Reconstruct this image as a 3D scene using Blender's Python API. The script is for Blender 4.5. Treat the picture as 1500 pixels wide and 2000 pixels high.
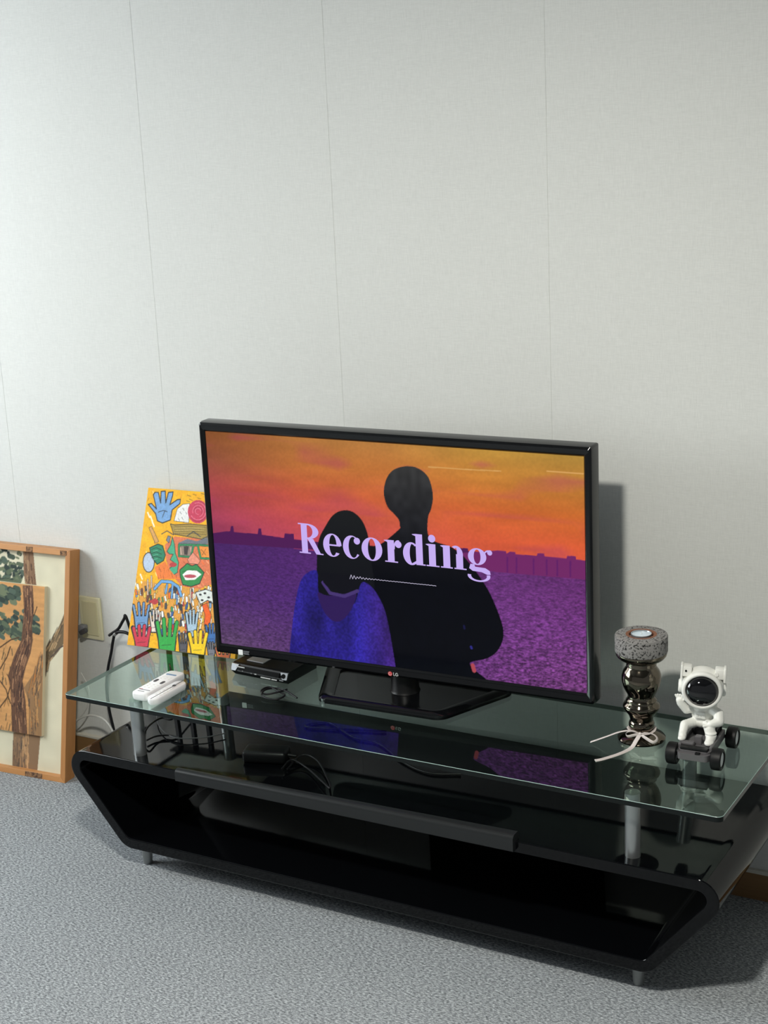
import bpy, bmesh, math, random
import numpy as np
from mathutils import Vector, Matrix
from mathutils.geometry import tessellate_polygon
for _o in list(bpy.data.objects): bpy.data.objects.remove(_o)
SC=bpy.context.scene; COL=SC.collection
R=math.radians; PI=math.pi
# ------------------------------------------------------------------ camera
cam=bpy.data.cameras.new('camera'); camo=bpy.data.objects.new('camera',cam); COL.objects.link(camo)
YAW,PIT,ROL=0.5255,0.2649,-0.0473
fwd=Vector((-math.sin(YAW)*math.cos(PIT),math.cos(YAW)*math.cos(PIT),-math.sin(PIT)))
rt=Vector((math.cos(YAW),math.sin(YAW),0)); up=rt.cross(fwd)
r2=rt*math.cos(ROL)+up*math.sin(ROL); u2=up*math.cos(ROL)-rt*math.sin(ROL)
M=Matrix((r2,u2,-fwd)).transposed().to_4x4(); M.translation=(1.4672,-3.2788,1.8727); camo.matrix_world=M
cam.sensor_fit='VERTICAL'; cam.sensor_height=24.0; cam.sensor_width=18.0; cam.lens=24.0*3104.9/2000.0; cam.clip_start=.05
SC.camera=camo
# ------------------------------------------------------------------ world, exposure
W=bpy.data.worlds.new('room_air'); SC.world=W; W.use_nodes=True
W.node_tree.nodes['Background'].inputs[0].default_value=(.92,.97,1.0,1); W.node_tree.nodes['Background'].inputs[1].default_value=0.21
vs=SC.view_settings; vs.view_transform='Standard'; vs.look='None'; vs.exposure=0.0; vs.gamma=1.0; vs.use_curve_mapping=False
# light of the room: ceiling lamp domes (x, y, radius, strength) and one daylit window in the left wall; built below
LAMPS=[(.33,-1.95,.10,615,'round white lamp panel on the ceiling in front of the television')]
WINDOW=(-2.3,-.5,.9,2.15); WIN_E=11.8
CEIL=2.45
# ------------------------------------------------------------------ helpers
def s2l(c):
    out=[]
    for v in c[:3]:
        v=v/255.0; out.append(v/12.92 if v<=.04045 else ((v+.055)/1.055)**2.4)
    return tuple(out)
def link(o): COL.objects.link(o); return o
def tag(o,label=None,cat=None,group=None,kind=None):
    if label: o['label']=label
    if cat: o['category']=cat
    if group: o['group']=group
    if kind: o['kind']=kind
    return o
def thing(name,label,cat,loc=(0,0,0),rz=0,mat=None,group=None):
    o=link(bpy.data.objects.new(name,None)); o.empty_display_size=.02
    if mat is not None: o.matrix_world=mat
    else: o.location=loc; o.rotation_euler=(0,0,rz)
    return tag(o,label,cat,group)
def mat(name,col,rough=.5,metal=0,spec=.5,emit=None,es=1,coat=0,bump=None):
    m=bpy.data.materials.new(name); m.use_nodes=True; nt=m.node_tree; b=nt.nodes['Principled BSDF']
    b.inputs['Base Color'].default_value=(*s2l(col),1); b.inputs['Roughness'].default_value=rough; b.inputs['Metallic'].default_value=metal
    b.inputs['Specular IOR Level'].default_value=spec; b.inputs['Coat Weight'].default_value=coat; b.inputs['Coat Roughness'].default_value=.03
    if emit: b.inputs['Emission Color'].default_value=(*s2l(emit),1); b.inputs['Emission Strength'].default_value=es
    # faint grain keeps even plain surfaces procedural
    n=nt.nodes.new('ShaderNodeTexNoise'); n.inputs['Scale'].default_value=(bump or (300,.0))[0]; n.inputs['Detail'].default_value=3
    tc=nt.nodes.new('ShaderNodeTexCoord'); nt.links.new(tc.outputs['Object'],n.inputs['Vector'])
    bp=nt.nodes.new('ShaderNodeBump'); bp.inputs['Strength'].default_value=(bump or (300,.02))[1]; bp.inputs['Distance'].default_value=.001
    nt.links.new(n.outputs['Fac'],bp.inputs['Height']); nt.links.new(bp.outputs['Normal'],b.inputs['Normal'])
    return m
class MB:
    def __init__(s): s.bm=bmesh.new()
    def box(s,c,d,rot=None,bev=0,seg=2,taper=None):
        m=Matrix.Translation(c)@(rot.to_4x4() if rot else Matrix())@Matrix.Diagonal((d[0],d[1],d[2],1))
        r=bmesh.ops.create_cube(s.bm,size=1,matrix=m)
        if bev:
            es=list({e for v in r['verts'] for e in v.link_edges})
            bmesh.ops.bevel(s.bm,geom=es,offset=bev,segments=seg,affect='EDGES',profile=.5)
        return s
    def cyl(s,a,b,r1,r2=None,seg=24,caps=True):
        a,b=Vector(a),Vector(b); d=b-a; r2=r1 if r2 is None else r2
        q=d.to_track_quat('Z','Y').to_matrix().to_4x4(); m=Matrix.Translation((a+b)/2)@q
        bmesh.ops.create_cone(s.bm,cap_ends=caps,segments=seg,radius1=r1,radius2=r2,depth=d.length,matrix=m); return s
    def ell(s,c,r,rot=None,u=24,v=14):
        r=r if hasattr(r,'__len__') else (r,r,r)
        m=Matrix.Translation(c)@(rot.to_4x4() if rot else Matrix())@Matrix.Diagonal((*r,1))
        bmesh.ops.create_uvsphere(s.bm,u_segments=u,v_segments=v,radius=1,matrix=m); return s
    def lathe(s,prof,c=(0,0,0),seg=40,m=None):
        rings=[]
        for r,z in prof:
            if r<1e-6: rings.append([s.bm.verts.new((0,0,z))])
            else: rings.append([s.bm.verts.new((r*math.cos(2*PI*i/seg),r*math.sin(2*PI*i/seg),z)) for i in range(seg)])
        vs=[v for g in rings for v in g]
        for a,b in zip(rings,rings[1:]):
            for i in range(seg):
                j=(i+1)%seg
                if len(a)==1 and len(b)==1: continue
                if len(a)==1: s.bm.faces.new((a[0],b[j],b[i]))
                elif len(b)==1: s.bm.faces.new((a[i],a[j],b[0]))
                else: s.bm.faces.new((a[i],a[j],b[j],b[i]))
        M=(m if m is not None else Matrix()); 
        for v in vs: v.co=M@v.co+Vector(c) if m is None else M@v.co
        return s
    def tube(s,pts,r,seg=8,flat=None):
        pts=[Vector(p) for p in pts]; rings=[]; nprev=None
        for i,p in enumerate(pts):
            t=(pts[min(i+1,len(pts)-1)]-pts[max(i-1,0)]).normalized()
            n=Vector((0,0,1)) if nprev is None else nprev
            n=(n-t*n.dot(t)); 
            if n.length<1e-4: n=Vector((1,0,0))-t*t.x
            n.normalize(); nprev=n; b=t.cross(n)
            rr=r[i] if hasattr(r,'__len__') else r; f=flat if flat else 1
            rings.append([s.bm.verts.new(p+(b*math.cos(2*PI*k/seg)*rr+n*math.sin(2*PI*k/seg)*rr*f)) for k in range(seg)])
        for a,b in zip(rings,rings[1:]):
            for k in range(seg): s.bm.faces.new((a[k],a[(k+1)%seg],b[(k+1)%seg],b[k]))
        s.bm.faces.new(rings[0][::-1]); s.bm.faces.new(rings[-1]); return s
    def prism(s,poly,z0,z1,m=None,holes=()):
        M=m or Matrix(); loops=[poly]+list(holes); tri=tessellate_polygon([[Vector((x,y,0)) for x,y in l] for l in loops])
        flat=[q for l in loops for q in l]
        A=[s.bm.verts.new(M@Vector((x,y,z0))) for x,y in flat]; B=[s.bm.verts.new(M@Vector((x,y,z1))) for x,y in flat]
        for t in tri:
            try: s.bm.faces.new([A[i] for i in t]); s.bm.faces.new([B[i] for i in t][::-1])
            except ValueError: pass
        o=0
        for l in loops:
            n=len(l)
            for i in range(n):
                j=(i+1)%n
                try: s.bm.faces.new((A[o+i],A[o+j],B[o+j],B[o+i]))
                except ValueError: pass
            o+=n
        return s
    def quad(s,pts): s.bm.faces.new([s.bm.verts.new(p) for p in pts]); return s
    def build(s,name,m,parent=None,smooth=None,bevel=0,fix=True):
        if fix: bmesh.ops.recalc_face_normals(s.bm,faces=s.bm.faces[:])
        me=bpy.data.meshes.new(name); s.bm.to_mesh(me); s.bm.free()
        for mm in (m if isinstance(m,(list,tuple)) else [m]): me.materials.append(mm)
        o=link(bpy.data.objects.new(name,me))
        if parent: o.parent=parent
        if smooth:
            ang=R(smooth)
            me.polygons.foreach_set('use_smooth',[True]*len(me.polygons))
            try: me.set_sharp_from_angle(angle=ang)
            except Exception: pass
        if bevel:
            b=o.modifiers.new('edge','BEVEL'); b.width=bevel; b.segments=2; b.limit_method='ANGLE'; b.angle_limit=R(40)
        return o
def spline(pts,n=8):
    P=[Vector(p) for p in pts]; P=[P[0]*2-P[1]]+P+[P[-1]*2-P[-2]]; out=[]
    for i in range(1,len(P)-2):
        for k in range(n):
            t=k/n; a,b,c,d=P[i-1:i+3]
            out.append(.5*((2*b)+(c-a)*t+(2*a-5*b+4*c-d)*t*t+(3*b-a-3*c+d)*t**3))
    out.append(P[-2]); return out
def fillet(poly,rads,seg=8):
    out=[]; n=len(poly)
    for i,(p,r) in enumerate(zip(poly,rads)):
        p=Vector(p); a=(Vector(poly[i-1])-p).normalized(); b=(Vector(poly[(i+1)%n])-p).normalized()
        ang=a.angle(b); t=r/math.tan(ang/2); c=p+(a+b).normalized()*(r/math.sin(ang/2))
        v0=p+a*t-c; v1=p+b*t-c; a0=math.atan2(v0.y,v0.x); a1=math.atan2(v1.y,v1.x); d=(a1-a0+PI)%(2*PI)-PI
        for k in range(seg+1): th=a0+d*k/seg; out.append((c.x+r*math.cos(th),c.y+r*math.sin(th)))
    return out
def rrect(x0,y0,x1,y1,r,seg=5): return fillet([(x0,y0),(x1,y0),(x1,y1),(x0,y1)],[r]*4,seg)
def plane_matrix(pl):
    e1,e2=Vector(pl[1]),Vector(pl[2]); m=Matrix((e1,e2,e1.cross(e2))).transposed().to_4x4(); m.translation=pl[0]; return m
def remeshed(o,vox,smooth=8):
    r=o.modifiers.new('r','REMESH'); r.mode='VOXEL'; r.voxel_size=vox
    k=o.modifiers.new('s','SMOOTH'); k.iterations=smooth; k.factor=.5
    dg=bpy.context.evaluated_depsgraph_get(); me=bpy.data.meshes.new_from_object(o.evaluated_get(dg))
    o.modifiers.clear(); o.data=me; me.polygons.foreach_set('use_smooth',[True]*len(me.polygons)); return o
# flat print: colours of a printed or painted surface, evaluated per vertex of a fine grid
def inside(x,y,P):
    r=np.zeros(x.shape,bool); j=len(P)-1
    for i in range(len(P)):
        xi,yi=P[i]; xj,yj=P[j]
        if yi!=yj: r^=((yi>y)!=(yj>y))&(x<(xj-xi)*(y-yi)/(yj-yi)+xi)
        j=i
    return r
def segdist(x,y,P):
    d=np.full(x.shape,1e9)
    for (ax,ay),(bx,by) in zip(P,P[1:]):
        vx,vy=bx-ax,by-ay; L=vx*vx+vy*vy+1e-9; t=np.clip(((x-ax)*vx+(y-ay)*vy)/L,0,1)
        d=np.minimum(d,np.hypot(x-ax-t*vx,y-ay-t*vy))
    return d
def draw(ops,X,Y,C,special=None):
    for op in ops:
        P=op[-1]; pad=(op[2] if op[0]=='s' else 0)
        xs=[q[0] for q in P]; ys=[q[1] for q in P]
        k=np.nonzero((X>min(xs)-pad)&(X<max(xs)+pad)&(Y>min(ys)-pad)&(Y<max(ys)+pad))[0]
        if not len(k): continue
        x,y=X[k],Y[k]
        h=segdist(x,y,P)<op[2]*.5 if op[0]=='s' else inside(x,y,P)
        kk=k[h]
        if special and op[0] in special: C[kk]=special[op[0]](op,X[kk],Y[kk],C[kk])
        else: C[kk]=op[1]
def printed(name,x0,x1,y0,y1,nx,ny,bg,ops,m,parent,z=0,special=None,ss=2,post=None,flipy=None):
    gx=np.linspace(x0,x1,nx); gy=np.linspace(y0,y1,ny); GX,GY=np.meshgrid(gx,gy); n=nx*ny
    acc=np.zeros((n,3)); dx=(x1-x0)/(nx-1); dy=(y1-y0)/(ny-1)
    offs=[(-.25,-.25),(.25,.25),(-.25,.25),(.25,-.25)][:ss*2] if ss>1 else [(0,0)]
    for ox,oy in offs:
        X=(GX+ox*dx).ravel()*1e4; Y=(GY+oy*dy).ravel()*1e4; C=bg(X,Y); draw(ops,X,Y,C,special)
        if post: C=post(X,Y,C)
        c=np.clip(C/255.0,0,1); acc+=np.where(c<=.04045,c/12.92,((c+.055)/1.055)**2.4)
    acc/=len(offs)
    me=bpy.data.meshes.new(name)
    co=np.zeros((n,3)); co[:,0]=GX.ravel(); co[:,1]=GY.ravel(); co[:,2]=z
    if flipy is not None: co=co[:,[0,2,1]]; co[:,1]=flipy
    idx=np.arange(n).reshape(ny,nx); F=np.stack([idx[:-1,:-1],idx[:-1,1:],idx[1:,1:],idx[1:,:-1]],-1).reshape(-1,4)
    me.vertices.add(n); me.vertices.foreach_set('co',co.ravel()); me.loops.add(F.size); me.loops.foreach_set('vertex_index',F.ravel())
    me.polygons.add(len(F)); me.polygons.foreach_set('loop_start',np.arange(0,F.size,4)); me.polygons.foreach_set('loop_total',np.full(len(F),4)); me.update(calc_edges=True)
    at=me.color_attributes.new('Col','FLOAT_COLOR','POINT'); a4=np.ones((n,4),np.float32); a4[:,:3]=acc; at.data.foreach_set('color',a4.ravel())
    me.materials.append(m); o=link(bpy.data.objects.new(name,me)); o.parent=parent; return o
def vnoise(X,Y,sx,sy,seed):
    rs=np.random.RandomState(seed); g=rs.rand(257,257); u=(X/sx)%256; v=(Y/sy)%256; i=u.astype(int); j=v.astype(int); fu=u-i; fv=v-j
    return (g[j,i]*(1-fu)+g[j,i+1]*fu)*(1-fv)+(g[j+1,i]*(1-fu)+g[j+1,i+1]*fu)*fv
# ------------------------------------------------------------------ print and cable data (0.1 mm on each surface / metres)
PAINT=[
('s',(190,120,30),24,[(64,3930),(45,3872)]),
('s',(255,215,60),16,[(773,1934),(788,1851)]),
('s',(255,235,170),16,[(1604,2236),(1647,2189)]),
('s',(255,235,170),16,[(1068,3606),(1054,3528)]),
('s',(255,235,170),16,[(1854,1927),(1893,1849)]),
('s',(225,150,20),24,[(478,3591),(483,3448)]),
('s',(255,235,170),16,[(1735,1962),(1783,1863)]),
('s',(255,205,40),16,[(1845,2205),(1854,2100)]),
('s',(255,235,170),24,[(544,3817),(577,3766)]),
('s',(255,235,170),24,[(-172,2585),(-146,2523)]),
('s',(225,150,20),24,[(1070,4093),(1065,4009)]),
('s',(255,205,40),16,[(1336,3475),(1377,3419)]),
('s',(255,205,40),16,[(-297,3584),(-305,3440)]),
('s',(255,235,170),16,[(162,4133),(217,3992)]),
('s',(255,215,60),24,[(1553,1902),(1558,1760)]),
('s',(255,205,40),16,[(1435,3259),(1429,3191)]),
('s',(190,120,30),16,[(565,3881),(559,3830)]),
('s',(255,235,170),24,[(-361,3730),(-340,3638)]),
('s',(255,215,60),16,[(321,1897),(305,1773)]),
('s',(255,205,40),16,[(1239,1846),(1259,1742)]),
('s',(255,205,40),24,[(238,4113),(274,4026)]),
('s',(225,150,20),24,[(1944,3131),(1945,3079)]),
('s',(190,120,30),16,[(555,3597),(564,3545)]),
('s',(225,150,20),16,[(163,3584),(168,3509)]),
('s',(255,235,170),16,[(585,1985),(638,1901)]),
('s',(255,215,60),24,[(1814,2684),(1819,2594)]),
('s',(225,150,20),24,[(1849,2889),(1847,2794)]),
('s',(190,120,30),16,[(1685,3516),(1715,3402)]),
('s',(190,120,30),16,[(466,1894),(507,1821)]),
('s',(190,120,30),16,[(1012,3775),(1045,3702)]),
('s',(190,120,30),24,[(1794,2146),(1835,2011)]),
('s',(225,150,20),16,[(-17,4178),(4,4104)]),
('s',(190,120,30),16,[(701,2299),(727,2166)]),
('s',(255,235,170),24,[(211,2504),(259,2415)]),
('s',(255,215,60),24,[(-68,2419),(-51,2346)]),
('s',(255,215,60),16,[(1291,4172),(1287,4088)]),
('s',(190,120,30),24,[(29,1761),(28,1615)]),
('s',(190,120,30),16,[(680,2325),(668,2185)]),
('s',(190,120,30),24,[(1471,3373),(1518,3251)]),
('s',(225,150,20),24,[(-21,1954),(29,1862)]),
('s',(255,235,170),16,[(-30,2769),(-47,2703)]),
('s',(255,205,40),16,[(761,3386),(785,3338)]),
('s',(190,120,30),24,[(418,2840),(436,2740)]),
('s',(225,150,20),16,[(550,3484),(606,3377)]),
('s',(255,235,170),24,[(1286,2750),(1325,2648)]),
('s',(190,120,30),24,[(1839,3051),(1842,2978)]),
('s',(120,85,30),16,[(1253,4101),(1357,4078)]),
('s',(120,85,30),16,[(1419,4137),(1523,4115)]),
('s',(120,85,30),16,[(1575,4050),(1678,4028)]),
('s',(120,85,30),16,[(1327,3995),(1430,3973)]),
('s',(120,85,30),16,[(1669,4179),(1772,4157)]),
('s',(120,85,30),16,[(1247,3953),(1351,3931)]),
('s',(255,245,215),40,[(92,3547),(170,3429)]),
('s',(255,245,215),40,[(195,3455),(272,3337)]),
('s',(255,245,215),40,[(276,3313),(354,3195)]),
('s',(255,245,215),40,[(-19,1680),(59,1564)]),
('s',(255,245,215),40,[(132,1472),(209,1357)]),
('s',(255,245,215),40,[(184,1699),(261,1583)]),
('s',(255,245,215),40,[(127,1324),(204,1209)]),
('s',(255,245,215),40,[(123,1891),(201,1774)]),
('p',(122,166,215),[(72,3769),(169,3801),(352,3665),(190,4039),(237,4109),(339,4111),(456,3834),(422,4142),(550,4163),(615,3846),(656,4133),(798,4155),(799,4057),(751,3806),(959,3957),(1057,3976),(1060,3865),(844,3677),(829,3405),(598,3308),(431,3349),(342,3541)]),
('s',(34,38,42),30,[(72,3769),(169,3801),(352,3665),(190,4039),(237,4109),(339,4111),(456,3834),(422,4142),(550,4163),(615,3846),(656,4133),(798,4155),(799,4057),(751,3806),(959,3957),(1057,3976),(1060,3865),(844,3677),(829,3405),(598,3308),(431,3349),(342,3541),(72,3769)]),
('s',(34,38,42),20,[(423,3584),(574,3645),(694,3617)]),
('s',(34,38,42),20,[(619,3636),(574,3459)]),
('p',(236,236,234),[(947,3389),(997,3713),(1149,3847),(1358,3887),(1409,3376)]),
('s',(34,38,42),14,[(947,3389),(997,3713),(1149,3847),(1358,3887),(1409,3376),(947,3389)]),
('s',(70,70,70),14,[(1094,3646),(1144,3586)]),
('s',(70,70,70),14,[(1164,3750),(1214,3690)]),
('s',(70,70,70),14,[(1174,3505),(1223,3445)]),
('s',(70,70,70),14,[(1264,3659),(1314,3599)]),
('s',(70,70,70),14,[(1064,3472),(1113,3412)]),
('p',(203,62,92),[(1959,3711),(1957,3604),(1917,3507),(1844,3432),(1747,3387),(1638,3379),(1529,3407),(1435,3470),(1365,3559),(1329,3664),(1332,3772),(1373,3869),(1446,3944),(1544,3989),(1653,3997),(1762,3967),(1856,3904),(1924,3815)]),
('s',(228,128,150),16,[(1662,3620),(1626,3622),(1594,3638),(1570,3664),(1559,3696),(1562,3729),(1580,3756),(1608,3774),(1643,3779),(1677,3771),(1706,3750),(1724,3720)]),
('s',(228,128,150),16,[(1491,3651),(1479,3715),(1495,3776),(1537,3824),(1597,3851),(1666,3851),(1730,3826),(1779,3778),(1805,3717),(1804,3654),(1774,3598),(1722,3559)]),
('s',(228,128,150),16,[(1514,3902),(1610,3929),(1711,3915),(1800,3865),(1863,3786),(1887,3693),(1870,3600),(1814,3525),(1728,3480),(1628,3472),(1530,3504),(1452,3569)]),
('s',(150,35,60),13,[(1518,3711),(1526,3748),(1547,3780),(1578,3803),(1615,3815),(1656,3815),(1695,3803),(1729,3780),(1754,3748),(1767,3711),(1767,3673),(1754,3637)]),
('s',(150,35,60),13,[(1684,3961),(1772,3929),(1847,3873),(1899,3798),(1925,3713),(1921,3627),(1887,3549),(1828,3486),(1749,3446),(1659,3433),(1567,3448),(1483,3490)]),
('p',(222,122,82),[(761,2735),(1026,2978),(2078,2990),(2406,1858),(1998,1675),(1456,1696),(1068,1977),(869,2326)]),
('s',(245,170,130),24,[(1902,1803),(1983,1738)]),
('s',(205,95,60),24,[(1298,2805),(1380,2738)]),
('s',(245,170,130),24,[(1912,2227),(1993,2161)]),
('s',(245,170,130),24,[(2083,2533),(2163,2467)]),
('s',(240,150,105),24,[(1958,1927),(2039,1862)]),
('s',(205,95,60),24,[(1709,1843),(1790,1777)]),
('s',(205,95,60),24,[(1538,2486),(1620,2420)]),
('s',(240,150,105),24,[(1448,2887),(1530,2820)]),
('s',(240,150,105),24,[(1792,2062),(1873,1996)]),
('s',(240,150,105),24,[(2064,2025),(2144,1960)]),
('s',(235,110,50),24,[(1413,2227),(1494,2161)]),
('s',(240,150,105),24,[(1964,1801),(2045,1736)]),
('s',(240,150,105),24,[(2054,1837),(2134,1772)]),
('s',(205,95,60),24,[(1407,2349),(1489,2283)]),
('s',(245,170,130),24,[(1895,1982),(1975,1917)]),
('s',(205,95,60),24,[(2092,2167),(2172,2101)]),
('s',(245,170,130),24,[(2136,2152),(2216,2087)]),
('s',(235,110,50),24,[(1642,2058),(1723,1993)]),
('s',(235,110,50),24,[(2085,2500),(2165,2435)]),
('s',(235,110,50),24,[(2136,2606),(2216,2540)]),
('s',(205,95,60),24,[(1552,2907),(1634,2841)]),
('s',(245,170,130),24,[(2094,2433),(2174,2368)]),
('s',(240,150,105),24,[(1613,2473),(1694,2407)]),
('s',(245,170,130),24,[(1317,2824),(1399,2757)]),
('s',(240,150,105),24,[(1789,2577),(1870,2511)]),
('s',(235,110,50),24,[(1964,2393),(2044,2327)]),
('p',(168,142,72),[(845,3302),(992,3289),(1427,3348),(1973,3346),(2054,2964),(1423,3010),(987,3043)]),
('s',(34,38,42),20,[(845,3302),(992,3289),(1427,3348),(1973,3346),(2054,2964),(1423,3010),(987,3043),(845,3302)]),
('s',(92,78,45),12,[(986,3232),(1494,3287),(1962,3289)]),
('s',(92,78,45),12,[(996,3172),(1503,3226),(1971,3229)]),
('s',(92,78,45),12,[(1005,3111),(1513,3166),(1980,3169)]),
('s',(92,78,45),12,[(1015,3050),(1522,3106),(1990,3109)]),
('s',(205,180,110),12,[(1019,3203),(1894,3272)]),
('s',(205,180,110),12,[(1029,3142),(1903,3212)]),
('p',(112,118,128),[(1165,2822),(1432,2949),(1723,2912),(2043,3036),(2124,2872),(1206,2747)]),
('s',(62,70,74),26,[(615,3013),(774,3110),(991,3019)]),
('s',(62,70,74),26,[(1407,3021),(1585,3157),(1816,3042)]),
('s',(62,70,74),26,[(1907,3000),(2065,3074)]),
('p',(120,130,150),[(785,2860),(823,2986),(912,2968),(882,2794)]),
('s',(34,38,42),14,[(785,2860),(823,2986),(912,2968),(882,2794),(785,2860)]),
('p',(72,172,132),[(854,2570),(946,2750),(955,2972),(1056,2784),(1123,2544),(1260,2312),(1264,2044),(1143,1959),(980,2079),(1026,2156),(1213,2246),(993,2362),(1056,2514),(942,2504)]),
('s',(34,38,42),18,[(854,2570),(946,2750),(955,2972),(1056,2784),(1123,2544),(1260,2312),(1264,2044),(1143,1959),(980,2079),(1026,2156),(1213,2246),(993,2362),(1056,2514),(942,2504),(854,2570)]),
('p',(192,62,66),[(1213,2246),(1209,2224),(1192,2204),(1164,2187),(1129,2176),(1089,2173),(1051,2177),(1019,2188),(996,2205),(986,2226),(989,2248),(1006,2269),(1034,2286),(1070,2296),(1109,2300),(1147,2296),(1180,2284),(1202,2267)]),
('p',(150,130,118),[(1220,2748),(1643,2784),(1602,2500),(1269,2488)]),
('p',(240,150,62),[(1784,2791),(2122,2799),(2166,2512),(1928,2497)]),
('p',(60,52,50),[(1349,2747),(1504,2760),(1498,2528),(1397,2531)]),
('s',(245,205,180),16,[(1256,2702),(1305,2535)]),
('s',(245,205,180),16,[(1566,2729),(1615,2562)]),
('s',(120,60,30),14,[(1896,2708),(2057,2576)]),
('s',(120,60,30),14,[(2033,2731),(1946,2566)]),
('s',(34,38,42),62,[(1196,2771),(1653,2809),(1613,2484),(1243,2476),(1196,2771)]),
('s',(34,38,42),62,[(1771,2819),(2146,2826)]),
('s',(34,38,42),62,[(1771,2819),(1917,2479),(2197,2491)]),
('s',(34,38,42),62,[(1655,2797),(1773,2807)]),
('s',(46,142,88),42,[(1196,2771),(1653,2809),(1613,2484),(1243,2476),(1196,2771)]),
('s',(46,142,88),42,[(1771,2819),(2146,2826)]),
('s',(46,142,88),42,[(1771,2819),(1917,2479),(2197,2491)]),
('s',(46,142,88),42,[(1655,2797),(1773,2807)]),
('p',(235,150,125),[(1516,2407),(1655,2614),(1912,2418),(1871,2317),(1587,2316)]),
('s',(34,38,42),12,[(1516,2407),(1655,2614),(1912,2418),(1871,2317),(1587,2316),(1516,2407)]),
('p',(216,162,96),[(192,3145),(272,3194),(561,2804),(459,2754)]),
('s',(34,38,42),14,[(192,3145),(272,3194),(561,2804),(459,2754),(192,3145)]),
('p',(240,128,58),[(539,2125),(844,2300),(1021,2095),(1185,1963),(1426,1888),(689,1820)]),
('s',(170,70,30),12,[(1227,1978),(1260,1912)]),
('s',(170,70,30),12,[(718,2077),(752,2011)]),
('s',(170,70,30),12,[(847,1897),(880,1832)]),
('s',(170,70,30),12,[(751,1931),(785,1865)]),
('s',(170,70,30),12,[(1079,2026),(1113,1961)]),
('s',(170,70,30),12,[(1249,2118),(1282,2053)]),
('s',(170,70,30),12,[(961,2120),(994,2055)]),
('s',(170,70,30),12,[(675,2129),(709,2063)]),
('s',(170,70,30),12,[(823,2118),(857,2052)]),
('s',(170,70,30),12,[(692,1871),(726,1805)]),
('s',(170,70,30),12,[(838,1912),(871,1846)]),
('s',(170,70,30),12,[(1101,1979),(1134,1913)]),
('p',(186,202,224),[(511,2246),(513,2144),(488,2056),(439,1994),(375,1968),(303,1981),(236,2033),(183,2115),(154,2214),(151,2316),(176,2404),(225,2467),(290,2493),(361,2479),(428,2427),(481,2346)]),
('s',(34,38,42),26,[(511,2246),(513,2144),(488,2056),(439,1994),(375,1968),(303,1981),(236,2033),(183,2115),(154,2214),(151,2316),(176,2404),(225,2467),(290,2493),(361,2479),(428,2427),(481,2346),(511,2246)]),
('p',(42,132,98),[(300,2617),(542,2741),(699,2705),(823,2470),(789,2319),(605,2200),(470,2316),(351,2478)]),
('s',(34,38,42),26,[(300,2617),(542,2741),(699,2705),(823,2470),(789,2319),(605,2200),(470,2316),(351,2478),(300,2617)]),
('s',(20,50,45),16,[(364,2578),(500,2639),(682,2593)]),
('s',(20,50,45),16,[(382,2469),(518,2529),(699,2483)]),
('s',(20,50,45),16,[(399,2359),(535,2420),(717,2374)]),
('s',(120,200,170),10,[(430,2534),(569,2576)]),
('s',(120,200,170),10,[(447,2425),(586,2466)]),
('s',(120,200,170),10,[(465,2315),(603,2357)]),
('p',(46,142,76),[(1327,2118),(1531,2311),(1682,2256),(1815,2312),(2077,2117),(1983,1813),(1737,1718),(1477,1742),(1364,1955)]),
('s',(34,38,42),24,[(1327,2118),(1531,2311),(1682,2256),(1815,2312),(2077,2117),(1983,1813),(1737,1718),(1477,1742),(1364,1955),(1327,2118)]),
('p',(248,246,242),[(1431,2005),(1559,2131),(1841,2144),(2001,2062),(1822,1905),(1543,1869)]),
('p',(188,78,92),[(1852,2000),(1844,1982),(1814,1965),(1766,1950),(1707,1939),(1643,1933),(1582,1933),(1531,1939),(1496,1951),(1482,1966),(1491,1983),(1521,2001),(1569,2016),(1628,2027),(1692,2033),(1754,2033),(1804,2027),(1839,2015)]),
('s',(30,90,50),14,[(1398,2068),(1694,2180),(2016,2112)]),
('p',(226,160,66),[(27,1216),(237,1729),(1460,1672),(2417,1690),(2637,801),(2364,580),(110,340)]),
('s',(34,38,42),82,[(1735,526),(1754,427)]),
('s',(196,62,62),60,[(1735,526),(1754,427)]),
('s',(34,38,42),54,[(185,457),(202,356)]),
('s',(120,72,52),32,[(185,457),(202,356)]),
('s',(34,38,42),54,[(569,1267),(556,1162)]),
('s',(60,100,160),32,[(569,1267),(556,1162)]),
('s',(34,38,42),82,[(570,485),(578,384)]),
('s',(60,100,160),60,[(570,485),(578,384)]),
('s',(34,38,42),68,[(799,1154),(807,1052)]),
('s',(70,74,80),46,[(799,1154),(807,1052)]),
('s',(34,38,42),54,[(2350,1466),(2353,1365)]),
('s',(248,244,232),32,[(2350,1466),(2353,1365)]),
('s',(34,38,42),82,[(223,1475),(221,1371)]),
('s',(248,244,232),60,[(223,1475),(221,1371)]),
('s',(34,38,42),68,[(206,419),(249,320)]),
('s',(70,74,80),46,[(206,419),(249,320)]),
('s',(34,38,42),54,[(2470,923),(2475,823)]),
('s',(245,225,190),32,[(2470,923),(2475,823)]),
('s',(34,38,42),68,[(2074,1037),(2088,938)]),
('s',(240,120,40),46,[(2074,1037),(2088,938)]),
('s',(34,38,42),54,[(855,835),(877,735)]),
('s',(255,255,250),32,[(855,835),(877,735)]),
('s',(34,38,42),68,[(1970,1516),(2004,1418)]),
('s',(60,60,66),46,[(1970,1516),(2004,1418)]),
('s',(34,38,42),68,[(1542,1308),(1584,1210)]),
('s',(196,62,62),46,[(1542,1308),(1584,1210)]),
('s',(34,38,42),82,[(2202,958),(2224,859)]),
('s',(246,206,70),60,[(2202,958),(2224,859)]),
('s',(34,38,42),54,[(1319,479),(1313,376)]),
('s',(196,62,62),32,[(1319,479),(1313,376)]),
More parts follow.
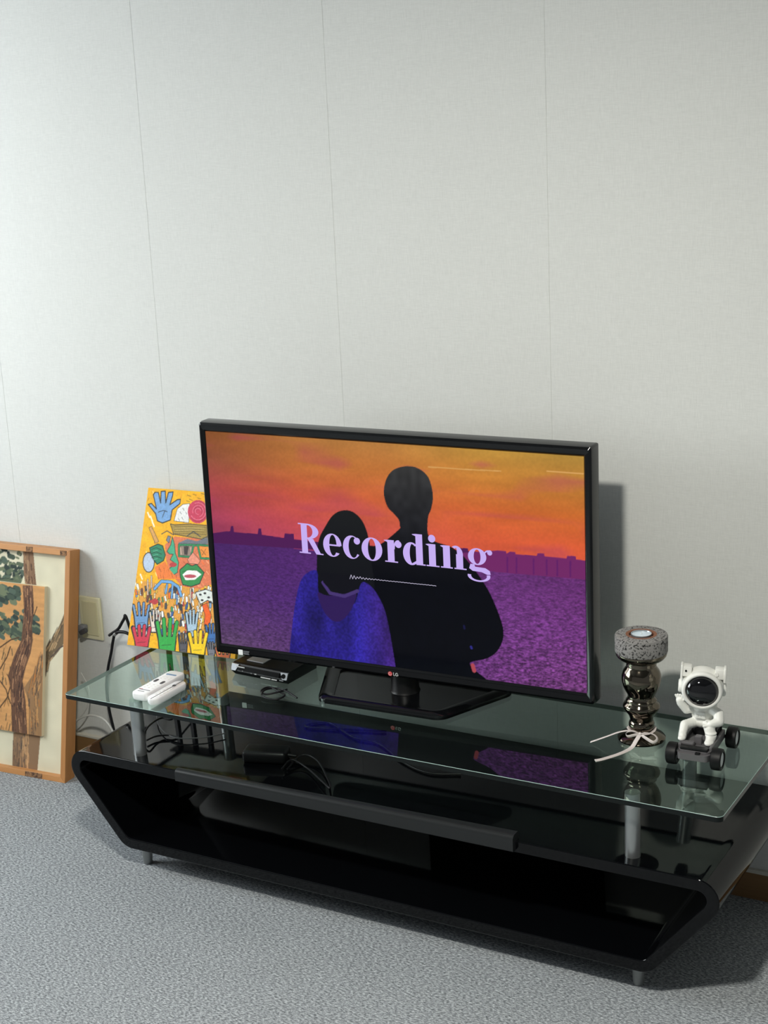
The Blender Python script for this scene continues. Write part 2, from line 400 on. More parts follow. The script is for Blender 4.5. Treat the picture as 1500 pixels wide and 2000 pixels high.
('s',(34,38,42),82,[(1287,1012),(1272,908)]),
('s',(120,160,205),60,[(1287,1012),(1272,908)]),
('s',(34,38,42),54,[(328,603),(358,503)]),
('s',(120,72,52),32,[(328,603),(358,503)]),
('s',(34,38,42),54,[(1379,572),(1417,474)]),
('s',(60,100,160),32,[(1379,572),(1417,474)]),
('s',(34,38,42),54,[(2105,994),(2146,897)]),
('s',(248,244,232),32,[(2105,994),(2146,897)]),
('s',(34,38,42),82,[(166,697),(172,595)]),
('s',(250,190,30),60,[(166,697),(172,595)]),
('s',(34,38,42),82,[(1923,724),(1962,627)]),
('s',(60,60,66),60,[(1923,724),(1962,627)]),
('s',(34,38,42),54,[(1433,1698),(1448,1597)]),
('s',(255,255,250),32,[(1433,1698),(1448,1597)]),
('s',(34,38,42),68,[(1945,666),(1964,567)]),
('s',(60,60,66),46,[(1945,666),(1964,567)]),
('s',(34,38,42),54,[(1994,877),(1997,776)]),
('s',(255,255,250),32,[(1994,877),(1997,776)]),
('s',(34,38,42),68,[(223,452),(228,350)]),
('s',(240,220,180),46,[(223,452),(228,350)]),
('s',(34,38,42),82,[(2407,630),(2411,530)]),
('s',(255,255,250),60,[(2407,630),(2411,530)]),
('s',(34,38,42),68,[(554,1290),(538,1185)]),
('s',(196,62,62),46,[(554,1290),(538,1185)]),
('s',(34,38,42),68,[(1572,871),(1595,771)]),
('s',(120,72,52),46,[(1572,871),(1595,771)]),
('s',(34,38,42),82,[(408,341),(432,241)]),
('s',(70,74,80),60,[(408,341),(432,241)]),
('s',(34,38,42),68,[(693,441),(736,343)]),
('s',(250,190,30),46,[(693,441),(736,343)]),
('s',(34,38,42),54,[(1926,946),(1938,846)]),
('s',(248,244,232),32,[(1926,946),(1938,846)]),
('s',(34,38,42),68,[(443,1326),(432,1222)]),
('s',(240,120,40),46,[(443,1326),(432,1222)]),
('s',(34,38,42),54,[(818,936),(862,838)]),
('s',(120,72,52),32,[(818,936),(862,838)]),
('s',(34,38,42),54,[(1758,476),(1790,378)]),
('s',(248,244,232),32,[(1758,476),(1790,378)]),
('s',(34,38,42),82,[(1646,1418),(1671,1319)]),
('s',(255,250,240),60,[(1646,1418),(1671,1319)]),
('s',(34,38,42),54,[(2420,1047),(2467,951)]),
('s',(250,215,90),32,[(2420,1047),(2467,951)]),
('s',(34,38,42),82,[(449,1365),(497,1267)]),
('s',(246,206,70),60,[(449,1365),(497,1267)]),
('s',(34,38,42),82,[(2384,626),(2413,529)]),
('s',(240,220,180),60,[(2384,626),(2413,529)]),
('s',(34,38,42),68,[(1678,1119),(1714,1021)]),
('s',(250,190,30),46,[(1678,1119),(1714,1021)]),
('s',(34,38,42),82,[(1242,1007),(1248,905)]),
('s',(255,250,240),60,[(1242,1007),(1248,905)]),
('s',(34,38,42),68,[(966,1651),(961,1548)]),
('s',(246,206,70),46,[(966,1651),(961,1548)]),
('s',(34,38,42),82,[(567,1346),(613,1247)]),
('s',(250,190,30),60,[(567,1346),(613,1247)]),
('s',(34,38,42),54,[(888,1211),(934,1113)]),
('s',(240,120,40),32,[(888,1211),(934,1113)]),
('s',(34,38,42),54,[(2368,1590),(2351,1487)]),
('s',(250,190,30),32,[(2368,1590),(2351,1487)]),
('s',(34,38,42),68,[(622,576),(668,478)]),
('s',(255,250,240),46,[(622,576),(668,478)]),
('s',(34,38,42),68,[(2392,599),(2385,498)]),
('s',(245,225,190),46,[(2392,599),(2385,498)]),
('s',(34,38,42),54,[(1526,1291),(1538,1191)]),
('s',(248,244,232),32,[(1526,1291),(1538,1191)]),
('s',(34,38,42),68,[(1209,745),(1205,642)]),
('s',(255,255,250),46,[(1209,745),(1205,642)]),
('s',(34,38,42),82,[(814,947),(828,846)]),
('s',(196,62,62),60,[(814,947),(828,846)]),
('s',(34,38,42),82,[(1281,1490),(1303,1390)]),
('s',(120,160,205),60,[(1281,1490),(1303,1390)]),
('s',(34,38,42),82,[(180,747),(192,645)]),
('s',(245,225,190),60,[(180,747),(192,645)]),
('s',(34,38,42),54,[(333,1582),(357,1481)]),
('s',(70,74,80),32,[(333,1582),(357,1481)]),
('s',(34,38,42),68,[(1092,1296),(1086,1193)]),
('s',(250,215,90),46,[(1092,1296),(1086,1193)]),
('s',(34,38,42),68,[(2340,741),(2339,640)]),
('s',(250,215,90),46,[(2340,741),(2339,640)]),
('s',(34,38,42),54,[(2267,1779),(2273,1678)]),
('s',(120,72,52),32,[(2267,1779),(2273,1678)]),
('s',(34,38,42),82,[(1336,646),(1377,549)]),
('s',(196,62,62),60,[(1336,646),(1377,549)]),
('s',(34,38,42),54,[(495,1444),(518,1343)]),
('s',(120,72,52),32,[(495,1444),(518,1343)]),
('s',(34,38,42),54,[(1342,1279),(1371,1180)]),
('s',(196,62,62),32,[(1342,1279),(1371,1180)]),
('s',(34,38,42),54,[(1965,1004),(1965,903)]),
('s',(70,74,80),32,[(1965,1004),(1965,903)]),
('s',(34,38,42),68,[(880,528),(876,425)]),
('s',(240,220,180),46,[(880,528),(876,425)]),
('s',(34,38,42),68,[(1893,1094),(1935,997)]),
('s',(246,206,70),46,[(1893,1094),(1935,997)]),
('s',(34,38,42),68,[(2163,1752),(2180,1653)]),
('s',(250,215,90),46,[(2163,1752),(2180,1653)]),
('s',(34,38,42),54,[(257,1057),(294,957)]),
('s',(196,62,62),32,[(257,1057),(294,957)]),
('s',(34,38,42),54,[(845,572),(882,474)]),
('s',(250,190,30),32,[(845,572),(882,474)]),
('s',(34,38,42),54,[(1832,805),(1881,709)]),
('s',(196,62,62),32,[(1832,805),(1881,709)]),
('s',(34,38,42),68,[(2272,579),(2288,480)]),
('s',(60,100,160),46,[(2272,579),(2288,480)]),
('s',(34,38,42),82,[(259,938),(287,837)]),
('s',(255,250,240),60,[(259,938),(287,837)]),
('s',(34,38,42),54,[(616,750),(645,651)]),
('s',(246,206,70),32,[(616,750),(645,651)]),
('s',(34,38,42),82,[(528,383),(576,286)]),
('s',(240,120,40),60,[(528,383),(576,286)]),
('s',(34,38,42),82,[(837,1238),(828,1135)]),
('s',(240,220,180),60,[(837,1238),(828,1135)]),
('s',(34,38,42),54,[(411,797),(434,696)]),
('s',(196,62,62),32,[(411,797),(434,696)]),
('s',(34,38,42),82,[(529,642),(564,543)]),
('s',(255,255,250),60,[(529,642),(564,543)]),
('s',(34,38,42),68,[(1005,703),(1012,602)]),
('s',(60,100,160),46,[(1005,703),(1012,602)]),
('s',(34,38,42),82,[(714,850),(763,752)]),
('s',(70,74,80),60,[(714,850),(763,752)]),
('s',(34,38,42),82,[(1374,1703),(1373,1601)]),
('s',(250,190,30),60,[(1374,1703),(1373,1601)]),
('s',(34,38,42),54,[(1756,825),(1801,728)]),
('s',(255,252,245),32,[(1756,825),(1801,728)]),
('s',(34,38,42),82,[(784,1264),(824,1165)]),
('s',(60,60,66),60,[(784,1264),(824,1165)]),
('s',(34,38,42),82,[(594,1023),(594,921)]),
('s',(60,60,66),60,[(594,1023),(594,921)]),
('s',(34,38,42),68,[(410,1517),(447,1418)]),
('s',(120,160,205),46,[(410,1517),(447,1418)]),
('s',(34,38,42),68,[(1541,1498),(1530,1395)]),
('s',(255,252,245),46,[(1541,1498),(1530,1395)]),
('s',(34,38,42),82,[(73,1607),(116,1508)]),
('s',(248,244,232),60,[(73,1607),(116,1508)]),
('s',(34,38,42),82,[(1357,1442),(1364,1341)]),
('s',(120,160,205),60,[(1357,1442),(1364,1341)]),
('s',(34,38,42),68,[(980,1381),(1026,1283)]),
('s',(255,252,245),46,[(980,1381),(1026,1283)]),
('s',(34,38,42),54,[(705,1556),(694,1452)]),
('s',(246,206,70),32,[(705,1556),(694,1452)]),
('s',(34,38,42),82,[(1041,1189),(1052,1087)]),
('s',(70,74,80),60,[(1041,1189),(1052,1087)]),
('s',(34,38,42),68,[(146,1325),(152,1223)]),
('s',(250,215,90),46,[(146,1325),(152,1223)]),
('s',(34,38,42),68,[(2087,1631),(2093,1530)]),
('s',(250,215,90),46,[(2087,1631),(2093,1530)]),
('s',(34,38,42),54,[(1450,1101),(1470,1002)]),
('s',(255,255,250),32,[(1450,1101),(1470,1002)]),
('s',(34,38,42),54,[(945,1583),(963,1482)]),
('s',(245,225,190),32,[(945,1583),(963,1482)]),
('s',(34,38,42),82,[(235,1496),(248,1394)]),
('s',(120,72,52),60,[(235,1496),(248,1394)]),
('s',(34,38,42),82,[(1011,516),(1015,415)]),
('s',(255,255,250),60,[(1011,516),(1015,415)]),
('s',(34,38,42),68,[(892,658),(928,559)]),
('s',(240,120,40),46,[(892,658),(928,559)]),
('s',(34,38,42),68,[(2260,547),(2289,449)]),
('s',(196,62,62),46,[(2260,547),(2289,449)]),
('s',(34,38,42),82,[(2379,1353),(2399,1254)]),
('s',(120,160,205),60,[(2379,1353),(2399,1254)]),
('s',(34,38,42),54,[(474,1086),(479,983)]),
('s',(240,120,40),32,[(474,1086),(479,983)]),
('s',(34,38,42),68,[(1385,719),(1409,620)]),
('s',(120,160,205),46,[(1385,719),(1409,620)]),
('s',(34,38,42),82,[(654,984),(666,883)]),
('s',(255,255,250),60,[(654,984),(666,883)]),
('s',(34,38,42),68,[(2007,1635),(2045,1537)]),
('s',(248,244,232),46,[(2007,1635),(2045,1537)]),
('s',(34,38,42),68,[(1889,1172),(1884,1070)]),
('s',(240,220,180),46,[(1889,1172),(1884,1070)]),
('s',(34,38,42),54,[(905,1343),(940,1244)]),
('s',(70,150,90),32,[(905,1343),(940,1244)]),
('s',(34,38,42),82,[(2453,634),(2458,534)]),
('s',(70,150,90),60,[(2453,634),(2458,534)]),
('s',(34,38,42),82,[(2112,575),(2143,478)]),
('s',(246,206,70),60,[(2112,575),(2143,478)]),
('s',(34,38,42),82,[(1149,937),(1190,839)]),
('s',(70,74,80),60,[(1149,937),(1190,839)]),
('s',(34,38,42),54,[(418,1624),(409,1520)]),
('s',(60,60,66),32,[(418,1624),(409,1520)]),
('s',(34,38,42),68,[(2076,798),(2079,698)]),
('s',(120,72,52),46,[(2076,798),(2079,698)]),
('s',(34,38,42),82,[(2082,1055),(2117,957)]),
('s',(240,220,180),60,[(2082,1055),(2117,957)]),
('s',(34,38,42),82,[(238,1045),(235,941)]),
('s',(120,160,205),60,[(238,1045),(235,941)]),
('s',(34,38,42),54,[(274,819),(269,715)]),
('s',(70,74,80),32,[(274,819),(269,715)]),
('s',(34,38,42),68,[(1251,1475),(1267,1374)]),
('s',(248,244,232),46,[(1251,1475),(1267,1374)]),
('s',(34,38,42),68,[(943,940),(973,841)]),
('s',(120,72,52),46,[(943,940),(973,841)]),
('s',(34,38,42),54,[(1695,853),(1695,751)]),
('s',(240,220,180),32,[(1695,853),(1695,751)]),
('s',(34,38,42),68,[(2090,1364),(2131,1267)]),
('s',(246,206,70),46,[(2090,1364),(2131,1267)]),
('s',(34,38,42),68,[(308,693),(323,591)]),
('s',(246,206,70),46,[(308,693),(323,591)]),
('s',(34,38,42),82,[(1060,469),(1099,371)]),
('s',(196,62,62),60,[(1060,469),(1099,371)]),
('s',(34,38,42),68,[(2212,1235),(2228,1136)]),
('s',(255,255,250),46,[(2212,1235),(2228,1136)]),
('s',(34,38,42),82,[(2173,1672),(2157,1569)]),
('s',(120,72,52),60,[(2173,1672),(2157,1569)]),
('s',(34,38,42),68,[(1253,591),(1267,490)]),
('s',(60,100,160),46,[(1253,591),(1267,490)]),
('s',(34,38,42),68,[(982,955),(1022,857)]),
('s',(120,160,205),46,[(982,955),(1022,857)]),
('s',(34,38,42),68,[(640,1658),(669,1558)]),
('s',(245,225,190),46,[(640,1658),(669,1558)]),
('s',(34,38,42),54,[(2124,1434),(2116,1332)]),
('s',(240,120,40),32,[(2124,1434),(2116,1332)]),
('s',(34,38,42),54,[(2381,583),(2407,485)]),
('s',(245,225,190),32,[(2381,583),(2407,485)]),
('s',(34,38,42),54,[(1656,961),(1676,862)]),
('s',(250,190,30),32,[(1656,961),(1676,862)]),
('s',(34,38,42),82,[(1291,1635),(1275,1531)]),
('s',(60,60,66),60,[(1291,1635),(1275,1531)]),
('s',(34,38,42),68,[(1108,1588),(1090,1484)]),
('s',(60,100,160),46,[(1108,1588),(1090,1484)]),
('s',(34,38,42),68,[(2095,804),(2085,701)]),
('s',(250,190,30),46,[(2095,804),(2085,701)]),
('s',(34,38,42),68,[(1427,1388),(1410,1284)]),
('s',(240,220,180),46,[(1427,1388),(1410,1284)]),
('s',(34,38,42),82,[(1023,640),(1046,540)]),
('s',(70,150,90),60,[(1023,640),(1046,540)]),
('s',(34,38,42),68,[(958,764),(998,666)]),
('s',(250,190,30),46,[(958,764),(998,666)]),
('s',(34,38,42),54,[(2290,1608),(2295,1508)]),
('s',(70,74,80),32,[(2290,1608),(2295,1508)]),
('s',(34,38,42),68,[(2222,1571),(2267,1474)]),
('s',(255,252,245),46,[(2222,1571),(2267,1474)]),
('s',(34,38,42),68,[(335,1411),(357,1310)]),
('s',(250,215,90),46,[(335,1411),(357,1310)]),
('s',(34,38,42),82,[(2016,1211),(2064,1115)]),
('s',(255,250,240),60,[(2016,1211),(2064,1115)]),
('s',(34,38,42),68,[(1803,1675),(1817,1575)]),
('s',(255,252,245),46,[(1803,1675),(1817,1575)]),
('s',(34,38,42),82,[(509,716),(542,617)]),
('s',(240,220,180),60,[(509,716),(542,617)]),
('s',(34,38,42),68,[(1289,1087),(1276,983)]),
('s',(255,252,245),46,[(1289,1087),(1276,983)]),
('s',(34,38,42),54,[(1777,1645),(1800,1545)]),
('s',(60,60,66),32,[(1777,1645),(1800,1545)]),
('s',(34,38,42),54,[(1087,543),(1102,443)]),
('s',(245,225,190),32,[(1087,543),(1102,443)]),
('s',(34,38,42),54,[(885,864),(903,764)]),
('s',(245,225,190),32,[(885,864),(903,764)]),
('s',(34,38,42),68,[(1244,845),(1252,743)]),
('s',(60,60,66),46,[(1244,845),(1252,743)]),
('s',(34,38,42),82,[(1173,803),(1204,705)]),
('s',(246,206,70),60,[(1173,803),(1204,705)]),
('s',(34,38,42),54,[(312,458),(345,359)]),
('s',(250,190,30),32,[(312,458),(345,359)]),
('s',(34,38,42),54,[(1321,1293),(1311,1190)]),
('s',(246,206,70),32,[(1321,1293),(1311,1190)]),
('s',(34,38,42),68,[(1741,1246),(1740,1144)]),
('s',(250,215,90),46,[(1741,1246),(1740,1144)]),
('s',(34,38,42),54,[(986,941),(1018,842)]),
('s',(245,225,190),32,[(986,941),(1018,842)]),
('s',(34,38,42),68,[(1315,435),(1345,336)]),
('s',(70,74,80),46,[(1315,435),(1345,336)]),
('s',(34,38,42),54,[(1325,1249),(1360,1151)]),
('s',(240,120,40),32,[(1325,1249),(1360,1151)]),
('s',(34,38,42),54,[(478,827),(505,727)]),
('s',(60,100,160),32,[(478,827),(505,727)]),
('s',(34,38,42),82,[(285,744),(329,645)]),
('s',(246,206,70),60,[(285,744),(329,645)]),
('s',(34,38,42),68,[(815,703),(827,601)]),
('s',(248,244,232),46,[(815,703),(827,601)]),
('s',(34,38,42),68,[(1378,451),(1368,348)]),
('s',(248,244,232),46,[(1378,451),(1368,348)]),
('s',(34,38,42),54,[(2432,761),(2451,662)]),
('s',(240,220,180),32,[(2432,761),(2451,662)]),
('s',(34,38,42),54,[(1547,1413),(1541,1311)]),
('s',(255,252,245),32,[(1547,1413),(1541,1311)]),
('s',(34,38,42),54,[(2101,1475),(2109,1375)]),
('s',(240,220,180),32,[(2101,1475),(2109,1375)]),
('s',(34,38,42),54,[(1383,1505),(1403,1405)]),
('s',(240,220,180),32,[(1383,1505),(1403,1405)]),
('s',(34,38,42),82,[(1374,1606),(1384,1505)]),
('s',(240,220,180),60,[(1374,1606),(1384,1505)]),
('s',(34,38,42),68,[(372,1126),(389,1025)]),
('s',(255,252,245),46,[(372,1126),(389,1025)]),
('s',(34,38,42),68,[(1550,523),(1566,423)]),
('s',(70,150,90),46,[(1550,523),(1566,423)]),
('s',(34,38,42),82,[(2156,672),(2168,572)]),
('s',(196,62,62),60,[(2156,672),(2168,572)]),
('s',(34,38,42),68,[(1559,799),(1588,701)]),
('s',(60,100,160),46,[(1559,799),(1588,701)]),
('s',(34,38,42),68,[(2471,923),(2471,822)]),
('s',(245,225,190),46,[(2471,923),(2471,822)]),
('s',(34,38,42),68,[(1846,1344),(1880,1246)]),
('s',(255,250,240),46,[(1846,1344),(1880,1246)]),
('s',(34,38,42),54,[(1057,592),(1048,489)]),
('s',(250,215,90),32,[(1057,592),(1048,489)]),
('s',(34,38,42),68,[(1558,970),(1604,873)]),
('s',(240,220,180),46,[(1558,970),(1604,873)]),
('s',(34,38,42),82,[(2053,1424),(2069,1324)]),
('s',(255,255,250),60,[(2053,1424),(2069,1324)]),
('s',(34,38,42),68,[(1721,1479),(1763,1381)]),
('s',(245,225,190),46,[(1721,1479),(1763,1381)]),
('s',(34,38,42),54,[(1939,632),(1950,532)]),
('s',(240,220,180),32,[(1939,632),(1950,532)]),
('s',(34,38,42),54,[(497,1520),(519,1419)]),
('s',(70,150,90),32,[(497,1520),(519,1419)]),
('s',(34,38,42),68,[(730,876),(734,774)]),
('s',(120,72,52),46,[(730,876),(734,774)]),
('s',(34,38,42),54,[(1060,467),(1082,367)]),
('s',(196,62,62),32,[(1060,467),(1082,367)]),
('s',(34,38,42),54,[(1139,1501),(1171,1402)]),
('s',(250,215,90),32,[(1139,1501),(1171,1402)]),
('s',(34,38,42),82,[(961,964),(989,865)]),
('s',(255,252,245),60,[(961,964),(989,865)]),
('s',(34,38,42),68,[(1534,1117),(1566,1018)]),
('s',(120,72,52),46,[(1534,1117),(1566,1018)]),
('s',(34,38,42),68,[(1141,594),(1180,496)]),
('s',(120,72,52),46,[(1141,594),(1180,496)]),
('s',(34,38,42),54,[(1259,680),(1304,583)]),
('s',(70,74,80),32,[(1259,680),(1304,583)]),
('s',(34,38,42),54,[(1878,584),(1902,485)]),
('s',(250,190,30),32,[(1878,584),(1902,485)]),
('s',(34,38,42),68,[(1353,1328),(1376,1228)]),
('s',(120,160,205),46,[(1353,1328),(1376,1228)]),
('s',(34,38,42),82,[(502,778),(532,678)]),
('s',(255,250,240),60,[(502,778),(532,678)]),
('s',(34,38,42),68,[(2105,689),(2110,589)]),
('s',(246,206,70),46,[(2105,689),(2110,589)]),
('s',(34,38,42),54,[(420,1518),(452,1418)]),
('s',(60,60,66),32,[(420,1518),(452,1418)]),
('s',(34,38,42),68,[(1599,960),(1630,862)]),
('s',(60,100,160),46,[(1599,960),(1630,862)]),
('s',(34,38,42),54,[(243,1449),(267,1348)]),
('s',(120,72,52),32,[(243,1449),(267,1348)]),
('s',(34,38,42),68,[(472,1303),(457,1198)]),
('s',(70,74,80),46,[(472,1303),(457,1198)]),
('s',(34,38,42),54,[(803,1322),(795,1219)]),
('s',(70,150,90),32,[(803,1322),(795,1219)]),
('s',(34,38,42),82,[(1381,450),(1427,354)]),
('s',(240,220,180),60,[(1381,450),(1427,354)]),
('s',(34,38,42),54,[(839,996),(867,897)]),
('s',(255,252,245),32,[(839,996),(867,897)]),
('s',(34,38,42),54,[(2040,1329),(2065,1230)]),
('s',(240,220,180),32,[(2040,1329),(2065,1230)]),
('s',(34,38,42),54,[(1882,774),(1916,676)]),
('s',(255,252,245),32,[(1882,774),(1916,676)]),
('s',(34,38,42),82,[(1237,1110),(1257,1010)]),
('s',(70,150,90),60,[(1237,1110),(1257,1010)]),
('s',(34,38,42),82,[(1273,983),(1269,881)]),
('s',(60,100,160),60,[(1273,983),(1269,881)]),
('s',(34,38,42),82,[(1447,1225),(1496,1128)]),
('s',(60,60,66),60,[(1447,1225),(1496,1128)]),
('s',(34,38,42),68,[(984,761),(976,658)]),
('s',(240,220,180),46,[(984,761),(976,658)]),
('s',(34,38,42),54,[(597,1108),(586,1004)]),
('s',(250,215,90),32,[(597,1108),(586,1004)]),
('s',(34,38,42),82,[(1774,1431),(1795,1332)]),
('s',(120,160,205),60,[(1774,1431),(1795,1332)]),
('s',(34,38,42),82,[(1092,1473),(1119,1373)]),
('s',(240,120,40),60,[(1092,1473),(1119,1373)]),
('s',(34,38,42),54,[(1719,716),(1750,617)]),
('s',(196,62,62),32,[(1719,716),(1750,617)]),
('s',(34,38,42),54,[(975,1568),(995,1468)]),
('s',(120,160,205),32,[(975,1568),(995,1468)]),
('s',(34,38,42),82,[(1795,1555),(1795,1453)]),
('s',(196,62,62),60,[(1795,1555),(1795,1453)]),
('s',(34,38,42),68,[(685,1277),(696,1176)]),
('s',(196,62,62),46,[(685,1277),(696,1176)]),
('s',(34,38,42),54,[(2111,1127),(2158,1031)]),
('s',(245,225,190),32,[(2111,1127),(2158,1031)]),
('s',(34,38,42),68,[(255,1042),(271,940)]),
('s',(60,100,160),46,[(255,1042),(271,940)]),
('s',(34,38,42),68,[(775,1211),(776,1108)]),
('s',(250,190,30),46,[(775,1211),(776,1108)]),
('s',(34,38,42),54,[(637,936),(641,834)]),
('s',(70,150,90),32,[(637,936),(641,834)]),
('s',(34,38,42),68,[(2397,1193),(2395,1092)]),
('s',(240,220,180),46,[(2397,1193),(2395,1092)]),
('s',(34,38,42),82,[(82,1414),(100,1312)]),
('s',(120,160,205),60,[(82,1414),(100,1312)]),
('s',(34,38,42),68,[(259,798),(287,698)]),
('s',(255,252,245),46,[(259,798),(287,698)]),
('s',(34,38,42),54,[(1237,1689),(1235,1586)]),
('s',(60,60,66),32,[(1237,1689),(1235,1586)]),
('s',(34,38,42),54,[(2327,1745),(2322,1643)]),
('s',(255,255,250),32,[(2327,1745),(2322,1643)]),
('s',(34,38,42),54,[(436,594),(427,490)]),
('s',(60,60,66),32,[(436,594),(427,490)]),
('s',(34,38,42),82,[(2414,852),(2419,752)]),
('s',(250,190,30),60,[(2414,852),(2419,752)]),
('s',(34,38,42),54,[(1410,1382),(1414,1280)]),
('s',(248,244,232),32,[(1410,1382),(1414,1280)]),
('s',(34,38,42),54,[(2144,1292),(2154,1192)]),
('s',(120,72,52),32,[(2144,1292),(2154,1192)]),
('s',(34,38,42),68,[(893,551),(891,448)]),
('s',(240,120,40),46,[(893,551),(891,448)]),
('s',(34,38,42),68,[(1088,716),(1083,613)]),
('s',(240,220,180),46,[(1088,716),(1083,613)]),
('s',(34,38,42),54,[(1883,678),(1905,580)]),
('s',(60,100,160),32,[(1883,678),(1905,580)]),
('s',(34,38,42),54,[(2034,1203),(2040,1102)]),
('s',(255,252,245),32,[(2034,1203),(2040,1102)]),
('s',(34,38,42),68,[(1778,1263),(1823,1166)]),
('s',(60,60,66),46,[(1778,1263),(1823,1166)]),
('s',(34,38,42),82,[(1161,1627),(1193,1528)]),
('s',(245,225,190),60,[(1161,1627),(1193,1528)]),
('s',(34,38,42),54,[(1699,520),(1733,422)]),
('s',(248,244,232),32,[(1699,520),(1733,422)]),
('s',(34,38,42),54,[(142,966),(146,863)]),
('s',(250,215,90),32,[(142,966),(146,863)]),
('s',(34,38,42),82,[(1518,1198),(1524,1097)]),
('s',(60,60,66),60,[(1518,1198),(1524,1097)]),
('s',(34,38,42),68,[(2183,767),(2171,665)]),
('s',(245,225,190),46,[(2183,767),(2171,665)]),
('s',(34,38,42),68,[(587,928),(575,824)]),
('s',(240,220,180),46,[(587,928),(575,824)]),
('s',(34,38,42),82,[(1580,786),(1569,683)]),
('s',(70,74,80),60,[(1580,786),(1569,683)]),
('s',(34,38,42),68,[(43,1456),(86,1357)]),
('s',(240,120,40),46,[(43,1456),(86,1357)]),
('s',(34,38,42),68,[(345,672),(386,573)]),
('s',(250,190,30),46,[(345,672),(386,573)]),
('s',(34,38,42),54,[(402,571),(430,472)]),
('s',(250,215,90),32,[(402,571),(430,472)]),
('s',(34,38,42),68,[(1746,1036),(1730,933)]),
('s',(255,252,245),46,[(1746,1036),(1730,933)]),
('s',(34,38,42),82,[(1564,486),(1579,386)]),
('s',(120,160,205),60,[(1564,486),(1579,386)]),
('s',(34,38,42),82,[(1746,946),(1764,847)]),
('s',(70,150,90),60,[(1746,946),(1764,847)]),
('s',(34,38,42),68,[(693,614),(726,515)]),
('s',(240,220,180),46,[(693,614),(726,515)]),
('s',(34,38,42),68,[(1355,1586),(1396,1487)]),
('s',(196,62,62),46,[(1355,1586),(1396,1487)]),
('s',(34,38,42),68,[(668,995),(661,892)]),
('s',(60,100,160),46,[(668,995),(661,892)]),
('s',(34,38,42),82,[(2357,1136),(2371,1037)]),
('s',(120,72,52),60,[(2357,1136),(2371,1037)]),
('s',(34,38,42),68,[(1672,1232),(1674,1130)]),
('s',(60,100,160),46,[(1672,1232),(1674,1130)]),
('s',(34,38,42),54,[(443,768),(434,664)]),
('s',(255,252,245),32,[(443,768),(434,664)]),
('s',(34,38,42),68,[(595,1142),(629,1043)]),
('s',(245,225,190),46,[(595,1142),(629,1043)]),
('s',(34,38,42),68,[(2316,1468),(2302,1365)]),
('s',(240,120,40),46,[(2316,1468),(2302,1365)]),
('s',(34,38,42),68,[(2229,524),(2263,427)]),
('s',(246,206,70),46,[(2229,524),(2263,427)]),
('s',(34,38,42),82,[(1303,864),(1296,762)]),
('s',(255,255,250),60,[(1303,864),(1296,762)]),
('s',(34,38,42),82,[(1905,616),(1953,520)]),
('s',(255,255,250),60,[(1905,616),(1953,520)]),
('s',(34,38,42),68,[(1010,498),(1038,399)]),
('s',(60,100,160),46,[(1010,498),(1038,399)]),
('s',(34,38,42),68,[(2398,665),(2413,566)]),
('s',(70,150,90),46,[(2398,665),(2413,566)]),
('s',(34,38,42),82,[(1628,782),(1663,685)]),
('s',(255,255,250),60,[(1628,782),(1663,685)]),
('s',(34,38,42),82,[(447,1380),(453,1277)]),
('s',(120,72,52),60,[(447,1380),(453,1277)]),
('s',(34,38,42),54,[(1693,1288),(1706,1187)]),
('s',(60,100,160),32,[(1693,1288),(1706,1187)]),
('s',(34,38,42),82,[(1390,812),(1407,712)]),
('s',(250,215,90),60,[(1390,812),(1407,712)]),
('s',(34,38,42),82,[(1842,1521),(1859,1421)]),
('s',(245,225,190),60,[(1842,1521),(1859,1421)]),
('s',(34,38,42),82,[(530,402),(571,304)]),
('s',(248,244,232),60,[(530,402),(571,304)]),
('s',(34,38,42),68,[(495,565),(517,465)]),
('s',(240,120,40),46,[(495,565),(517,465)]),
('s',(34,38,42),68,[(856,623),(873,522)]),
('s',(246,206,70),46,[(856,623),(873,522)]),
('s',(34,38,42),54,[(1331,1162),(1378,1065)]),
('s',(255,252,245),32,[(1331,1162),(1378,1065)]),
('s',(34,38,42),54,[(1845,711),(1848,610)]),
('s',(120,160,205),32,[(1845,711),(1848,610)]),
('s',(34,38,42),68,[(409,955),(412,853)]),
('s',(196,62,62),46,[(409,955),(412,853)]),
('s',(34,38,42),54,[(2377,1059),(2396,960)]),
('s',(250,190,30),32,[(2377,1059),(2396,960)]),
('s',(34,38,42),82,[(1326,820),(1330,719)]),
('s',(120,160,205),60,[(1326,820),(1330,719)]),
('s',(34,38,42),54,[(2192,920),(2182,818)]),
('s',(255,250,240),32,[(2192,920),(2182,818)]),
('s',(34,38,42),68,[(1036,810),(1051,709)]),
('s',(246,206,70),46,[(1036,810),(1051,709)]),
('s',(34,38,42),54,[(655,1423),(662,1321)]),
('s',(240,220,180),32,[(655,1423),(662,1321)]),
('s',(34,38,42),68,[(545,1343),(585,1244)]),
('s',(70,74,80),46,[(545,1343),(585,1244)]),
('s',(34,38,42),54,[(307,819),(291,714)]),
('s',(120,160,205),32,[(307,819),(291,714)]),
('s',(34,38,42),68,[(230,774),(262,674)]),
('s',(120,72,52),46,[(230,774),(262,674)]),
('s',(34,38,42),68,[(2345,912),(2359,813)]),
('s',(120,72,52),46,[(2345,912),(2359,813)]),
('s',(34,38,42),54,[(1896,1533),(1895,1431)]),
('s',(255,250,240),32,[(1896,1533),(1895,1431)]),
('s',(34,38,42),54,[(1742,772),(1782,675)]),
('s',(245,225,190),32,[(1742,772),(1782,675)]),
('s',(34,38,42),54,[(1319,1314),(1313,1211)]),
('s',(250,190,30),32,[(1319,1314),(1313,1211)]),
('s',(34,38,42),68,[(2266,1762),(2269,1661)]),
('s',(248,244,232),46,[(2266,1762),(2269,1661)]),
('s',(34,38,42),82,[(766,1022),(777,921)]),
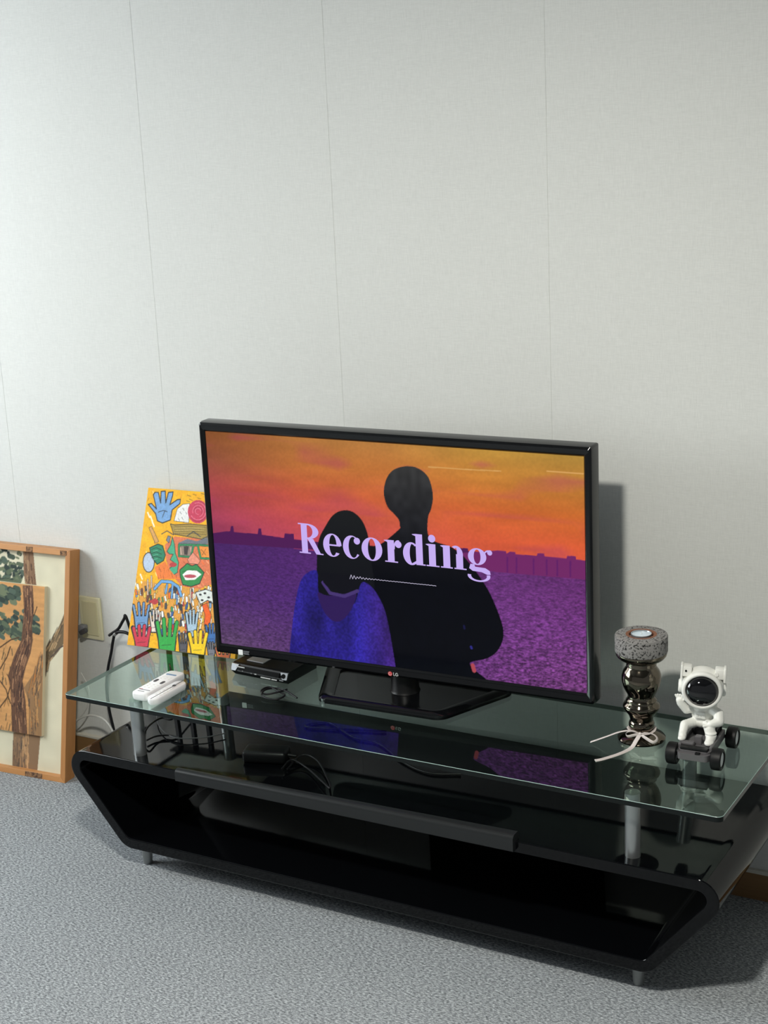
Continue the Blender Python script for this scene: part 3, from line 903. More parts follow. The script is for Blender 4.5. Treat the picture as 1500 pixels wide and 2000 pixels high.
('s',(248,244,232),60,[(766,1022),(777,921)]),
('s',(34,38,42),54,[(1387,498),(1420,400)]),
('s',(250,190,30),32,[(1387,498),(1420,400)]),
('s',(34,38,42),68,[(2213,618),(2200,516)]),
('s',(70,150,90),46,[(2213,618),(2200,516)]),
('s',(34,38,42),82,[(2157,1210),(2149,1108)]),
('s',(255,252,245),60,[(2157,1210),(2149,1108)]),
('s',(34,38,42),98,[(629,1557),(812,1770),(1099,1779),(1345,1673),(1471,1454)]),
('s',(34,38,42),76,[(996,1701),(990,1469)]),
('s',(34,38,42),76,[(1166,1717),(1193,1367)]),
('s',(112,168,222),70,[(629,1557),(812,1770),(1099,1779),(1345,1673),(1471,1454)]),
('s',(112,168,222),48,[(996,1701),(990,1469)]),
('s',(112,168,222),48,[(1166,1717),(1193,1367)]),
('s',(34,38,42),56,[(377,1766),(439,1379)]),
('s',(214,190,170),36,[(377,1766),(439,1379)]),
('s',(34,38,42),56,[(1732,1661),(1787,1303)]),
('s',(214,190,170),36,[(1732,1661),(1787,1303)]),
('s',(34,38,42),56,[(477,1874),(523,1583)]),
('s',(214,190,170),36,[(477,1874),(523,1583)]),
('p',(190,60,66),[(803,1231),(799,1205),(782,1182),(753,1162),(715,1150),(673,1146),(633,1150),(598,1163),(574,1183),(563,1207),(566,1233),(584,1256),(613,1276),(651,1288),(692,1292),(733,1287),(767,1274),(791,1255)]),
('p',(226,231,227),[(1886,1579),(2193,1688),(2438,1644),(2485,1336),(2292,1413),(2087,1285)]),
('s',(34,38,42),22,[(1886,1579),(2193,1688),(2438,1644),(2485,1336),(2292,1413),(2087,1285),(1886,1579)]),
('p',(40,40,42),[(2093,1539),(2091,1529),(2085,1519),(2074,1512),(2060,1507),(2045,1506),(2030,1508),(2017,1513),(2008,1521),(2004,1530),(2005,1540),(2011,1549),(2022,1557),(2036,1562),(2052,1563),(2067,1561),(2079,1556),(2088,1548)]),
('p',(40,40,42),[(2226,1588),(2225,1578),(2218,1568),(2207,1561),(2193,1556),(2178,1555),(2163,1557),(2150,1562),(2141,1570),(2137,1579),(2138,1589),(2145,1599),(2155,1606),(2169,1611),(2185,1612),(2200,1610),(2213,1605),(2222,1597)]),
('p',(40,40,42),[(2353,1492),(2351,1482),(2345,1472),(2334,1465),(2320,1460),(2305,1459),(2290,1461),(2277,1466),(2268,1474),(2264,1483),(2265,1493),(2272,1502),(2283,1510),(2296,1515),(2312,1516),(2327,1514),(2339,1509),(2348,1501)]),
('p',(40,40,42),[(2170,1402),(2169,1392),(2162,1382),(2152,1375),(2138,1370),(2122,1368),(2107,1370),(2095,1376),(2085,1383),(2081,1393),(2082,1403),(2089,1412),(2100,1420),(2114,1425),(2129,1426),(2144,1424),(2157,1419),(2166,1411)]),
('p',(40,40,42),[(2426,1379),(2425,1369),(2418,1359),(2408,1352),(2394,1347),(2378,1345),(2363,1347),(2351,1353),(2342,1360),(2338,1370),(2339,1380),(2345,1389),(2356,1397),(2370,1401),(2385,1403),(2400,1401),(2413,1396),(2422,1388)]),
('p',(240,100,32),[(2146,1267),(2275,1340),(2460,1046),(2458,782),(2279,763),(2267,1026)]),
('s',(34,38,42),14,[(2146,1267),(2275,1340),(2460,1046),(2458,782),(2279,763),(2267,1026),(2146,1267)]),
('s',(34,38,42),100,[(148,741),(13,1055)]),
('s',(34,38,42),100,[(191,671),(46,1044)]),
('s',(34,38,42),100,[(295,682),(195,1125)]),
('s',(34,38,42),100,[(398,693),(354,1141)]),
('s',(34,38,42),100,[(501,703),(523,1091)]),
('p',(112,152,198),[(99,785),(554,831),(567,486),(196,447)]),
('s',(34,38,42),36,[(99,785),(554,831),(567,486),(196,447),(99,785)]),
('s',(112,152,198),56,[(191,671),(46,1044)]),
('s',(112,152,198),56,[(295,682),(195,1125)]),
('s',(112,152,198),56,[(398,693),(354,1141)]),
('s',(112,152,198),56,[(501,703),(523,1091)]),
('s',(34,38,42),12,[(229,600),(459,638)]),
('s',(34,38,42),78,[(662,655),(563,926)]),
('s',(34,38,42),78,[(694,585),(586,916)]),
('s',(34,38,42),78,[(762,592),(682,982)]),
('s',(34,38,42),78,[(831,599),(787,993)]),
('s',(34,38,42),78,[(899,606),(900,948)]),
('p',(236,222,208),[(627,700),(927,731),(948,429),(702,403)]),
('s',(34,38,42),36,[(627,700),(927,731),(948,429),(702,403),(627,700)]),
('s',(236,222,208),34,[(694,585),(586,916)]),
('s',(236,222,208),34,[(762,592),(682,982)]),
('s',(236,222,208),34,[(831,599),(787,993)]),
('s',(236,222,208),34,[(899,606),(900,948)]),
('s',(34,38,42),12,[(720,533),(871,561)]),
('s',(34,38,42),96,[(1791,702),(1681,1024)]),
('s',(34,38,42),96,[(1823,633),(1705,1012)]),
('s',(34,38,42),96,[(1896,641),(1806,1090)]),
('s',(34,38,42),96,[(1968,649),(1917,1101)]),
('s',(34,38,42),96,[(2040,656),(2038,1046)]),
('p',(172,198,218),[(1754,747),(2072,780),(2097,431),(1837,403)]),
('s',(34,38,42),36,[(1754,747),(2072,780),(2097,431),(1837,403),(1754,747)]),
('s',(172,198,218),52,[(1823,633),(1705,1012)]),
('s',(172,198,218),52,[(1896,641),(1806,1090)]),
('s',(172,198,218),52,[(1968,649),(1917,1101)]),
('s',(172,198,218),52,[(2040,656),(2038,1046)]),
('s',(34,38,42),12,[(1854,557),(2014,589)]),
('s',(34,38,42),68,[(1635,166),(1549,424)]),
('s',(34,38,42),68,[(1663,97),(1568,414)]),
('s',(34,38,42),68,[(1719,103),(1645,476)]),
('s',(34,38,42),68,[(1775,109),(1731,486)]),
('s',(34,38,42),68,[(1830,116),(1825,442)]),
('p',(86,84,92),[(1605,211),(1851,238),(1873,-50),(1673,-72)]),
('s',(34,38,42),36,[(1605,211),(1851,238),(1873,-50),(1673,-72),(1605,211)]),
('s',(86,84,92),24,[(1663,97),(1568,414)]),
('s',(86,84,92),24,[(1719,103),(1645,476)]),
('s',(86,84,92),24,[(1775,109),(1731,486)]),
('s',(86,84,92),24,[(1830,116),(1825,442)]),
('s',(34,38,42),12,[(1685,50),(1808,76)]),
('s',(34,38,42),84,[(2420,520),(2330,753)]),
('s',(34,38,42),84,[(2450,451),(2352,745)]),
('s',(34,38,42),84,[(2516,458),(2446,804)]),
('s',(34,38,42),84,[(2582,466),(2547,814)]),
('s',(34,38,42),84,[(2648,473),(2655,777)]),
('p',(60,110,175),[(2386,564),(2676,595),(2690,328),(2453,302)]),
('s',(34,38,42),36,[(2386,564),(2676,595),(2690,328),(2453,302),(2386,564)]),
('s',(60,110,175),40,[(2450,451),(2352,745)]),
('s',(60,110,175),40,[(2516,458),(2446,804)]),
('s',(60,110,175),40,[(2582,466),(2547,814)]),
('s',(60,110,175),40,[(2648,473),(2655,777)]),
('s',(34,38,42),12,[(2473,415),(2619,442)]),
('s',(34,38,42),128,[(238,208),(108,465)]),
('s',(34,38,42),128,[(283,140),(142,457)]),
('s',(34,38,42),128,[(392,152),(301,528)]),
('s',(34,38,42),128,[(500,163),(468,546)]),
('s',(34,38,42),128,[(609,175),(643,510)]),
('p',(205,55,76),[(187,252),(665,303),(668,9),(277,-34)]),
('s',(34,38,42),36,[(187,252),(665,303),(668,9),(277,-34),(187,252)]),
('s',(205,55,76),84,[(283,140),(142,457)]),
('s',(205,55,76),84,[(392,152),(301,528)]),
('s',(205,55,76),84,[(500,163),(468,546)]),
('s',(205,55,76),84,[(609,175),(643,510)]),
('s',(34,38,42),12,[(318,94),(560,133)]),
('s',(34,38,42),136,[(982,286),(811,693)]),
('s',(34,38,42),136,[(1032,218),(853,679)]),
('s',(34,38,42),136,[(1162,233),(1040,785)]),
('s',(34,38,42),136,[(1292,247),(1239,805)]),
('s',(34,38,42),136,[(1421,261),(1451,741)]),
('p',(52,168,72),[(922,328),(1493,389),(1508,-43),(1042,-95)]),
('s',(34,38,42),36,[(922,328),(1493,389),(1508,-43),(1042,-95),(922,328)]),
('s',(52,168,72),92,[(1032,218),(853,679)]),
('s',(52,168,72),92,[(1162,233),(1040,785)]),
('s',(52,168,72),92,[(1292,247),(1239,805)]),
('s',(52,168,72),92,[(1421,261),(1451,741)]),
('s',(34,38,42),12,[(1084,103),(1372,154)]),
('s',(34,38,42),128,[(1979,211),(1845,495)]),
('s',(34,38,42),128,[(2024,143),(1880,486)]),
('s',(34,38,42),128,[(2134,156),(2041,563)]),
('s',(34,38,42),128,[(2245,168),(2211,582)]),
('s',(34,38,42),128,[(2355,180),(2389,540)]),
('p',(250,206,24),[(1928,253),(2414,306),(2418,-12),(2021,-57)]),
('s',(34,38,42),36,[(1928,253),(2414,306),(2418,-12),(2021,-57),(1928,253)]),
('s',(250,206,24),84,[(2024,143),(1880,486)]),
('s',(250,206,24),84,[(2134,156),(2041,563)]),
('s',(250,206,24),84,[(2245,168),(2211,582)]),
('s',(250,206,24),84,[(2355,180),(2389,540)]),
('s',(34,38,42),12,[(2061,83),(2308,124)]),
('s',(34,38,42),72,[(2511,121),(2443,300)]),
('s',(34,38,42),72,[(2537,52),(2459,294)]),
('s',(34,38,42),72,[(2586,58),(2529,340)]),
('s',(34,38,42),72,[(2635,63),(2605,348)]),
('s',(34,38,42),72,[(2684,69),(2686,319)]),
('p',(120,120,130),[(2484,166),(2701,190),(2714,-27),(2537,-47)]),
('s',(34,38,42),36,[(2484,166),(2701,190),(2714,-27),(2537,-47),(2484,166)]),
('s',(120,120,130),28,[(2537,52),(2459,294)]),
('s',(120,120,130),28,[(2586,58),(2529,340)]),
('s',(120,120,130),28,[(2635,63),(2605,348)]),
('s',(120,120,130),28,[(2684,69),(2686,319)]),
('s',(34,38,42),12,[(2551,40),(2661,61)]),
('s',(34,38,42),84,[(2808,17),(2701,225)]),
('s',(34,38,42),84,[(2847,-50),(2730,218)]),
('s',(34,38,42),84,[(2939,-39),(2866,278)]),
('s',(34,38,42),84,[(3032,-29),(3008,293)]),
('s',(34,38,42),84,[(3124,-18),(3156,265)]),
('p',(216,110,62),[(2764,60),(3170,106),(3170,-141),(2838,-179)]),
('s',(34,38,42),36,[(2764,60),(3170,106),(3170,-141),(2838,-179),(2764,60)]),
('s',(216,110,62),40,[(2847,-50),(2730,218)]),
('s',(216,110,62),40,[(2939,-39),(2866,278)]),
('s',(216,110,62),40,[(3032,-29),(3008,293)]),
('s',(216,110,62),40,[(3124,-18),(3156,265)]),
('s',(34,38,42),12,[(2874,-75),(3080,-42)]),
('s',(250,185,20),60,[(96,-29),(845,-68)])]
SCREEN=[
('p',(78,30,84),[(-5,2848),(381,2929),(495,2939),(529,3074),(597,3080),(607,2929),(1278,2942),(1311,3083),(1385,3089),(1395,2933),(2008,2909),(2038,3023),(2285,3032),(2283,2901),(2870,2890),(4817,2910),(6550,3023),(6565,3086),(6811,3097),(6822,3036),(7514,3058),(7528,3115),(4806,2681),(2714,2687),(-27,2598)]),
('p',(112,40,100),[(7528,3115),(7737,3122),(7748,3062),(7832,3119),(7957,3119),(7969,3071),(8467,3082),(8487,3145),(8642,3147),(8653,3088),(9161,3089),(9180,3151),(9374,3157),(9385,3087),(9674,3079),(9669,2648),(7501,2609),(6795,2631),(4808,2719),(6794,2600),(4806,2681)]),
('s',(95,32,100),40,[(7765,2972),(7755,2635)]),
('s',(95,32,100),40,[(7985,2981),(7976,2642)]),
('s',(95,32,100),40,[(8391,2996),(8383,2656)]),
('s',(95,32,100),40,[(8700,3008),(8693,2666)]),
('s',(95,32,100),40,[(8946,3018),(8940,2674)]),
('s',(95,32,100),40,[(9251,3029),(9245,2684)]),
('m',(8,10,20),[(5077,3374),(4979,3287),(4843,3171),(4691,3053),(4547,2961),(4405,2929),(4254,2933),(4120,2917),(4024,2823),(3973,2609),(3954,2312),(3964,2000),(3998,1739),(4067,1566),(4171,1442),(4284,1314),(4382,1131),(4466,848),(4545,501),(4614,166),(4667,-81),(4643,-209),(4564,-262),(4552,-272),(4727,-271),(5220,-260),(5925,-224),(6611,-174),(7062,-118),(7193,-51),(7135,30),(7002,112),(6907,182),(6858,235),(6801,278),(6762,317),(6769,357),(6843,397),(6965,434),(7099,475),(7213,523),(7299,579),(7376,640),(7442,709),(7499,787),(7549,876),(7590,973),(7618,1079),(7626,1194),(7612,1319),(7578,1455),(7530,1596),(7475,1739),(7417,1881),(7351,2026),(7272,2174),(7172,2328),(7045,2502),(6896,2689),(6737,2864),(6581,3001),(6418,3084),(6246,3131),(6087,3160),(5967,3192),(5898,3226),(5866,3253),(5853,3281),(5841,3317),(5827,3364),(5822,3417),(5821,3474),(5823,3533),(5828,3595),(5836,3661),(5847,3726),(5860,3783),(5876,3826),(5895,3858),(5915,3894),(5933,3943),(5952,4011),(5973,4089),(5988,4176),(5992,4267),(5983,4368),(5965,4479),(5936,4586),(5898,4675),(5847,4742),(5784,4796),(5715,4838),(5645,4870),(5575,4892),(5502,4903),(5427,4905),(5349,4898),(5265,4883),(5174,4858),(5087,4825),(5012,4783),(4950,4732),(4898,4673),(4855,4606),(4818,4535),(4789,4459),(4766,4375),(4752,4290),(4748,4208),(4755,4126),(4773,4044),(4798,3968),(4827,3903),(4861,3854),(4901,3818),(4943,3787),(4981,3753),(5016,3718),(5050,3683),(5079,3649),(5102,3614),(5115,3578),(5122,3540),(5124,3504),(5122,3472),(5126,3452),(5133,3440),(5123,3419)]),
('h',(26,28,30),[(2818,1216),(2816,1440),(2830,1774),(2853,2125),(2874,2404),(2890,2586),(2907,2719),(2929,2827),(2958,2930),(2996,3029),(3041,3113),(3090,3190),(3142,3268),(3196,3351),(3253,3434),(3312,3511),(3372,3576),(3433,3626),(3496,3666),(3559,3696),(3625,3717),(3693,3731),(3764,3737),(3834,3733),(3902,3715),(3969,3683),(4036,3639),(4098,3583),(4152,3515),(4198,3433),(4237,3338),(4270,3232),(4295,3116),(4313,2990),(4322,2854),(4328,2706),(4333,2546),(4352,2359),(4378,2150),(4386,1947),(4347,1776),(4249,1645),(4108,1540),(3941,1455),(3768,1388),(3572,1344),(3349,1325),(3140,1315),(2981,1300),(2891,1249),(2846,1177),(2828,1146)]),
('w',(50,38,150),[(1915,-238),(1947,-40),(1991,213),(2039,484),(2087,731),(2132,956),(2179,1175),(2227,1378),(2276,1554),(2323,1699),(2370,1820),(2423,1921),(2488,2005),(2578,2084),(2686,2152),(2788,2189),(2859,2174),(2882,2082),(2873,1930),(2861,1761),(2873,1618),(2909,1501),(2957,1390),(3025,1302),(3121,1250),(3265,1239),(3446,1262),(3626,1313),(3768,1388),(3858,1507),(3919,1665),(3965,1821),(4009,1934),(4049,1993),(4081,2019),(4112,2022),(4152,2014),(4204,1995),(4263,1961),(4325,1911),(4385,1845),(4446,1761),(4509,1660),(4568,1545),(4618,1418),(4658,1279),(4690,1126),(4717,961),(4745,783),(4774,573),(4803,336),(4829,113),(4848,-57),(4926,-150),(5043,-192),(5066,-215),(4867,-252),(4281,-324),(3408,-410),(2516,-483),(1895,-514),(1678,-500),(1701,-454),(1827,-369)]),
('p',(46,26,84),[(2844,1615),(2878,1638),(2942,1619),(3032,1589),(3142,1581),(3292,1608),(3478,1652),(3656,1694),(3787,1716),(3857,1718),(3891,1709),(3898,1681),(3887,1629),(3854,1537),(3795,1413),(3724,1284),(3650,1178),(3573,1094),(3488,1019),(3400,965),(3316,942),(3234,954),(3151,995),(3073,1059),(3007,1138),(2945,1249),(2887,1391),(2848,1525)]),
('s',(70,52,112),84,[(3005,1894),(3182,1651),(3570,1614),(3930,1783)]),
('p',(14,14,22),[(2964,2152),(3881,2147),(3900,1858),(3574,1693),(3221,1708),(3019,1896)]),
('s',(172,72,82),100,[(6833,301),(6868,177)]),
('s',(22,22,62),50,[(6648,1235),(6659,1173)]),
('s',(44,42,128),56,[(6808,746),(6820,715)]),
('s',(214,160,92),26,[(5909,4918),(6875,4925),(7663,4944)]),
('s',(214,160,92),26,[(8741,5019),(9580,5020)])]
PCREAM=[
('s',(72,86,74),110,[(-2708,5804),(-2805,5793)]),
('s',(72,86,74),110,[(-2378,5457),(-2236,5488)]),
('s',(54,66,62),110,[(-1903,6329),(-1979,6350)]),
('s',(72,86,74),150,[(-2326,5851),(-2324,5841)]),
('s',(84,100,88),110,[(-2486,5803),(-2390,5862)]),
('s',(54,66,62),60,[(-2794,6258),(-2893,6194)]),
('s',(84,100,88),60,[(-1991,5548),(-1908,5508)]),
('s',(72,86,74),110,[(-2195,6011),(-2248,6039)]),
('s',(54,66,62),60,[(-2387,6494),(-2493,6446)]),
('s',(84,100,88),150,[(-2627,6058),(-2635,6030)]),
('s',(112,122,96),110,[(-1936,6347),(-1960,6389)]),
('s',(54,66,62),110,[(-1948,5945),(-1869,5955)]),
('s',(72,86,74),60,[(-2314,6095),(-2337,6097)]),
('s',(92,104,84),150,[(-2421,5613),(-2304,5669)]),
('s',(72,86,74),60,[(-2808,5732),(-2742,5789)]),
('s',(112,122,96),110,[(-2145,5837),(-2255,5831)]),
('s',(84,100,88),60,[(-2316,5353),(-2336,5395)]),
('s',(54,66,62),110,[(-2744,5940),(-2847,5871)]),
('s',(92,104,84),150,[(-2012,5237),(-1891,5244)]),
('s',(72,86,74),150,[(-2302,6556),(-2434,6504)]),
('s',(84,100,88),150,[(-2541,4935),(-2406,5017)]),
('s',(54,66,62),110,[(-2701,5839),(-2663,5842)]),
('s',(84,100,88),110,[(-1907,6014),(-1763,6040)]),
('s',(92,104,84),110,[(-1826,5835),(-1931,5838)]),
('s',(92,104,84),60,[(-2078,5488),(-2047,5558)]),
('s',(92,104,84),150,[(-2091,5670),(-2021,5706)]),
('s',(72,86,74),60,[(-2767,5984),(-2693,6052)]),
('s',(112,122,96),150,[(-2031,5762),(-2014,5788)]),
('s',(72,86,74),150,[(-2783,5843),(-2847,5859)]),
('s',(112,122,96),110,[(-1884,5582),(-1861,5646)]),
('s',(112,122,96),60,[(-2089,6036),(-2040,6016)]),
('s',(54,66,62),110,[(-2712,5668),(-2783,5716)]),
('s',(112,122,96),60,[(-2262,5706),(-2348,5681)]),
('s',(112,122,96),150,[(-2396,5079),(-2424,5062)]),
('s',(54,66,62),60,[(-2092,6029),(-2109,6053)]),
('s',(54,66,62),60,[(-2834,5267),(-2754,5274)]),
('s',(84,100,88),60,[(-2533,6355),(-2667,6301)]),
('s',(54,66,62),110,[(-1891,5674),(-1836,5710)]),
('s',(54,66,62),150,[(-2906,5711),(-2889,5754)]),
('s',(84,100,88),150,[(-1834,5824),(-1745,5785)]),
('s',(92,104,84),110,[(-2745,6272),(-2651,6316)]),
('s',(112,122,96),60,[(-2305,6078),(-2293,6030)]),
('s',(72,86,74),60,[(-2830,5801),(-2915,5818)]),
('s',(112,122,96),150,[(-2287,4899),(-2316,4862)]),
('s',(84,100,88),110,[(-2846,6039),(-2901,6033)]),
('s',(72,86,74),60,[(-2141,5824),(-2008,5815)]),
('s',(72,86,74),150,[(-2513,6103),(-2532,6144)]),
('s',(54,66,62),150,[(-2268,5738),(-2382,5716)]),
('s',(54,66,62),110,[(-2960,5338),(-2824,5340)]),
('s',(84,100,88),60,[(-2981,5952),(-2856,5984)]),
('s',(54,66,62),60,[(-2014,5718),(-1890,5790)]),
('s',(84,100,88),110,[(-2931,5621),(-2894,5599)]),
('s',(72,86,74),150,[(-2302,6251),(-2160,6224)]),
('s',(72,86,74),60,[(-2108,5466),(-2065,5459)]),
('s',(72,86,74),60,[(-2459,5661),(-2417,5616)]),
('s',(92,104,84),150,[(-2565,6104),(-2417,6051)]),
('s',(84,100,88),60,[(-2986,6225),(-3115,6182)]),
('s',(54,66,62),110,[(-2419,6400),(-2556,6427)]),
('s',(112,122,96),60,[(-2047,6231),(-1967,6208)]),
('s',(84,100,88),60,[(-2967,5650),(-2897,5707)]),
('s',(54,66,62),60,[(-2981,5662),(-2909,5725)]),
('s',(84,100,88),110,[(-2490,5600),(-2460,5632)]),
('s',(92,104,84),150,[(-2915,6417),(-2810,6393)]),
('s',(54,66,62),110,[(-2062,5854),(-2032,5905)]),
('s',(84,100,88),60,[(-2660,5696),(-2709,5748)]),
('s',(112,122,96),150,[(-2260,5952),(-2202,5955)]),
('s',(72,86,74),110,[(-2257,5946),(-2342,5899)]),
('s',(54,66,62),110,[(-2319,6303),(-2336,6332)]),
('s',(112,122,96),60,[(-2387,5450),(-2327,5390)]),
('s',(84,100,88),60,[(-2782,6043),(-2662,6046)]),
('s',(84,100,88),60,[(-2709,5542),(-2841,5584)]),
('s',(84,100,88),60,[(-2620,5262),(-2639,5289)]),
('s',(54,66,62),150,[(-2715,6265),(-2727,6237)]),
('s',(72,86,74),60,[(-2571,6093),(-2713,6049)]),
('s',(84,100,88),150,[(-2488,6154),(-2441,6110)]),
('s',(112,122,96),110,[(-2615,5839),(-2477,5879)]),
('s',(72,86,74),60,[(-2916,5693),(-2846,5672)]),
('s',(72,86,74),60,[(-2212,6020),(-2147,6061)]),
('s',(54,66,62),150,[(-2412,5924),(-2363,5883)]),
('s',(92,104,84),110,[(-2939,6021),(-3059,6048)]),
('s',(84,100,88),110,[(-2959,6407),(-3048,6418)]),
('s',(72,86,74),60,[(-2478,5476),(-2499,5448)]),
('s',(72,86,74),60,[(-2993,6157),(-2882,6123)]),
('s',(92,104,84),60,[(-1921,5150),(-1932,5198)]),
('s',(92,104,84),150,[(-2342,5507),(-2228,5500)]),
('s',(92,104,84),150,[(-2735,5549),(-2641,5622)]),
('s',(84,100,88),60,[(-2404,5658),(-2267,5662)]),
('s',(54,66,62),60,[(-2135,5723),(-2152,5684)]),
('s',(112,122,96),110,[(-2364,5123),(-2470,5135)]),
('s',(72,86,74),60,[(-2951,5361),(-2929,5335)]),
('s',(112,122,96),110,[(-1880,5412),(-1919,5417)]),
('s',(92,104,84),110,[(-1988,6058),(-1870,6043)]),
('s',(54,66,62),150,[(-2831,5800),(-2885,5778)]),
('s',(92,104,84),150,[(-2369,5397),(-2369,5421)]),
('s',(112,122,96),150,[(-2802,4833),(-2941,4845)]),
('s',(72,86,74),110,[(-2716,5258),(-2705,5232)]),
('s',(92,104,84),60,[(-2879,5875),(-2760,5879)]),
('s',(92,104,84),150,[(-2037,5585),(-1953,5542)]),
('s',(92,104,84),110,[(-1980,5694),(-1925,5647)]),
('s',(112,122,96),150,[(-2218,5987),(-2161,5999)]),
('s',(72,86,74),60,[(-2543,5372),(-2434,5387)]),
('s',(84,100,88),60,[(-2552,6058),(-2492,6115)]),
('s',(54,66,62),110,[(-2067,5944),(-2207,5959)]),
('s',(54,66,62),150,[(-2966,5966),(-3063,5983)]),
('s',(112,122,96),150,[(-2011,5598),(-2035,5593)]),
('s',(92,104,84),150,[(-2181,5242),(-2332,5159)]),
('s',(92,104,84),110,[(-2766,5532),(-2632,5559)]),
('s',(54,66,62),60,[(-2709,6432),(-2694,6440)]),
('s',(112,122,96),150,[(-2899,6236),(-2925,6288)]),
('s',(54,66,62),110,[(-2117,5717),(-2127,5742)]),
('s',(92,104,84),110,[(-1915,5642),(-1921,5662)]),
('s',(92,104,84),150,[(-2329,5768),(-2287,5794)]),
('s',(54,66,62),150,[(-2536,5262),(-2628,5261)]),
('s',(72,86,74),60,[(-2206,5570),(-2308,5587)]),
('s',(72,86,74),90,[(-2612,5386),(-2630,5385)]),
('s',(72,86,74),90,[(-2174,5347),(-2487,5508)]),
('s',(72,86,74),90,[(-2983,5406),(-2810,5399)]),
('s',(92,104,84),90,[(-2201,5361),(-2688,5290)]),
('s',(54,66,62),90,[(-2070,5502),(-2165,5432)]),
('s',(92,104,84),90,[(-2327,5465),(-1934,5495)]),
('s',(54,66,62),90,[(-2221,5524),(-2292,5403)]),
('s',(54,66,62),90,[(-2006,5551),(-2155,5512)]),
('s',(92,104,84),90,[(-2653,5455),(-2396,5334)]),
('s',(54,66,62),90,[(-2324,5455),(-2527,5346)]),
('s',(54,66,62),90,[(-2122,5333),(-2479,5488)]),
('s',(54,66,62),90,[(-2750,5490),(-2166,5579)]),
('s',(54,66,62),90,[(-2670,5405),(-2445,5413)]),
('s',(72,86,74),90,[(-2123,5399),(-2154,5368)]),
('s',(92,104,84),90,[(-2058,5465),(-2362,5556)]),
('s',(54,66,62),90,[(-2931,5481),(-2369,5355)]),
('s',(72,86,74),90,[(-2145,5345),(-2049,5532)]),
('s',(72,86,74),90,[(-2240,5511),(-2358,5535)]),
('s',(92,104,84),90,[(-2339,5558),(-2684,5301)]),
('s',(54,66,62),90,[(-2267,5447),(-2555,5412)]),
('s',(54,66,62),90,[(-2141,5347),(-2512,5445)]),
('s',(54,66,62),90,[(-2718,5395),(-2852,5487)]),
('s',(92,104,84),90,[(-2441,5443),(-2804,5367)]),
('s',(92,104,84),90,[(-2367,5387),(-2207,5317)]),
('s',(54,66,62),90,[(-2415,5536),(-2172,5568)]),
('s',(72,86,74),90,[(-2789,5326),(-2451,5505)]),
('s',(54,66,62),90,[(-2903,5253),(-2632,5477)]),
('s',(72,86,74),90,[(-2535,5544),(-2653,5415)]),
('s',(54,66,62),90,[(-2427,5511),(-1914,5368)]),
('s',(54,66,62),90,[(-2420,5530),(-2117,5547)]),
('s',(54,66,62),90,[(-2317,5387),(-2250,5458)]),
('s',(92,104,84),90,[(-2273,5340),(-1993,5554)]),
('s',(54,66,62),90,[(-2388,5314),(-2500,5281)]),
('s',(72,86,74),90,[(-2701,5285),(-2205,5530)]),
('s',(92,104,84),90,[(-2392,5386),(-2039,5329)]),
('s',(72,86,74),90,[(-2823,5420),(-2670,5362)]),
('s',(54,66,62),90,[(-2888,5523),(-1995,5465)]),
('s',(92,104,84),90,[(-2849,5385),(-2362,5558)]),
('s',(54,66,62),90,[(-2835,5378),(-1950,5487)]),
('s',(72,86,74),90,[(-2381,5367),(-2268,5363)]),
('s',(72,86,74),90,[(-2908,5269),(-2427,5346)]),
('s',(54,66,62),90,[(-2712,5542),(-2227,5560)]),
('s',(54,66,62),90,[(-2455,5308),(-2755,5314)]),
('s',(54,66,62),90,[(-2774,5276),(-2399,5357)]),
('s',(72,86,74),90,[(-2424,5580),(-2222,5454)]),
('s',(92,104,84),90,[(-2699,5299),(-2367,5333)]),
('s',(92,104,84),90,[(-2351,5527),(-2109,5608)]),
('s',(92,104,84),90,[(-2405,5523),(-2761,5481)]),
('s',(72,86,74),90,[(-2756,5263),(-2653,5415)]),
('s',(92,104,84),90,[(-2192,5388),(-2039,5331)]),
('s',(72,86,74),90,[(-2103,5344),(-2257,5513)]),
('s',(92,104,84),90,[(-2440,5400),(-2332,5520)]),
('s',(54,66,62),90,[(-2621,5384),(-1888,5430)]),
('s',(54,66,62),90,[(-2679,5379),(-2678,5335)]),
('s',(92,104,84),90,[(-2232,5575),(-2314,5345)]),
('s',(72,86,74),90,[(-2917,5364),(-2715,5402)]),
('s',(92,104,84),90,[(-2472,5363),(-2890,5400)]),
('s',(72,86,74),90,[(-2141,5524),(-1890,5444)]),
('s',(54,66,62),90,[(-2793,5269),(-2172,5566)]),
('s',(92,104,84),90,[(-2815,5467),(-1887,5544)]),
('p',(138,108,84),[(-1810,6473),(-1447,6456),(-1371,5876),(-1307,5467),(-1693,5405),(-1776,5839)]),
('s',(70,56,50),10,[(-1634,5748),(-1581,5457)]),
('s',(112,84,66),10,[(-1615,5578),(-1583,5404)]),
('s',(70,56,50),10,[(-1606,6347),(-1590,6173)]),
('s',(88,64,52),10,[(-1397,5833),(-1367,5667)]),
('s',(112,84,66),10,[(-1601,5520),(-1573,5366)]),
('s',(112,84,66),10,[(-1535,5771),(-1508,5623)]),
('s',(150,120,92),16,[(-1686,5617),(-1658,5462)]),
('s',(150,120,92),10,[(-1493,6106),(-1464,5794)]),
('s',(186,152,116),16,[(-1572,5506),(-1513,5178)]),
('s',(88,64,52),10,[(-1600,6465),(-1569,6140)]),
('s',(70,56,50),22,[(-1695,6056),(-1672,5807)]),
('s',(88,64,52),16,[(-1396,5726),(-1360,5531)]),
('s',(150,120,92),10,[(-1437,5727),(-1397,5506)]),
('s',(88,64,52),16,[(-1742,6147),(-1712,5818)]),
('s',(70,56,50),10,[(-1717,6454),(-1699,6253)]),
('s',(150,120,92),10,[(-1646,5908),(-1622,5651)]),
('s',(88,64,52),22,[(-1679,5633),(-1620,5310)]),
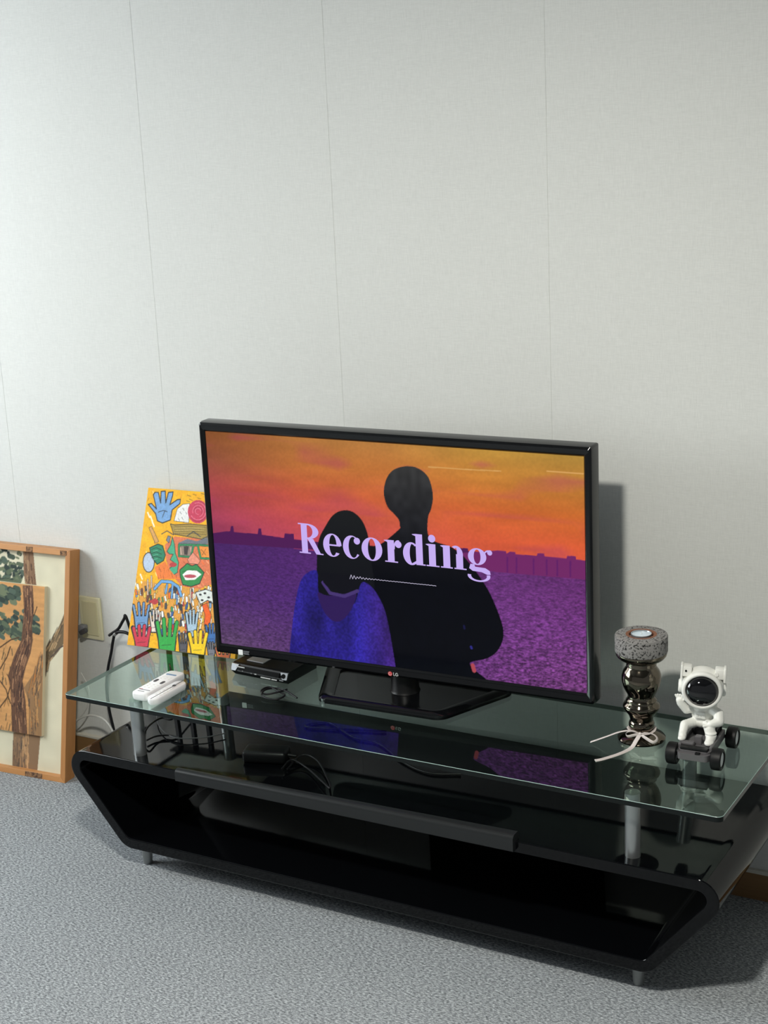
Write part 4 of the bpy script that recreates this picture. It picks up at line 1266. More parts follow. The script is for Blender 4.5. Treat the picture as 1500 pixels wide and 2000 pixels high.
('s',(112,84,66),22,[(-1596,6040),(-1569,5750)]),
('s',(112,84,66),16,[(-1635,5647),(-1580,5342)]),
('s',(70,56,50),16,[(-1371,5542),(-1336,5349)]),
('s',(70,56,50),10,[(-1458,5546),(-1400,5228)]),
('s',(112,84,66),22,[(-1532,6103),(-1517,5943)]),
('s',(150,120,92),22,[(-1672,6293),(-1641,5954)]),
('s',(186,152,116),10,[(-1777,6408),(-1755,6170)]),
('s',(186,152,116),22,[(-1632,6185),(-1604,5884)]),
('s',(112,84,66),16,[(-1431,5977),(-1402,5656)]),
('s',(70,56,50),10,[(-1493,6080),(-1462,5745)]),
('s',(186,152,116),16,[(-1649,5739),(-1623,5596)]),
('s',(186,152,116),22,[(-1722,6286),(-1705,6100)]),
('s',(186,152,116),22,[(-1681,5555),(-1641,5338)]),
('s',(186,152,116),10,[(-1531,5683),(-1498,5501)]),
('s',(150,120,92),22,[(-1718,6333),(-1697,6096)]),
('s',(186,152,116),16,[(-1632,5497),(-1603,5338)]),
('s',(112,84,66),16,[(-1584,5843),(-1543,5616)]),
('s',(88,64,52),22,[(-1598,5697),(-1546,5414)]),
('s',(88,64,52),16,[(-1468,5715),(-1427,5491)]),
('s',(70,56,50),16,[(-1576,5737),(-1554,5615)]),
('s',(70,56,50),22,[(-1516,6088),(-1499,5904)]),
('s',(88,64,52),22,[(-1498,5734),(-1465,5555)]),
('s',(150,120,92),22,[(-1478,5527),(-1420,5209)]),
('p',(112,96,74),[(-1471,2643),(-1128,3449),(-751,3983),(-465,4454),(-264,4913),(-294,5589),(-247,5593),(-198,4677),(-228,4041),(-503,3669),(-794,3341),(-950,2880),(-1019,2279),(-1051,1185),(-1281,1153)]),
('s',(150,124,92),30,[(-1285,2310),(-1296,2578)]),
('s',(92,78,62),14,[(-1125,1547),(-1139,1872)]),
('s',(66,58,52),20,[(-1161,1514),(-1169,1691)]),
('s',(190,160,120),30,[(-1125,1427),(-1139,1761)]),
('s',(150,124,92),14,[(-1183,3124),(-1129,3379)]),
('s',(92,78,62),30,[(-1062,1394),(-1070,1581)]),
('s',(92,78,62),14,[(-1193,1618),(-1205,1923)]),
('s',(66,58,52),30,[(-965,3110),(-921,3317)]),
('s',(190,160,120),30,[(-1235,1424),(-1242,1593)]),
('s',(104,92,80),20,[(-1179,2647),(-1125,2902)]),
('s',(92,78,62),14,[(-1085,2256),(-1096,2533)]),
('s',(190,160,120),20,[(-1013,3090),(-945,3409)]),
('s',(104,92,80),14,[(-1029,2223),(-1035,2372)]),
('s',(150,124,92),30,[(-904,3725),(-790,3947)]),
('s',(176,146,108),20,[(-1129,1490),(-1141,1788)]),
('s',(104,92,80),14,[(-876,3465),(-752,3706)]),
('s',(190,160,120),14,[(-528,3962),(-417,4179)]),
('s',(190,160,120),20,[(-1096,1437),(-1107,1704)]),
('s',(150,124,92),20,[(-1205,2187),(-1216,2458)]),
('s',(92,78,62),20,[(-1129,2424),(-1079,2659)]),
('s',(104,92,80),14,[(-1210,1655),(-1219,1866)]),
('s',(92,78,62),20,[(-1179,1787),(-1187,1971)]),
('s',(176,146,108),30,[(-652,4093),(-546,4298)]),
('s',(92,78,62),14,[(-457,4123),(-381,4272)]),
('s',(66,58,52),14,[(-1238,2003),(-1247,2233)]),
('s',(176,146,108),30,[(-1311,2098),(-1320,2314)]),
('s',(66,58,52),30,[(-858,3059),(-799,3336)]),
('s',(190,160,120),30,[(-875,3330),(-827,3555)]),
('s',(190,160,120),20,[(-1173,2539),(-1141,2686)]),
('s',(92,78,62),14,[(-1233,1422),(-1240,1592)]),
('s',(92,78,62),30,[(-1313,2383),(-1287,2508)]),
('s',(92,78,62),30,[(-1177,1565),(-1182,1694)]),
('s',(66,58,52),20,[(-1107,2487),(-1035,2825)]),
('s',(104,92,80),20,[(-1221,2792),(-1171,3025)]),
('s',(176,146,108),30,[(-1226,2822),(-1195,2969)]),
('s',(150,124,92),14,[(-1073,2138),(-1080,2297)]),
('s',(66,58,52),14,[(-433,4388),(-358,4535)]),
('s',(150,124,92),30,[(-856,3716),(-726,3970)]),
('s',(176,146,108),14,[(-628,4011),(-469,4320)]),
('s',(92,78,62),30,[(-947,2960),(-906,3157)]),
('s',(92,78,62),20,[(-561,3855),(-409,4152)]),
('s',(176,146,108),30,[(-916,3658),(-799,3885)]),
('s',(176,146,108),14,[(-1231,1308),(-1239,1494)]),
('s',(190,160,120),20,[(-753,3421),(-643,3633)]),
('s',(92,78,62),20,[(-456,4410),(-372,4573)]),
('s',(66,58,52),14,[(-1237,1882),(-1248,2144)]),
('s',(150,124,92),30,[(-1030,2800),(-966,3103)]),
('s',(92,78,62),20,[(-1174,1628),(-1186,1909)]),
('s',(150,124,92),30,[(-567,4172),(-438,4423)]),
('s',(190,160,120),14,[(-1170,2549),(-1098,2885)]),
('s',(104,92,80),30,[(-1250,1789),(-1257,1946)]),
('s',(190,160,120),20,[(-1071,1733),(-1085,2073)]),
('s',(190,160,120),30,[(-1141,1756),(-1146,1884)]),
('s',(92,78,62),14,[(-1088,1582),(-1094,1736)]),
('s',(66,58,52),20,[(-1193,1311),(-1203,1545)]),
('s',(190,160,120),20,[(-1191,2103),(-1197,2255)]),
('s',(66,58,52),20,[(-501,4190),(-353,4478)]),
('s',(92,78,62),30,[(-566,3920),(-491,4065)]),
('s',(66,58,52),14,[(-930,2891),(-867,3188)]),
('s',(66,58,52),30,[(-865,3792),(-789,3940)]),
('s',(66,58,52),30,[(-1252,1619),(-1263,1893)]),
('s',(150,124,92),14,[(-985,2808),(-917,3129)]),
('s',(104,92,80),30,[(-1278,1858),(-1284,2003)]),
('s',(176,146,108),30,[(-1055,1331),(-1060,1468)]),
('s',(176,146,108),20,[(-380,4464),(-298,4622)]),
('s',(92,78,62),30,[(-955,2885),(-905,3122)]),
('s',(66,58,52),14,[(-919,2930),(-849,3260)]),
('s',(104,92,80),20,[(-736,4018),(-662,4161)]),
('s',(190,160,120),20,[(-1198,1463),(-1204,1602)]),
('s',(190,160,120),30,[(-629,3761),(-552,3911)]),
('s',(104,92,80),14,[(-1110,3357),(-1042,3677)]),
('s',(92,78,62),30,[(-944,3693),(-787,3998)]),
('s',(66,58,52),20,[(-745,3990),(-638,4199)]),
('s',(190,160,120),20,[(-1269,2379),(-1227,2575)]),
('s',(150,124,92),20,[(-1123,1292),(-1132,1513)]),
('s',(150,124,92),14,[(-1139,2357),(-1149,2593)]),
('s',(150,124,92),14,[(-330,4498),(-166,4817)]),
('s',(176,146,108),14,[(-1302,2109),(-1314,2405)]),
('s',(176,146,108),20,[(-585,3895),(-452,4155)]),
('s',(190,160,120),20,[(-1048,1747),(-1059,1997)]),
('s',(104,92,80),14,[(-1243,1514),(-1255,1790)]),
('s',(176,146,108),14,[(-1310,2119),(-1316,2262)]),
('s',(150,124,92),20,[(-1108,3198),(-1069,3381)]),
('s',(176,146,108),30,[(-1035,1278),(-1044,1494)]),
('s',(150,124,92),14,[(-1143,1665),(-1150,1841)]),
('s',(190,160,120),20,[(-1260,2102),(-1274,2432)]),
('s',(190,160,120),14,[(-1157,2964),(-1110,3187)]),
('s',(150,124,92),14,[(-1081,2157),(-1095,2499)]),
('s',(66,58,52),20,[(-1132,1287),(-1146,1627)]),
('s',(190,160,120),20,[(-1181,2058),(-1192,2327)]),
('s',(66,58,52),20,[(-951,3339),(-883,3660)]),
('s',(190,160,120),30,[(-751,3400),(-653,3591)]),
('s',(150,124,92),14,[(-1020,3279),(-977,3480)]),
('s',(104,92,80),14,[(-1108,1276),(-1121,1595)]),
('s',(66,58,52),30,[(-1103,1418),(-1112,1626)]),
('s',(150,124,92),20,[(-385,4456),(-251,4717)]),
('s',(176,146,108),20,[(-1217,1846),(-1222,1970)]),
('s',(176,146,108),14,[(-391,4464),(-305,4632)]),
('s',(104,92,80),20,[(-1321,2434),(-1276,2645)]),
('s',(150,124,92),14,[(-1175,2878),(-1125,3115)]),
('s',(150,124,92),20,[(-1287,2106),(-1296,2318)]),
('s',(66,58,52),30,[(-1173,1295),(-1181,1470)]),
('s',(66,58,52),20,[(-704,4064),(-546,4369)]),
('s',(176,146,108),30,[(-714,3704),(-600,3926)]),
('s',(190,160,120),30,[(-1132,3231),(-1066,3539)]),
('s',(92,78,62),30,[(-897,3247),(-832,3551)]),
('s',(150,124,92),30,[(-782,3675),(-633,3965)]),
('s',(190,160,120),30,[(-867,3113),(-809,3389)]),
('s',(176,146,108),14,[(-1293,1988),(-1300,2141)]),
('s',(150,124,92),30,[(-1166,2490),(-1137,2626)]),
('s',(104,92,80),14,[(-1143,2964),(-1104,3147)]),
('s',(190,160,120),30,[(-811,3664),(-692,3895)]),
('s',(150,124,92),20,[(-1089,1456),(-1096,1636)]),
('s',(190,160,120),20,[(-1093,2033),(-1100,2207)]),
('s',(190,160,120),20,[(-1116,2848),(-1067,3079)]),
('s',(150,124,92),30,[(-741,3722),(-611,3975)]),
('s',(176,146,108),30,[(-1212,1717),(-1224,2005)]),
('s',(176,146,108),30,[(-1209,3078),(-1180,3216)]),
('s',(190,160,120),30,[(-1210,1553),(-1219,1785)]),
('s',(66,58,52),14,[(-1181,2194),(-1194,2487)]),
('s',(80,72,70),36,[(-738,3495),(-476,3769),(-242,3918)]),
('p',(140,112,86),[(-2029,1150),(-1053,1284),(-1144,102),(-2050,-33)]),
('s',(96,88,80),14,[(-2032,908),(-2036,753)]),
('s',(180,140,100),14,[(-1957,1015),(-1965,774)]),
('s',(120,100,82),24,[(-1795,676),(-1803,438)]),
('s',(84,74,68),24,[(-1676,1095),(-1680,966)]),
('s',(84,74,68),14,[(-2011,637),(-2020,346)]),
('s',(180,140,100),14,[(-1643,105),(-1651,-161)]),
('s',(180,140,100),14,[(-1750,458),(-1759,176)]),
('s',(96,88,80),24,[(-1656,556),(-1661,416)]),
('s',(180,140,100),24,[(-1665,422),(-1675,102)]),
('s',(120,100,82),14,[(-1743,873),(-1753,549)]),
('s',(84,74,68),24,[(-1646,355),(-1654,74)]),
('s',(84,74,68),14,[(-1678,639),(-1683,480)]),
('s',(120,100,82),24,[(-1991,269),(-2001,-64)]),
('s',(84,74,68),14,[(-1577,936),(-1583,733)]),
('s',(180,140,100),14,[(-1758,719),(-1768,405)]),
('s',(96,88,80),14,[(-1648,473),(-1659,136)]),
('s',(180,140,100),24,[(-1685,121),(-1689,-31)]),
('s',(120,100,82),24,[(-1861,252),(-1872,-79)]),
('s',(96,88,80),24,[(-1778,562),(-1782,418)]),
('s',(84,74,68),14,[(-1614,411),(-1623,136)]),
('s',(96,88,80),14,[(-1832,287),(-1840,1)]),
('s',(96,88,80),24,[(-1627,1180),(-1633,968)]),
('s',(180,140,100),14,[(-2034,770),(-2038,643)]),
('s',(120,100,82),14,[(-1861,1108),(-1871,783)]),
('s',(120,100,82),14,[(-1781,812),(-1785,659)]),
('s',(96,88,80),14,[(-1806,633),(-1811,472)]),
('s',(180,140,100),14,[(-1800,541),(-1804,387)]),
('s',(84,74,68),24,[(-1813,391),(-1820,176)]),
('s',(96,88,80),14,[(-1665,947),(-1672,721)]),
('s',(96,88,80),24,[(-1922,369),(-1930,104)]),
('s',(120,100,82),14,[(-1843,262),(-1853,-86)]),
('s',(120,100,82),14,[(-1758,829),(-1765,586)]),
('s',(84,74,68),24,[(-1715,871),(-1719,728)]),
('s',(84,74,68),24,[(-1712,944),(-1719,695)]),
('s',(84,74,68),14,[(-1878,604),(-1888,262)]),
('s',(84,74,68),14,[(-1746,971),(-1756,629)]),
('s',(84,74,68),24,[(-1865,855),(-1875,538)]),
('s',(96,88,80),24,[(-1686,452),(-1695,140)]),
('s',(180,140,100),14,[(-1806,1001),(-1816,679)]),
('s',(84,74,68),24,[(-1973,474),(-1984,125)]),
('s',(84,74,68),14,[(-1997,856),(-2004,637)]),
('s',(120,100,82),14,[(-1964,98),(-1973,-198)]),
('s',(84,74,68),24,[(-1873,277),(-1883,-38)]),
('s',(120,100,82),24,[(-1962,303),(-1968,89)]),
('s',(120,100,82),24,[(-1961,148),(-1966,-9)]),
('s',(84,74,68),14,[(-1787,1087),(-1796,765)]),
('s',(96,88,80),24,[(-1737,1049),(-1748,702)]),
('s',(120,100,82),24,[(-1981,290),(-1985,145)]),
('s',(96,88,80),24,[(-1648,101),(-1653,-77)]),
('s',(96,88,80),14,[(-1926,924),(-1937,579)]),
('s',(120,100,82),24,[(-1882,161),(-1889,-63)]),
('s',(96,88,80),14,[(-1675,210),(-1684,-81)]),
('s',(84,74,68),14,[(-1626,611),(-1636,276)]),
('s',(120,100,82),14,[(-1588,1083),(-1596,832)]),
('s',(180,140,100),14,[(-1741,571),(-1751,246)]),
('s',(120,100,82),14,[(-2023,537),(-2034,185)]),
('s',(180,140,100),14,[(-1769,825),(-1774,661)]),
('s',(84,74,68),24,[(-1802,415),(-1810,138)]),
('s',(84,74,68),24,[(-1801,283),(-1810,2)]),
('s',(120,100,82),24,[(-1937,208),(-1946,-95)]),
('s',(196,152,108),26,[(-1547,708),(-1543,552)]),
('s',(196,152,108),26,[(-1661,648),(-1658,505)]),
('s',(210,168,122),20,[(-1681,1012),(-1673,674)]),
('s',(196,152,108),26,[(-1485,1040),(-1481,886)]),
('s',(196,152,108),20,[(-1651,334),(-1643,2)]),
('s',(210,168,122),20,[(-1551,419),(-1547,274)]),
('s',(196,152,108),26,[(-1542,782),(-1539,648)]),
('s',(196,152,108),20,[(-1560,1154),(-1554,920)]),
('s',(196,152,108),20,[(-1665,733),(-1662,583)]),
('s',(210,168,122),20,[(-1500,383),(-1492,68)]),
('s',(196,152,108),26,[(-1483,245),(-1474,-86)]),
('s',(196,152,108),20,[(-1507,632),(-1503,492)]),
('s',(196,152,108),20,[(-1490,455),(-1482,119)]),
('s',(210,168,122),20,[(-1621,910),(-1613,594)]),
('s',(196,152,108),20,[(-1629,1072),(-1621,734)]),
('s',(196,152,108),26,[(-1470,556),(-1465,350)]),
('s',(196,152,108),26,[(-1669,1079),(-1663,872)]),
('s',(210,168,122),26,[(-1680,980),(-1673,688)]),
('s',(210,168,122),26,[(-1502,1222),(-1498,1048)]),
('s',(196,152,108),20,[(-1523,325),(-1518,136)]),
('s',(210,168,122),20,[(-1590,791),(-1585,571)]),
('s',(196,152,108),26,[(-1477,605),(-1470,335)]),
('s',(196,152,108),26,[(-1674,638),(-1668,388)]),
('s',(196,152,108),20,[(-1658,1013),(-1654,831)]),
('s',(196,152,108),20,[(-1507,933),(-1503,782)]),
('s',(210,168,122),20,[(-1575,1159),(-1568,858)]),
('s',(210,168,122),20,[(-1529,157),(-1525,0)]),
('s',(196,152,108),20,[(-1616,149),(-1611,-42)]),
('s',(210,168,122),20,[(-1498,762),(-1491,512)]),
('s',(210,168,122),26,[(-1520,492),(-1513,233)])]
PBOARD=[
('s',(92,104,84),150,[(-2668,4975),(-2544,4948)]),
('s',(72,86,74),150,[(-2091,5136),(-1968,5108)]),
('s',(92,104,84),150,[(-2617,5068),(-2493,5041)]),
('s',(112,122,96),150,[(-2613,5378),(-2489,5350)]),
('s',(84,100,88),150,[(-2264,5217),(-2141,5190)]),
('s',(54,66,62),150,[(-2354,5172),(-2230,5145)]),
('s',(84,100,88),150,[(-2308,5132),(-2185,5105)]),
('s',(84,100,88),150,[(-2017,5201),(-1895,5174)]),
('s',(72,86,74),150,[(-2501,5324),(-2377,5296)]),
('s',(84,100,88),150,[(-2028,5220),(-1905,5193)]),
('s',(92,104,84),150,[(-2305,5226),(-2182,5198)]),
('s',(112,122,96),150,[(-2664,4930),(-2539,4903)]),
('s',(72,86,74),150,[(-2381,5336),(-2258,5309)]),
('s',(72,86,74),150,[(-2190,5162),(-2067,5134)]),
('s',(84,100,88),150,[(-2442,5081),(-2318,5054)]),
('s',(92,104,84),150,[(-2237,5233),(-2113,5205)]),
('s',(112,122,96),150,[(-2727,5266),(-2603,5238)]),
('s',(72,86,74),150,[(-2418,5252),(-2294,5224)]),
('s',(72,86,74),150,[(-2682,4914),(-2558,4887)]),
('s',(54,66,62),150,[(-2699,5077),(-2575,5050)]),
('s',(72,86,74),150,[(-2239,5307),(-2115,5280)]),
('s',(54,66,62),150,[(-2477,5187),(-2353,5160)]),
('s',(112,122,96),150,[(-2743,4954),(-2619,4926)]),
('s',(92,104,84),150,[(-1938,5246),(-1816,5219)]),
('s',(92,104,84),150,[(-2667,5180),(-2543,5153)]),
('s',(92,104,84),150,[(-2592,5057),(-2468,5030)]),
('s',(72,86,74),150,[(-2662,5079),(-2538,5051)]),
('s',(72,86,74),150,[(-2444,5132),(-2320,5104)]),
('s',(72,86,74),150,[(-2368,5277),(-2245,5250)]),
('s',(54,66,62),150,[(-2558,5154),(-2434,5126)]),
('s',(54,66,62),150,[(-2121,5189),(-1998,5162)]),
('s',(72,86,74),150,[(-1973,5215),(-1850,5188)]),
('s',(54,66,62),150,[(-1961,5327),(-1839,5300)]),
('s',(54,66,62),150,[(-2359,5173),(-2235,5145)]),
('s',(54,66,62),150,[(-2251,5159),(-2128,5132)]),
('s',(72,86,74),150,[(-2643,5084),(-2519,5057)]),
('s',(112,122,96),150,[(-2085,4961),(-1962,4934)]),
('s',(54,66,62),150,[(-1984,5228),(-1861,5200)]),
('s',(92,104,84),150,[(-1950,5104),(-1828,5077)]),
('s',(54,66,62),150,[(-2406,5089),(-2282,5062)]),
('s',(112,122,96),150,[(-2349,5297),(-2225,5270)]),
('s',(72,86,74),150,[(-2392,4952),(-2268,4925)]),
('s',(84,100,88),150,[(-2528,5311),(-2404,5284)]),
('s',(112,122,96),150,[(-2374,5113),(-2250,5086)]),
('s',(92,104,84),150,[(-2601,5226),(-2477,5198)]),
('s',(72,86,74),150,[(-2488,5078),(-2364,5051)]),
('s',(92,104,84),150,[(-2598,5178),(-2474,5150)]),
('s',(72,86,74),150,[(-1977,5376),(-1854,5348)]),
('s',(112,122,96),150,[(-2477,5311),(-2353,5283)]),
('s',(84,100,88),150,[(-2577,5078),(-2453,5050)]),
('s',(112,122,96),150,[(-2110,5011),(-1987,4984)]),
('s',(54,66,62),150,[(-2361,5069),(-2237,5041)]),
('s',(112,122,96),150,[(-2119,5134),(-1996,5107)]),
('s',(54,66,62),150,[(-2163,5320),(-2039,5292)]),
('s',(54,66,62),150,[(-1993,5167),(-1870,5140)]),
('s',(92,104,84),150,[(-2717,5033),(-2593,5006)]),
('s',(112,122,96),150,[(-2482,5197),(-2358,5170)]),
('s',(112,122,96),150,[(-2218,5314),(-2095,5286)]),
('s',(84,100,88),150,[(-2435,5370),(-2312,5342)]),
('s',(54,66,62),150,[(-2184,5307),(-2061,5280)]),
('s',(84,100,88),150,[(-1967,5111),(-1845,5083)]),
('s',(84,100,88),150,[(-2596,4860),(-2472,4833)]),
('s',(54,66,62),150,[(-2109,5147),(-1986,5119)]),
('s',(72,86,74),150,[(-2184,5103),(-2061,5076)]),
('s',(112,122,96),150,[(-2527,5353),(-2403,5325)]),
('s',(72,86,74),150,[(-2002,5222),(-1879,5194)]),
('s',(92,104,84),150,[(-2525,5053),(-2401,5026)]),
('s',(92,104,84),150,[(-2602,5022),(-2478,4994)]),
('s',(84,100,88),150,[(-2136,5278),(-2013,5251)]),
('s',(54,66,62),150,[(-2519,4998),(-2395,4971)]),
('s',(72,86,74),130,[(-2689,4087),(-2589,4049)]),
('s',(54,66,62),130,[(-2016,4033),(-1917,3994)]),
('s',(92,104,84),130,[(-2407,4500),(-2308,4461)]),
('s',(84,100,88),130,[(-1927,4343),(-1828,4304)]),
('s',(54,66,62),130,[(-2062,3956),(-1963,3917)]),
('s',(72,86,74),130,[(-1965,4680),(-1866,4641)]),
('s',(112,122,96),130,[(-2146,4153),(-2047,4114)]),
('s',(92,104,84),130,[(-1750,4557),(-1652,4518)]),
('s',(72,86,74),130,[(-1854,3961),(-1756,3923)]),
('s',(54,66,62),130,[(-1351,4587),(-1253,4548)]),
('s',(92,104,84),130,[(-1348,4327),(-1250,4288)]),
('s',(72,86,74),130,[(-1557,4790),(-1459,4751)]),
('s',(92,104,84),130,[(-1287,4622),(-1190,4583)]),
('s',(84,100,88),130,[(-2689,4233),(-2589,4194)]),
('s',(54,66,62),130,[(-1821,4195),(-1722,4156)]),
('s',(54,66,62),130,[(-1621,4045),(-1523,4006)]),
('s',(92,104,84),130,[(-2261,4090),(-2162,4051)]),
('s',(72,86,74),130,[(-2020,4222),(-1921,4183)]),
('s',(92,104,84),130,[(-2235,4078),(-2136,4040)]),
('s',(84,100,88),130,[(-1742,4525),(-1644,4487)]),
('s',(84,100,88),130,[(-1299,4586),(-1202,4547)]),
('s',(112,122,96),130,[(-2489,4045),(-2389,4006)]),
('s',(112,122,96),130,[(-2679,4106),(-2579,4067)]),
('s',(92,104,84),130,[(-1977,4258),(-1878,4220)]),
('s',(84,100,88),130,[(-1433,4482),(-1335,4444)]),
('s',(84,100,88),130,[(-1238,4585),(-1141,4547)]),
('s',(54,66,62),130,[(-2326,4388),(-2227,4349)]),
('s',(92,104,84),130,[(-1887,4098),(-1789,4060)]),
('s',(72,86,74),130,[(-1584,4462),(-1486,4423)]),
('s',(72,86,74),130,[(-2411,4335),(-2311,4296)]),
('s',(54,66,62),130,[(-2421,4230),(-2322,4191)]),
('s',(92,104,84),130,[(-2380,4319),(-2281,4280)]),
('s',(54,66,62),130,[(-1691,4452),(-1593,4414)]),
('s',(92,104,84),130,[(-2223,4175),(-2124,4136)]),
('s',(92,104,84),130,[(-1861,4047),(-1763,4009)]),
('s',(92,104,84),130,[(-2591,4150),(-2491,4111)]),
('s',(54,66,62),130,[(-2699,4063),(-2599,4024)]),
('s',(72,86,74),130,[(-2182,4420),(-2083,4381)]),
('s',(92,104,84),130,[(-2587,4315),(-2487,4276)]),
('s',(84,100,88),130,[(-2637,4107),(-2537,4068)]),
('s',(92,104,84),130,[(-2491,4333),(-2391,4294)]),
('s',(54,66,62),130,[(-1338,4453),(-1241,4414)]),
('s',(92,104,84),130,[(-1608,4517),(-1510,4479)]),
('s',(54,66,62),130,[(-1218,4405),(-1121,4367)]),
('s',(84,100,88),130,[(-2298,4261),(-2199,4222)]),
('s',(72,86,74),130,[(-2064,4105),(-1965,4067)]),
('s',(92,104,84),130,[(-2646,4328),(-2546,4289)]),
('s',(54,66,62),130,[(-2080,4074),(-1982,4035)]),
('s',(112,122,96),130,[(-2016,3939),(-1917,3901)]),
('s',(92,104,84),130,[(-1932,4127),(-1834,4088)]),
('s',(54,66,62),130,[(-2628,4025),(-2528,3987)]),
('s',(72,86,74),130,[(-2065,4100),(-1966,4061)]),
('s',(92,104,84),130,[(-2245,4135),(-2145,4096)]),
('s',(112,122,96),130,[(-1217,4327),(-1120,4289)]),
('s',(72,86,74),130,[(-2464,4092),(-2364,4054)]),
('s',(84,100,88),130,[(-1919,4243),(-1821,4204)]),
('s',(112,122,96),130,[(-1828,4217),(-1729,4178)]),
('s',(92,104,84),130,[(-1935,4082),(-1836,4043)]),
('s',(54,66,62),130,[(-1216,4207),(-1119,4169)]),
('s',(112,122,96),130,[(-2504,4126),(-2404,4087)]),
('s',(112,122,96),130,[(-1346,4314),(-1249,4276)]),
('s',(84,100,88),130,[(-1470,4183),(-1372,4144)]),
('s',(112,122,96),130,[(-1727,4366),(-1629,4328)]),
('s',(84,100,88),130,[(-2636,3994),(-2536,3955)]),
('s',(112,122,96),130,[(-1741,4342),(-1643,4304)]),
('s',(54,66,62),130,[(-1556,4342),(-1458,4303)]),
('s',(84,100,88),130,[(-2620,4372),(-2520,4333)]),
('s',(112,122,96),130,[(-1778,4254),(-1680,4216)]),
('s',(84,100,88),130,[(-1654,4728),(-1556,4689)]),
('s',(54,66,62),130,[(-1936,4335),(-1837,4296)]),
('s',(84,100,88),130,[(-2051,4487),(-1952,4448)]),
('s',(84,100,88),130,[(-1646,4509),(-1547,4470)]),
('s',(84,100,88),130,[(-2458,3924),(-2359,3886)]),
('s',(84,100,88),130,[(-1582,4335),(-1484,4297)]),
('s',(92,104,84),130,[(-1246,4238),(-1149,4200)]),
('s',(54,66,62),130,[(-2477,4205),(-2378,4166)]),
('s',(54,66,62),130,[(-1648,4422),(-1550,4383)]),
('s',(54,66,62),130,[(-1281,4209),(-1183,4171)]),
('s',(72,86,74),130,[(-1314,4254),(-1217,4216)]),
('s',(112,122,96),130,[(-1781,4305),(-1682,4266)]),
('s',(112,122,96),130,[(-2626,4318),(-2526,4279)]),
('s',(72,86,74),130,[(-2022,4174),(-1923,4136)]),
('s',(72,86,74),130,[(-1195,4261),(-1097,4223)]),
('s',(72,86,74),130,[(-1830,4093),(-1731,4055)]),
('s',(72,86,74),130,[(-2589,4367),(-2489,4328)]),
('s',(54,66,62),130,[(-1984,4544),(-1885,4506)]),
('s',(72,86,74),130,[(-1523,4453),(-1425,4414)]),
('s',(72,86,74),130,[(-2313,4194),(-2214,4155)]),
('s',(54,66,62),130,[(-2541,4147),(-2441,4108)]),
('s',(92,104,84),130,[(-2325,4285),(-2226,4246)]),
('s',(92,104,84),80,[(-2481,4572),(-2433,4581)]),
('s',(112,122,96),80,[(-2349,4573),(-2433,4581)]),
('s',(112,122,96),80,[(-2549,4549),(-2433,4581)]),
('s',(54,66,62),80,[(-2544,4603),(-2433,4581)]),
('s',(92,104,84),80,[(-2409,4573),(-2433,4581)]),
('s',(112,122,96),80,[(-2580,4565),(-2433,4581)]),
('s',(84,100,88),80,[(-2588,4553),(-2433,4581)]),
('s',(112,122,96),80,[(-2465,4546),(-2433,4581)]),
('s',(92,104,84),80,[(-2555,4537),(-2433,4581)]),
('s',(92,104,84),80,[(-2517,4529),(-2433,4581)]),
('s',(96,84,66),30,[(-2602,3574),(-2586,3376)]),
('s',(170,130,84),30,[(-2010,2194),(-1998,1996)]),
('s',(170,130,84),30,[(-2238,3817),(-2275,3614)]),
('s',(120,96,66),30,[(-2275,3424),(-2306,3221)]),
('s',(170,130,84),30,[(-2490,2221),(-2430,2028)]),
('s',(150,112,70),30,[(-2568,3185),(-2510,2993)]),
('s',(120,96,66),30,[(-2609,1997),(-2582,1800)]),
('s',(96,84,66),30,[(-2375,2735),(-2355,2538)]),
('s',(96,84,66),30,[(-2326,2750),(-2389,2543)]),
('s',(96,84,66),30,[(-2325,3457),(-2405,3249)]),
('s',(96,84,66),30,[(-2052,3603),(-2022,3408)]),
('s',(150,112,70),30,[(-2614,1759),(-2605,1560)]),
('s',(96,84,66),30,[(-2056,1414),(-2103,1208)]),
('s',(150,112,70),30,[(-2183,2120),(-2118,1929)]),
('s',(120,96,66),30,[(-2491,1832),(-2447,1637)]),
('s',(120,96,66),30,[(-2596,1560),(-2550,1366)]),
('s',(96,84,66),30,[(-2101,3076),(-2088,2879)]),
('s',(150,112,70),30,[(-2319,1284),(-2285,1088)]),
('s',(120,96,66),30,[(-2324,3585),(-2368,3381)]),
('s',(150,112,70),30,[(-2587,1638),(-2545,1443)]),
('s',(120,96,66),30,[(-2196,2309),(-2142,2116)]),
('s',(96,84,66),30,[(-2289,3139),(-2346,2933)]),
('s',(150,112,70),30,[(-2593,1991),(-2543,1798)]),
('s',(150,112,70),30,[(-2153,1436),(-2204,1229)]),
('s',(96,84,66),30,[(-2260,2729),(-2221,2534)]),
('s',(170,130,84),30,[(-2516,1223),(-2506,1023)]),
('s',(170,130,84),30,[(-2411,1926),(-2391,1729)]),
('s',(96,84,66),30,[(-2487,2589),(-2493,2388)]),
('s',(170,130,84),30,[(-2343,3286),(-2398,3080)]),
('s',(150,112,70),30,[(-2566,2829),(-2590,2626)]),
('s',(150,112,70),30,[(-2217,2104),(-2287,1895)]),
('s',(96,84,66),30,[(-2365,1314),(-2426,1105)]),
('s',(170,130,84),30,[(-2458,2741),(-2502,2536)]),
('s',(96,84,66),30,[(-2196,1693),(-2216,1490)]),
('s',(120,96,66),30,[(-2479,1530),(-2504,1326)]),
('s',(170,130,84),30,[(-2027,1470),(-1939,1282)]),
('s',(120,96,66),30,[(-2371,2883),(-2324,2689)]),
('s',(170,130,84),30,[(-2499,1916),(-2537,1710)]),
('s',(170,130,84),30,[(-1992,1858),(-2032,1653)]),
('s',(170,130,84),30,[(-2432,1448),(-2505,1238)]),
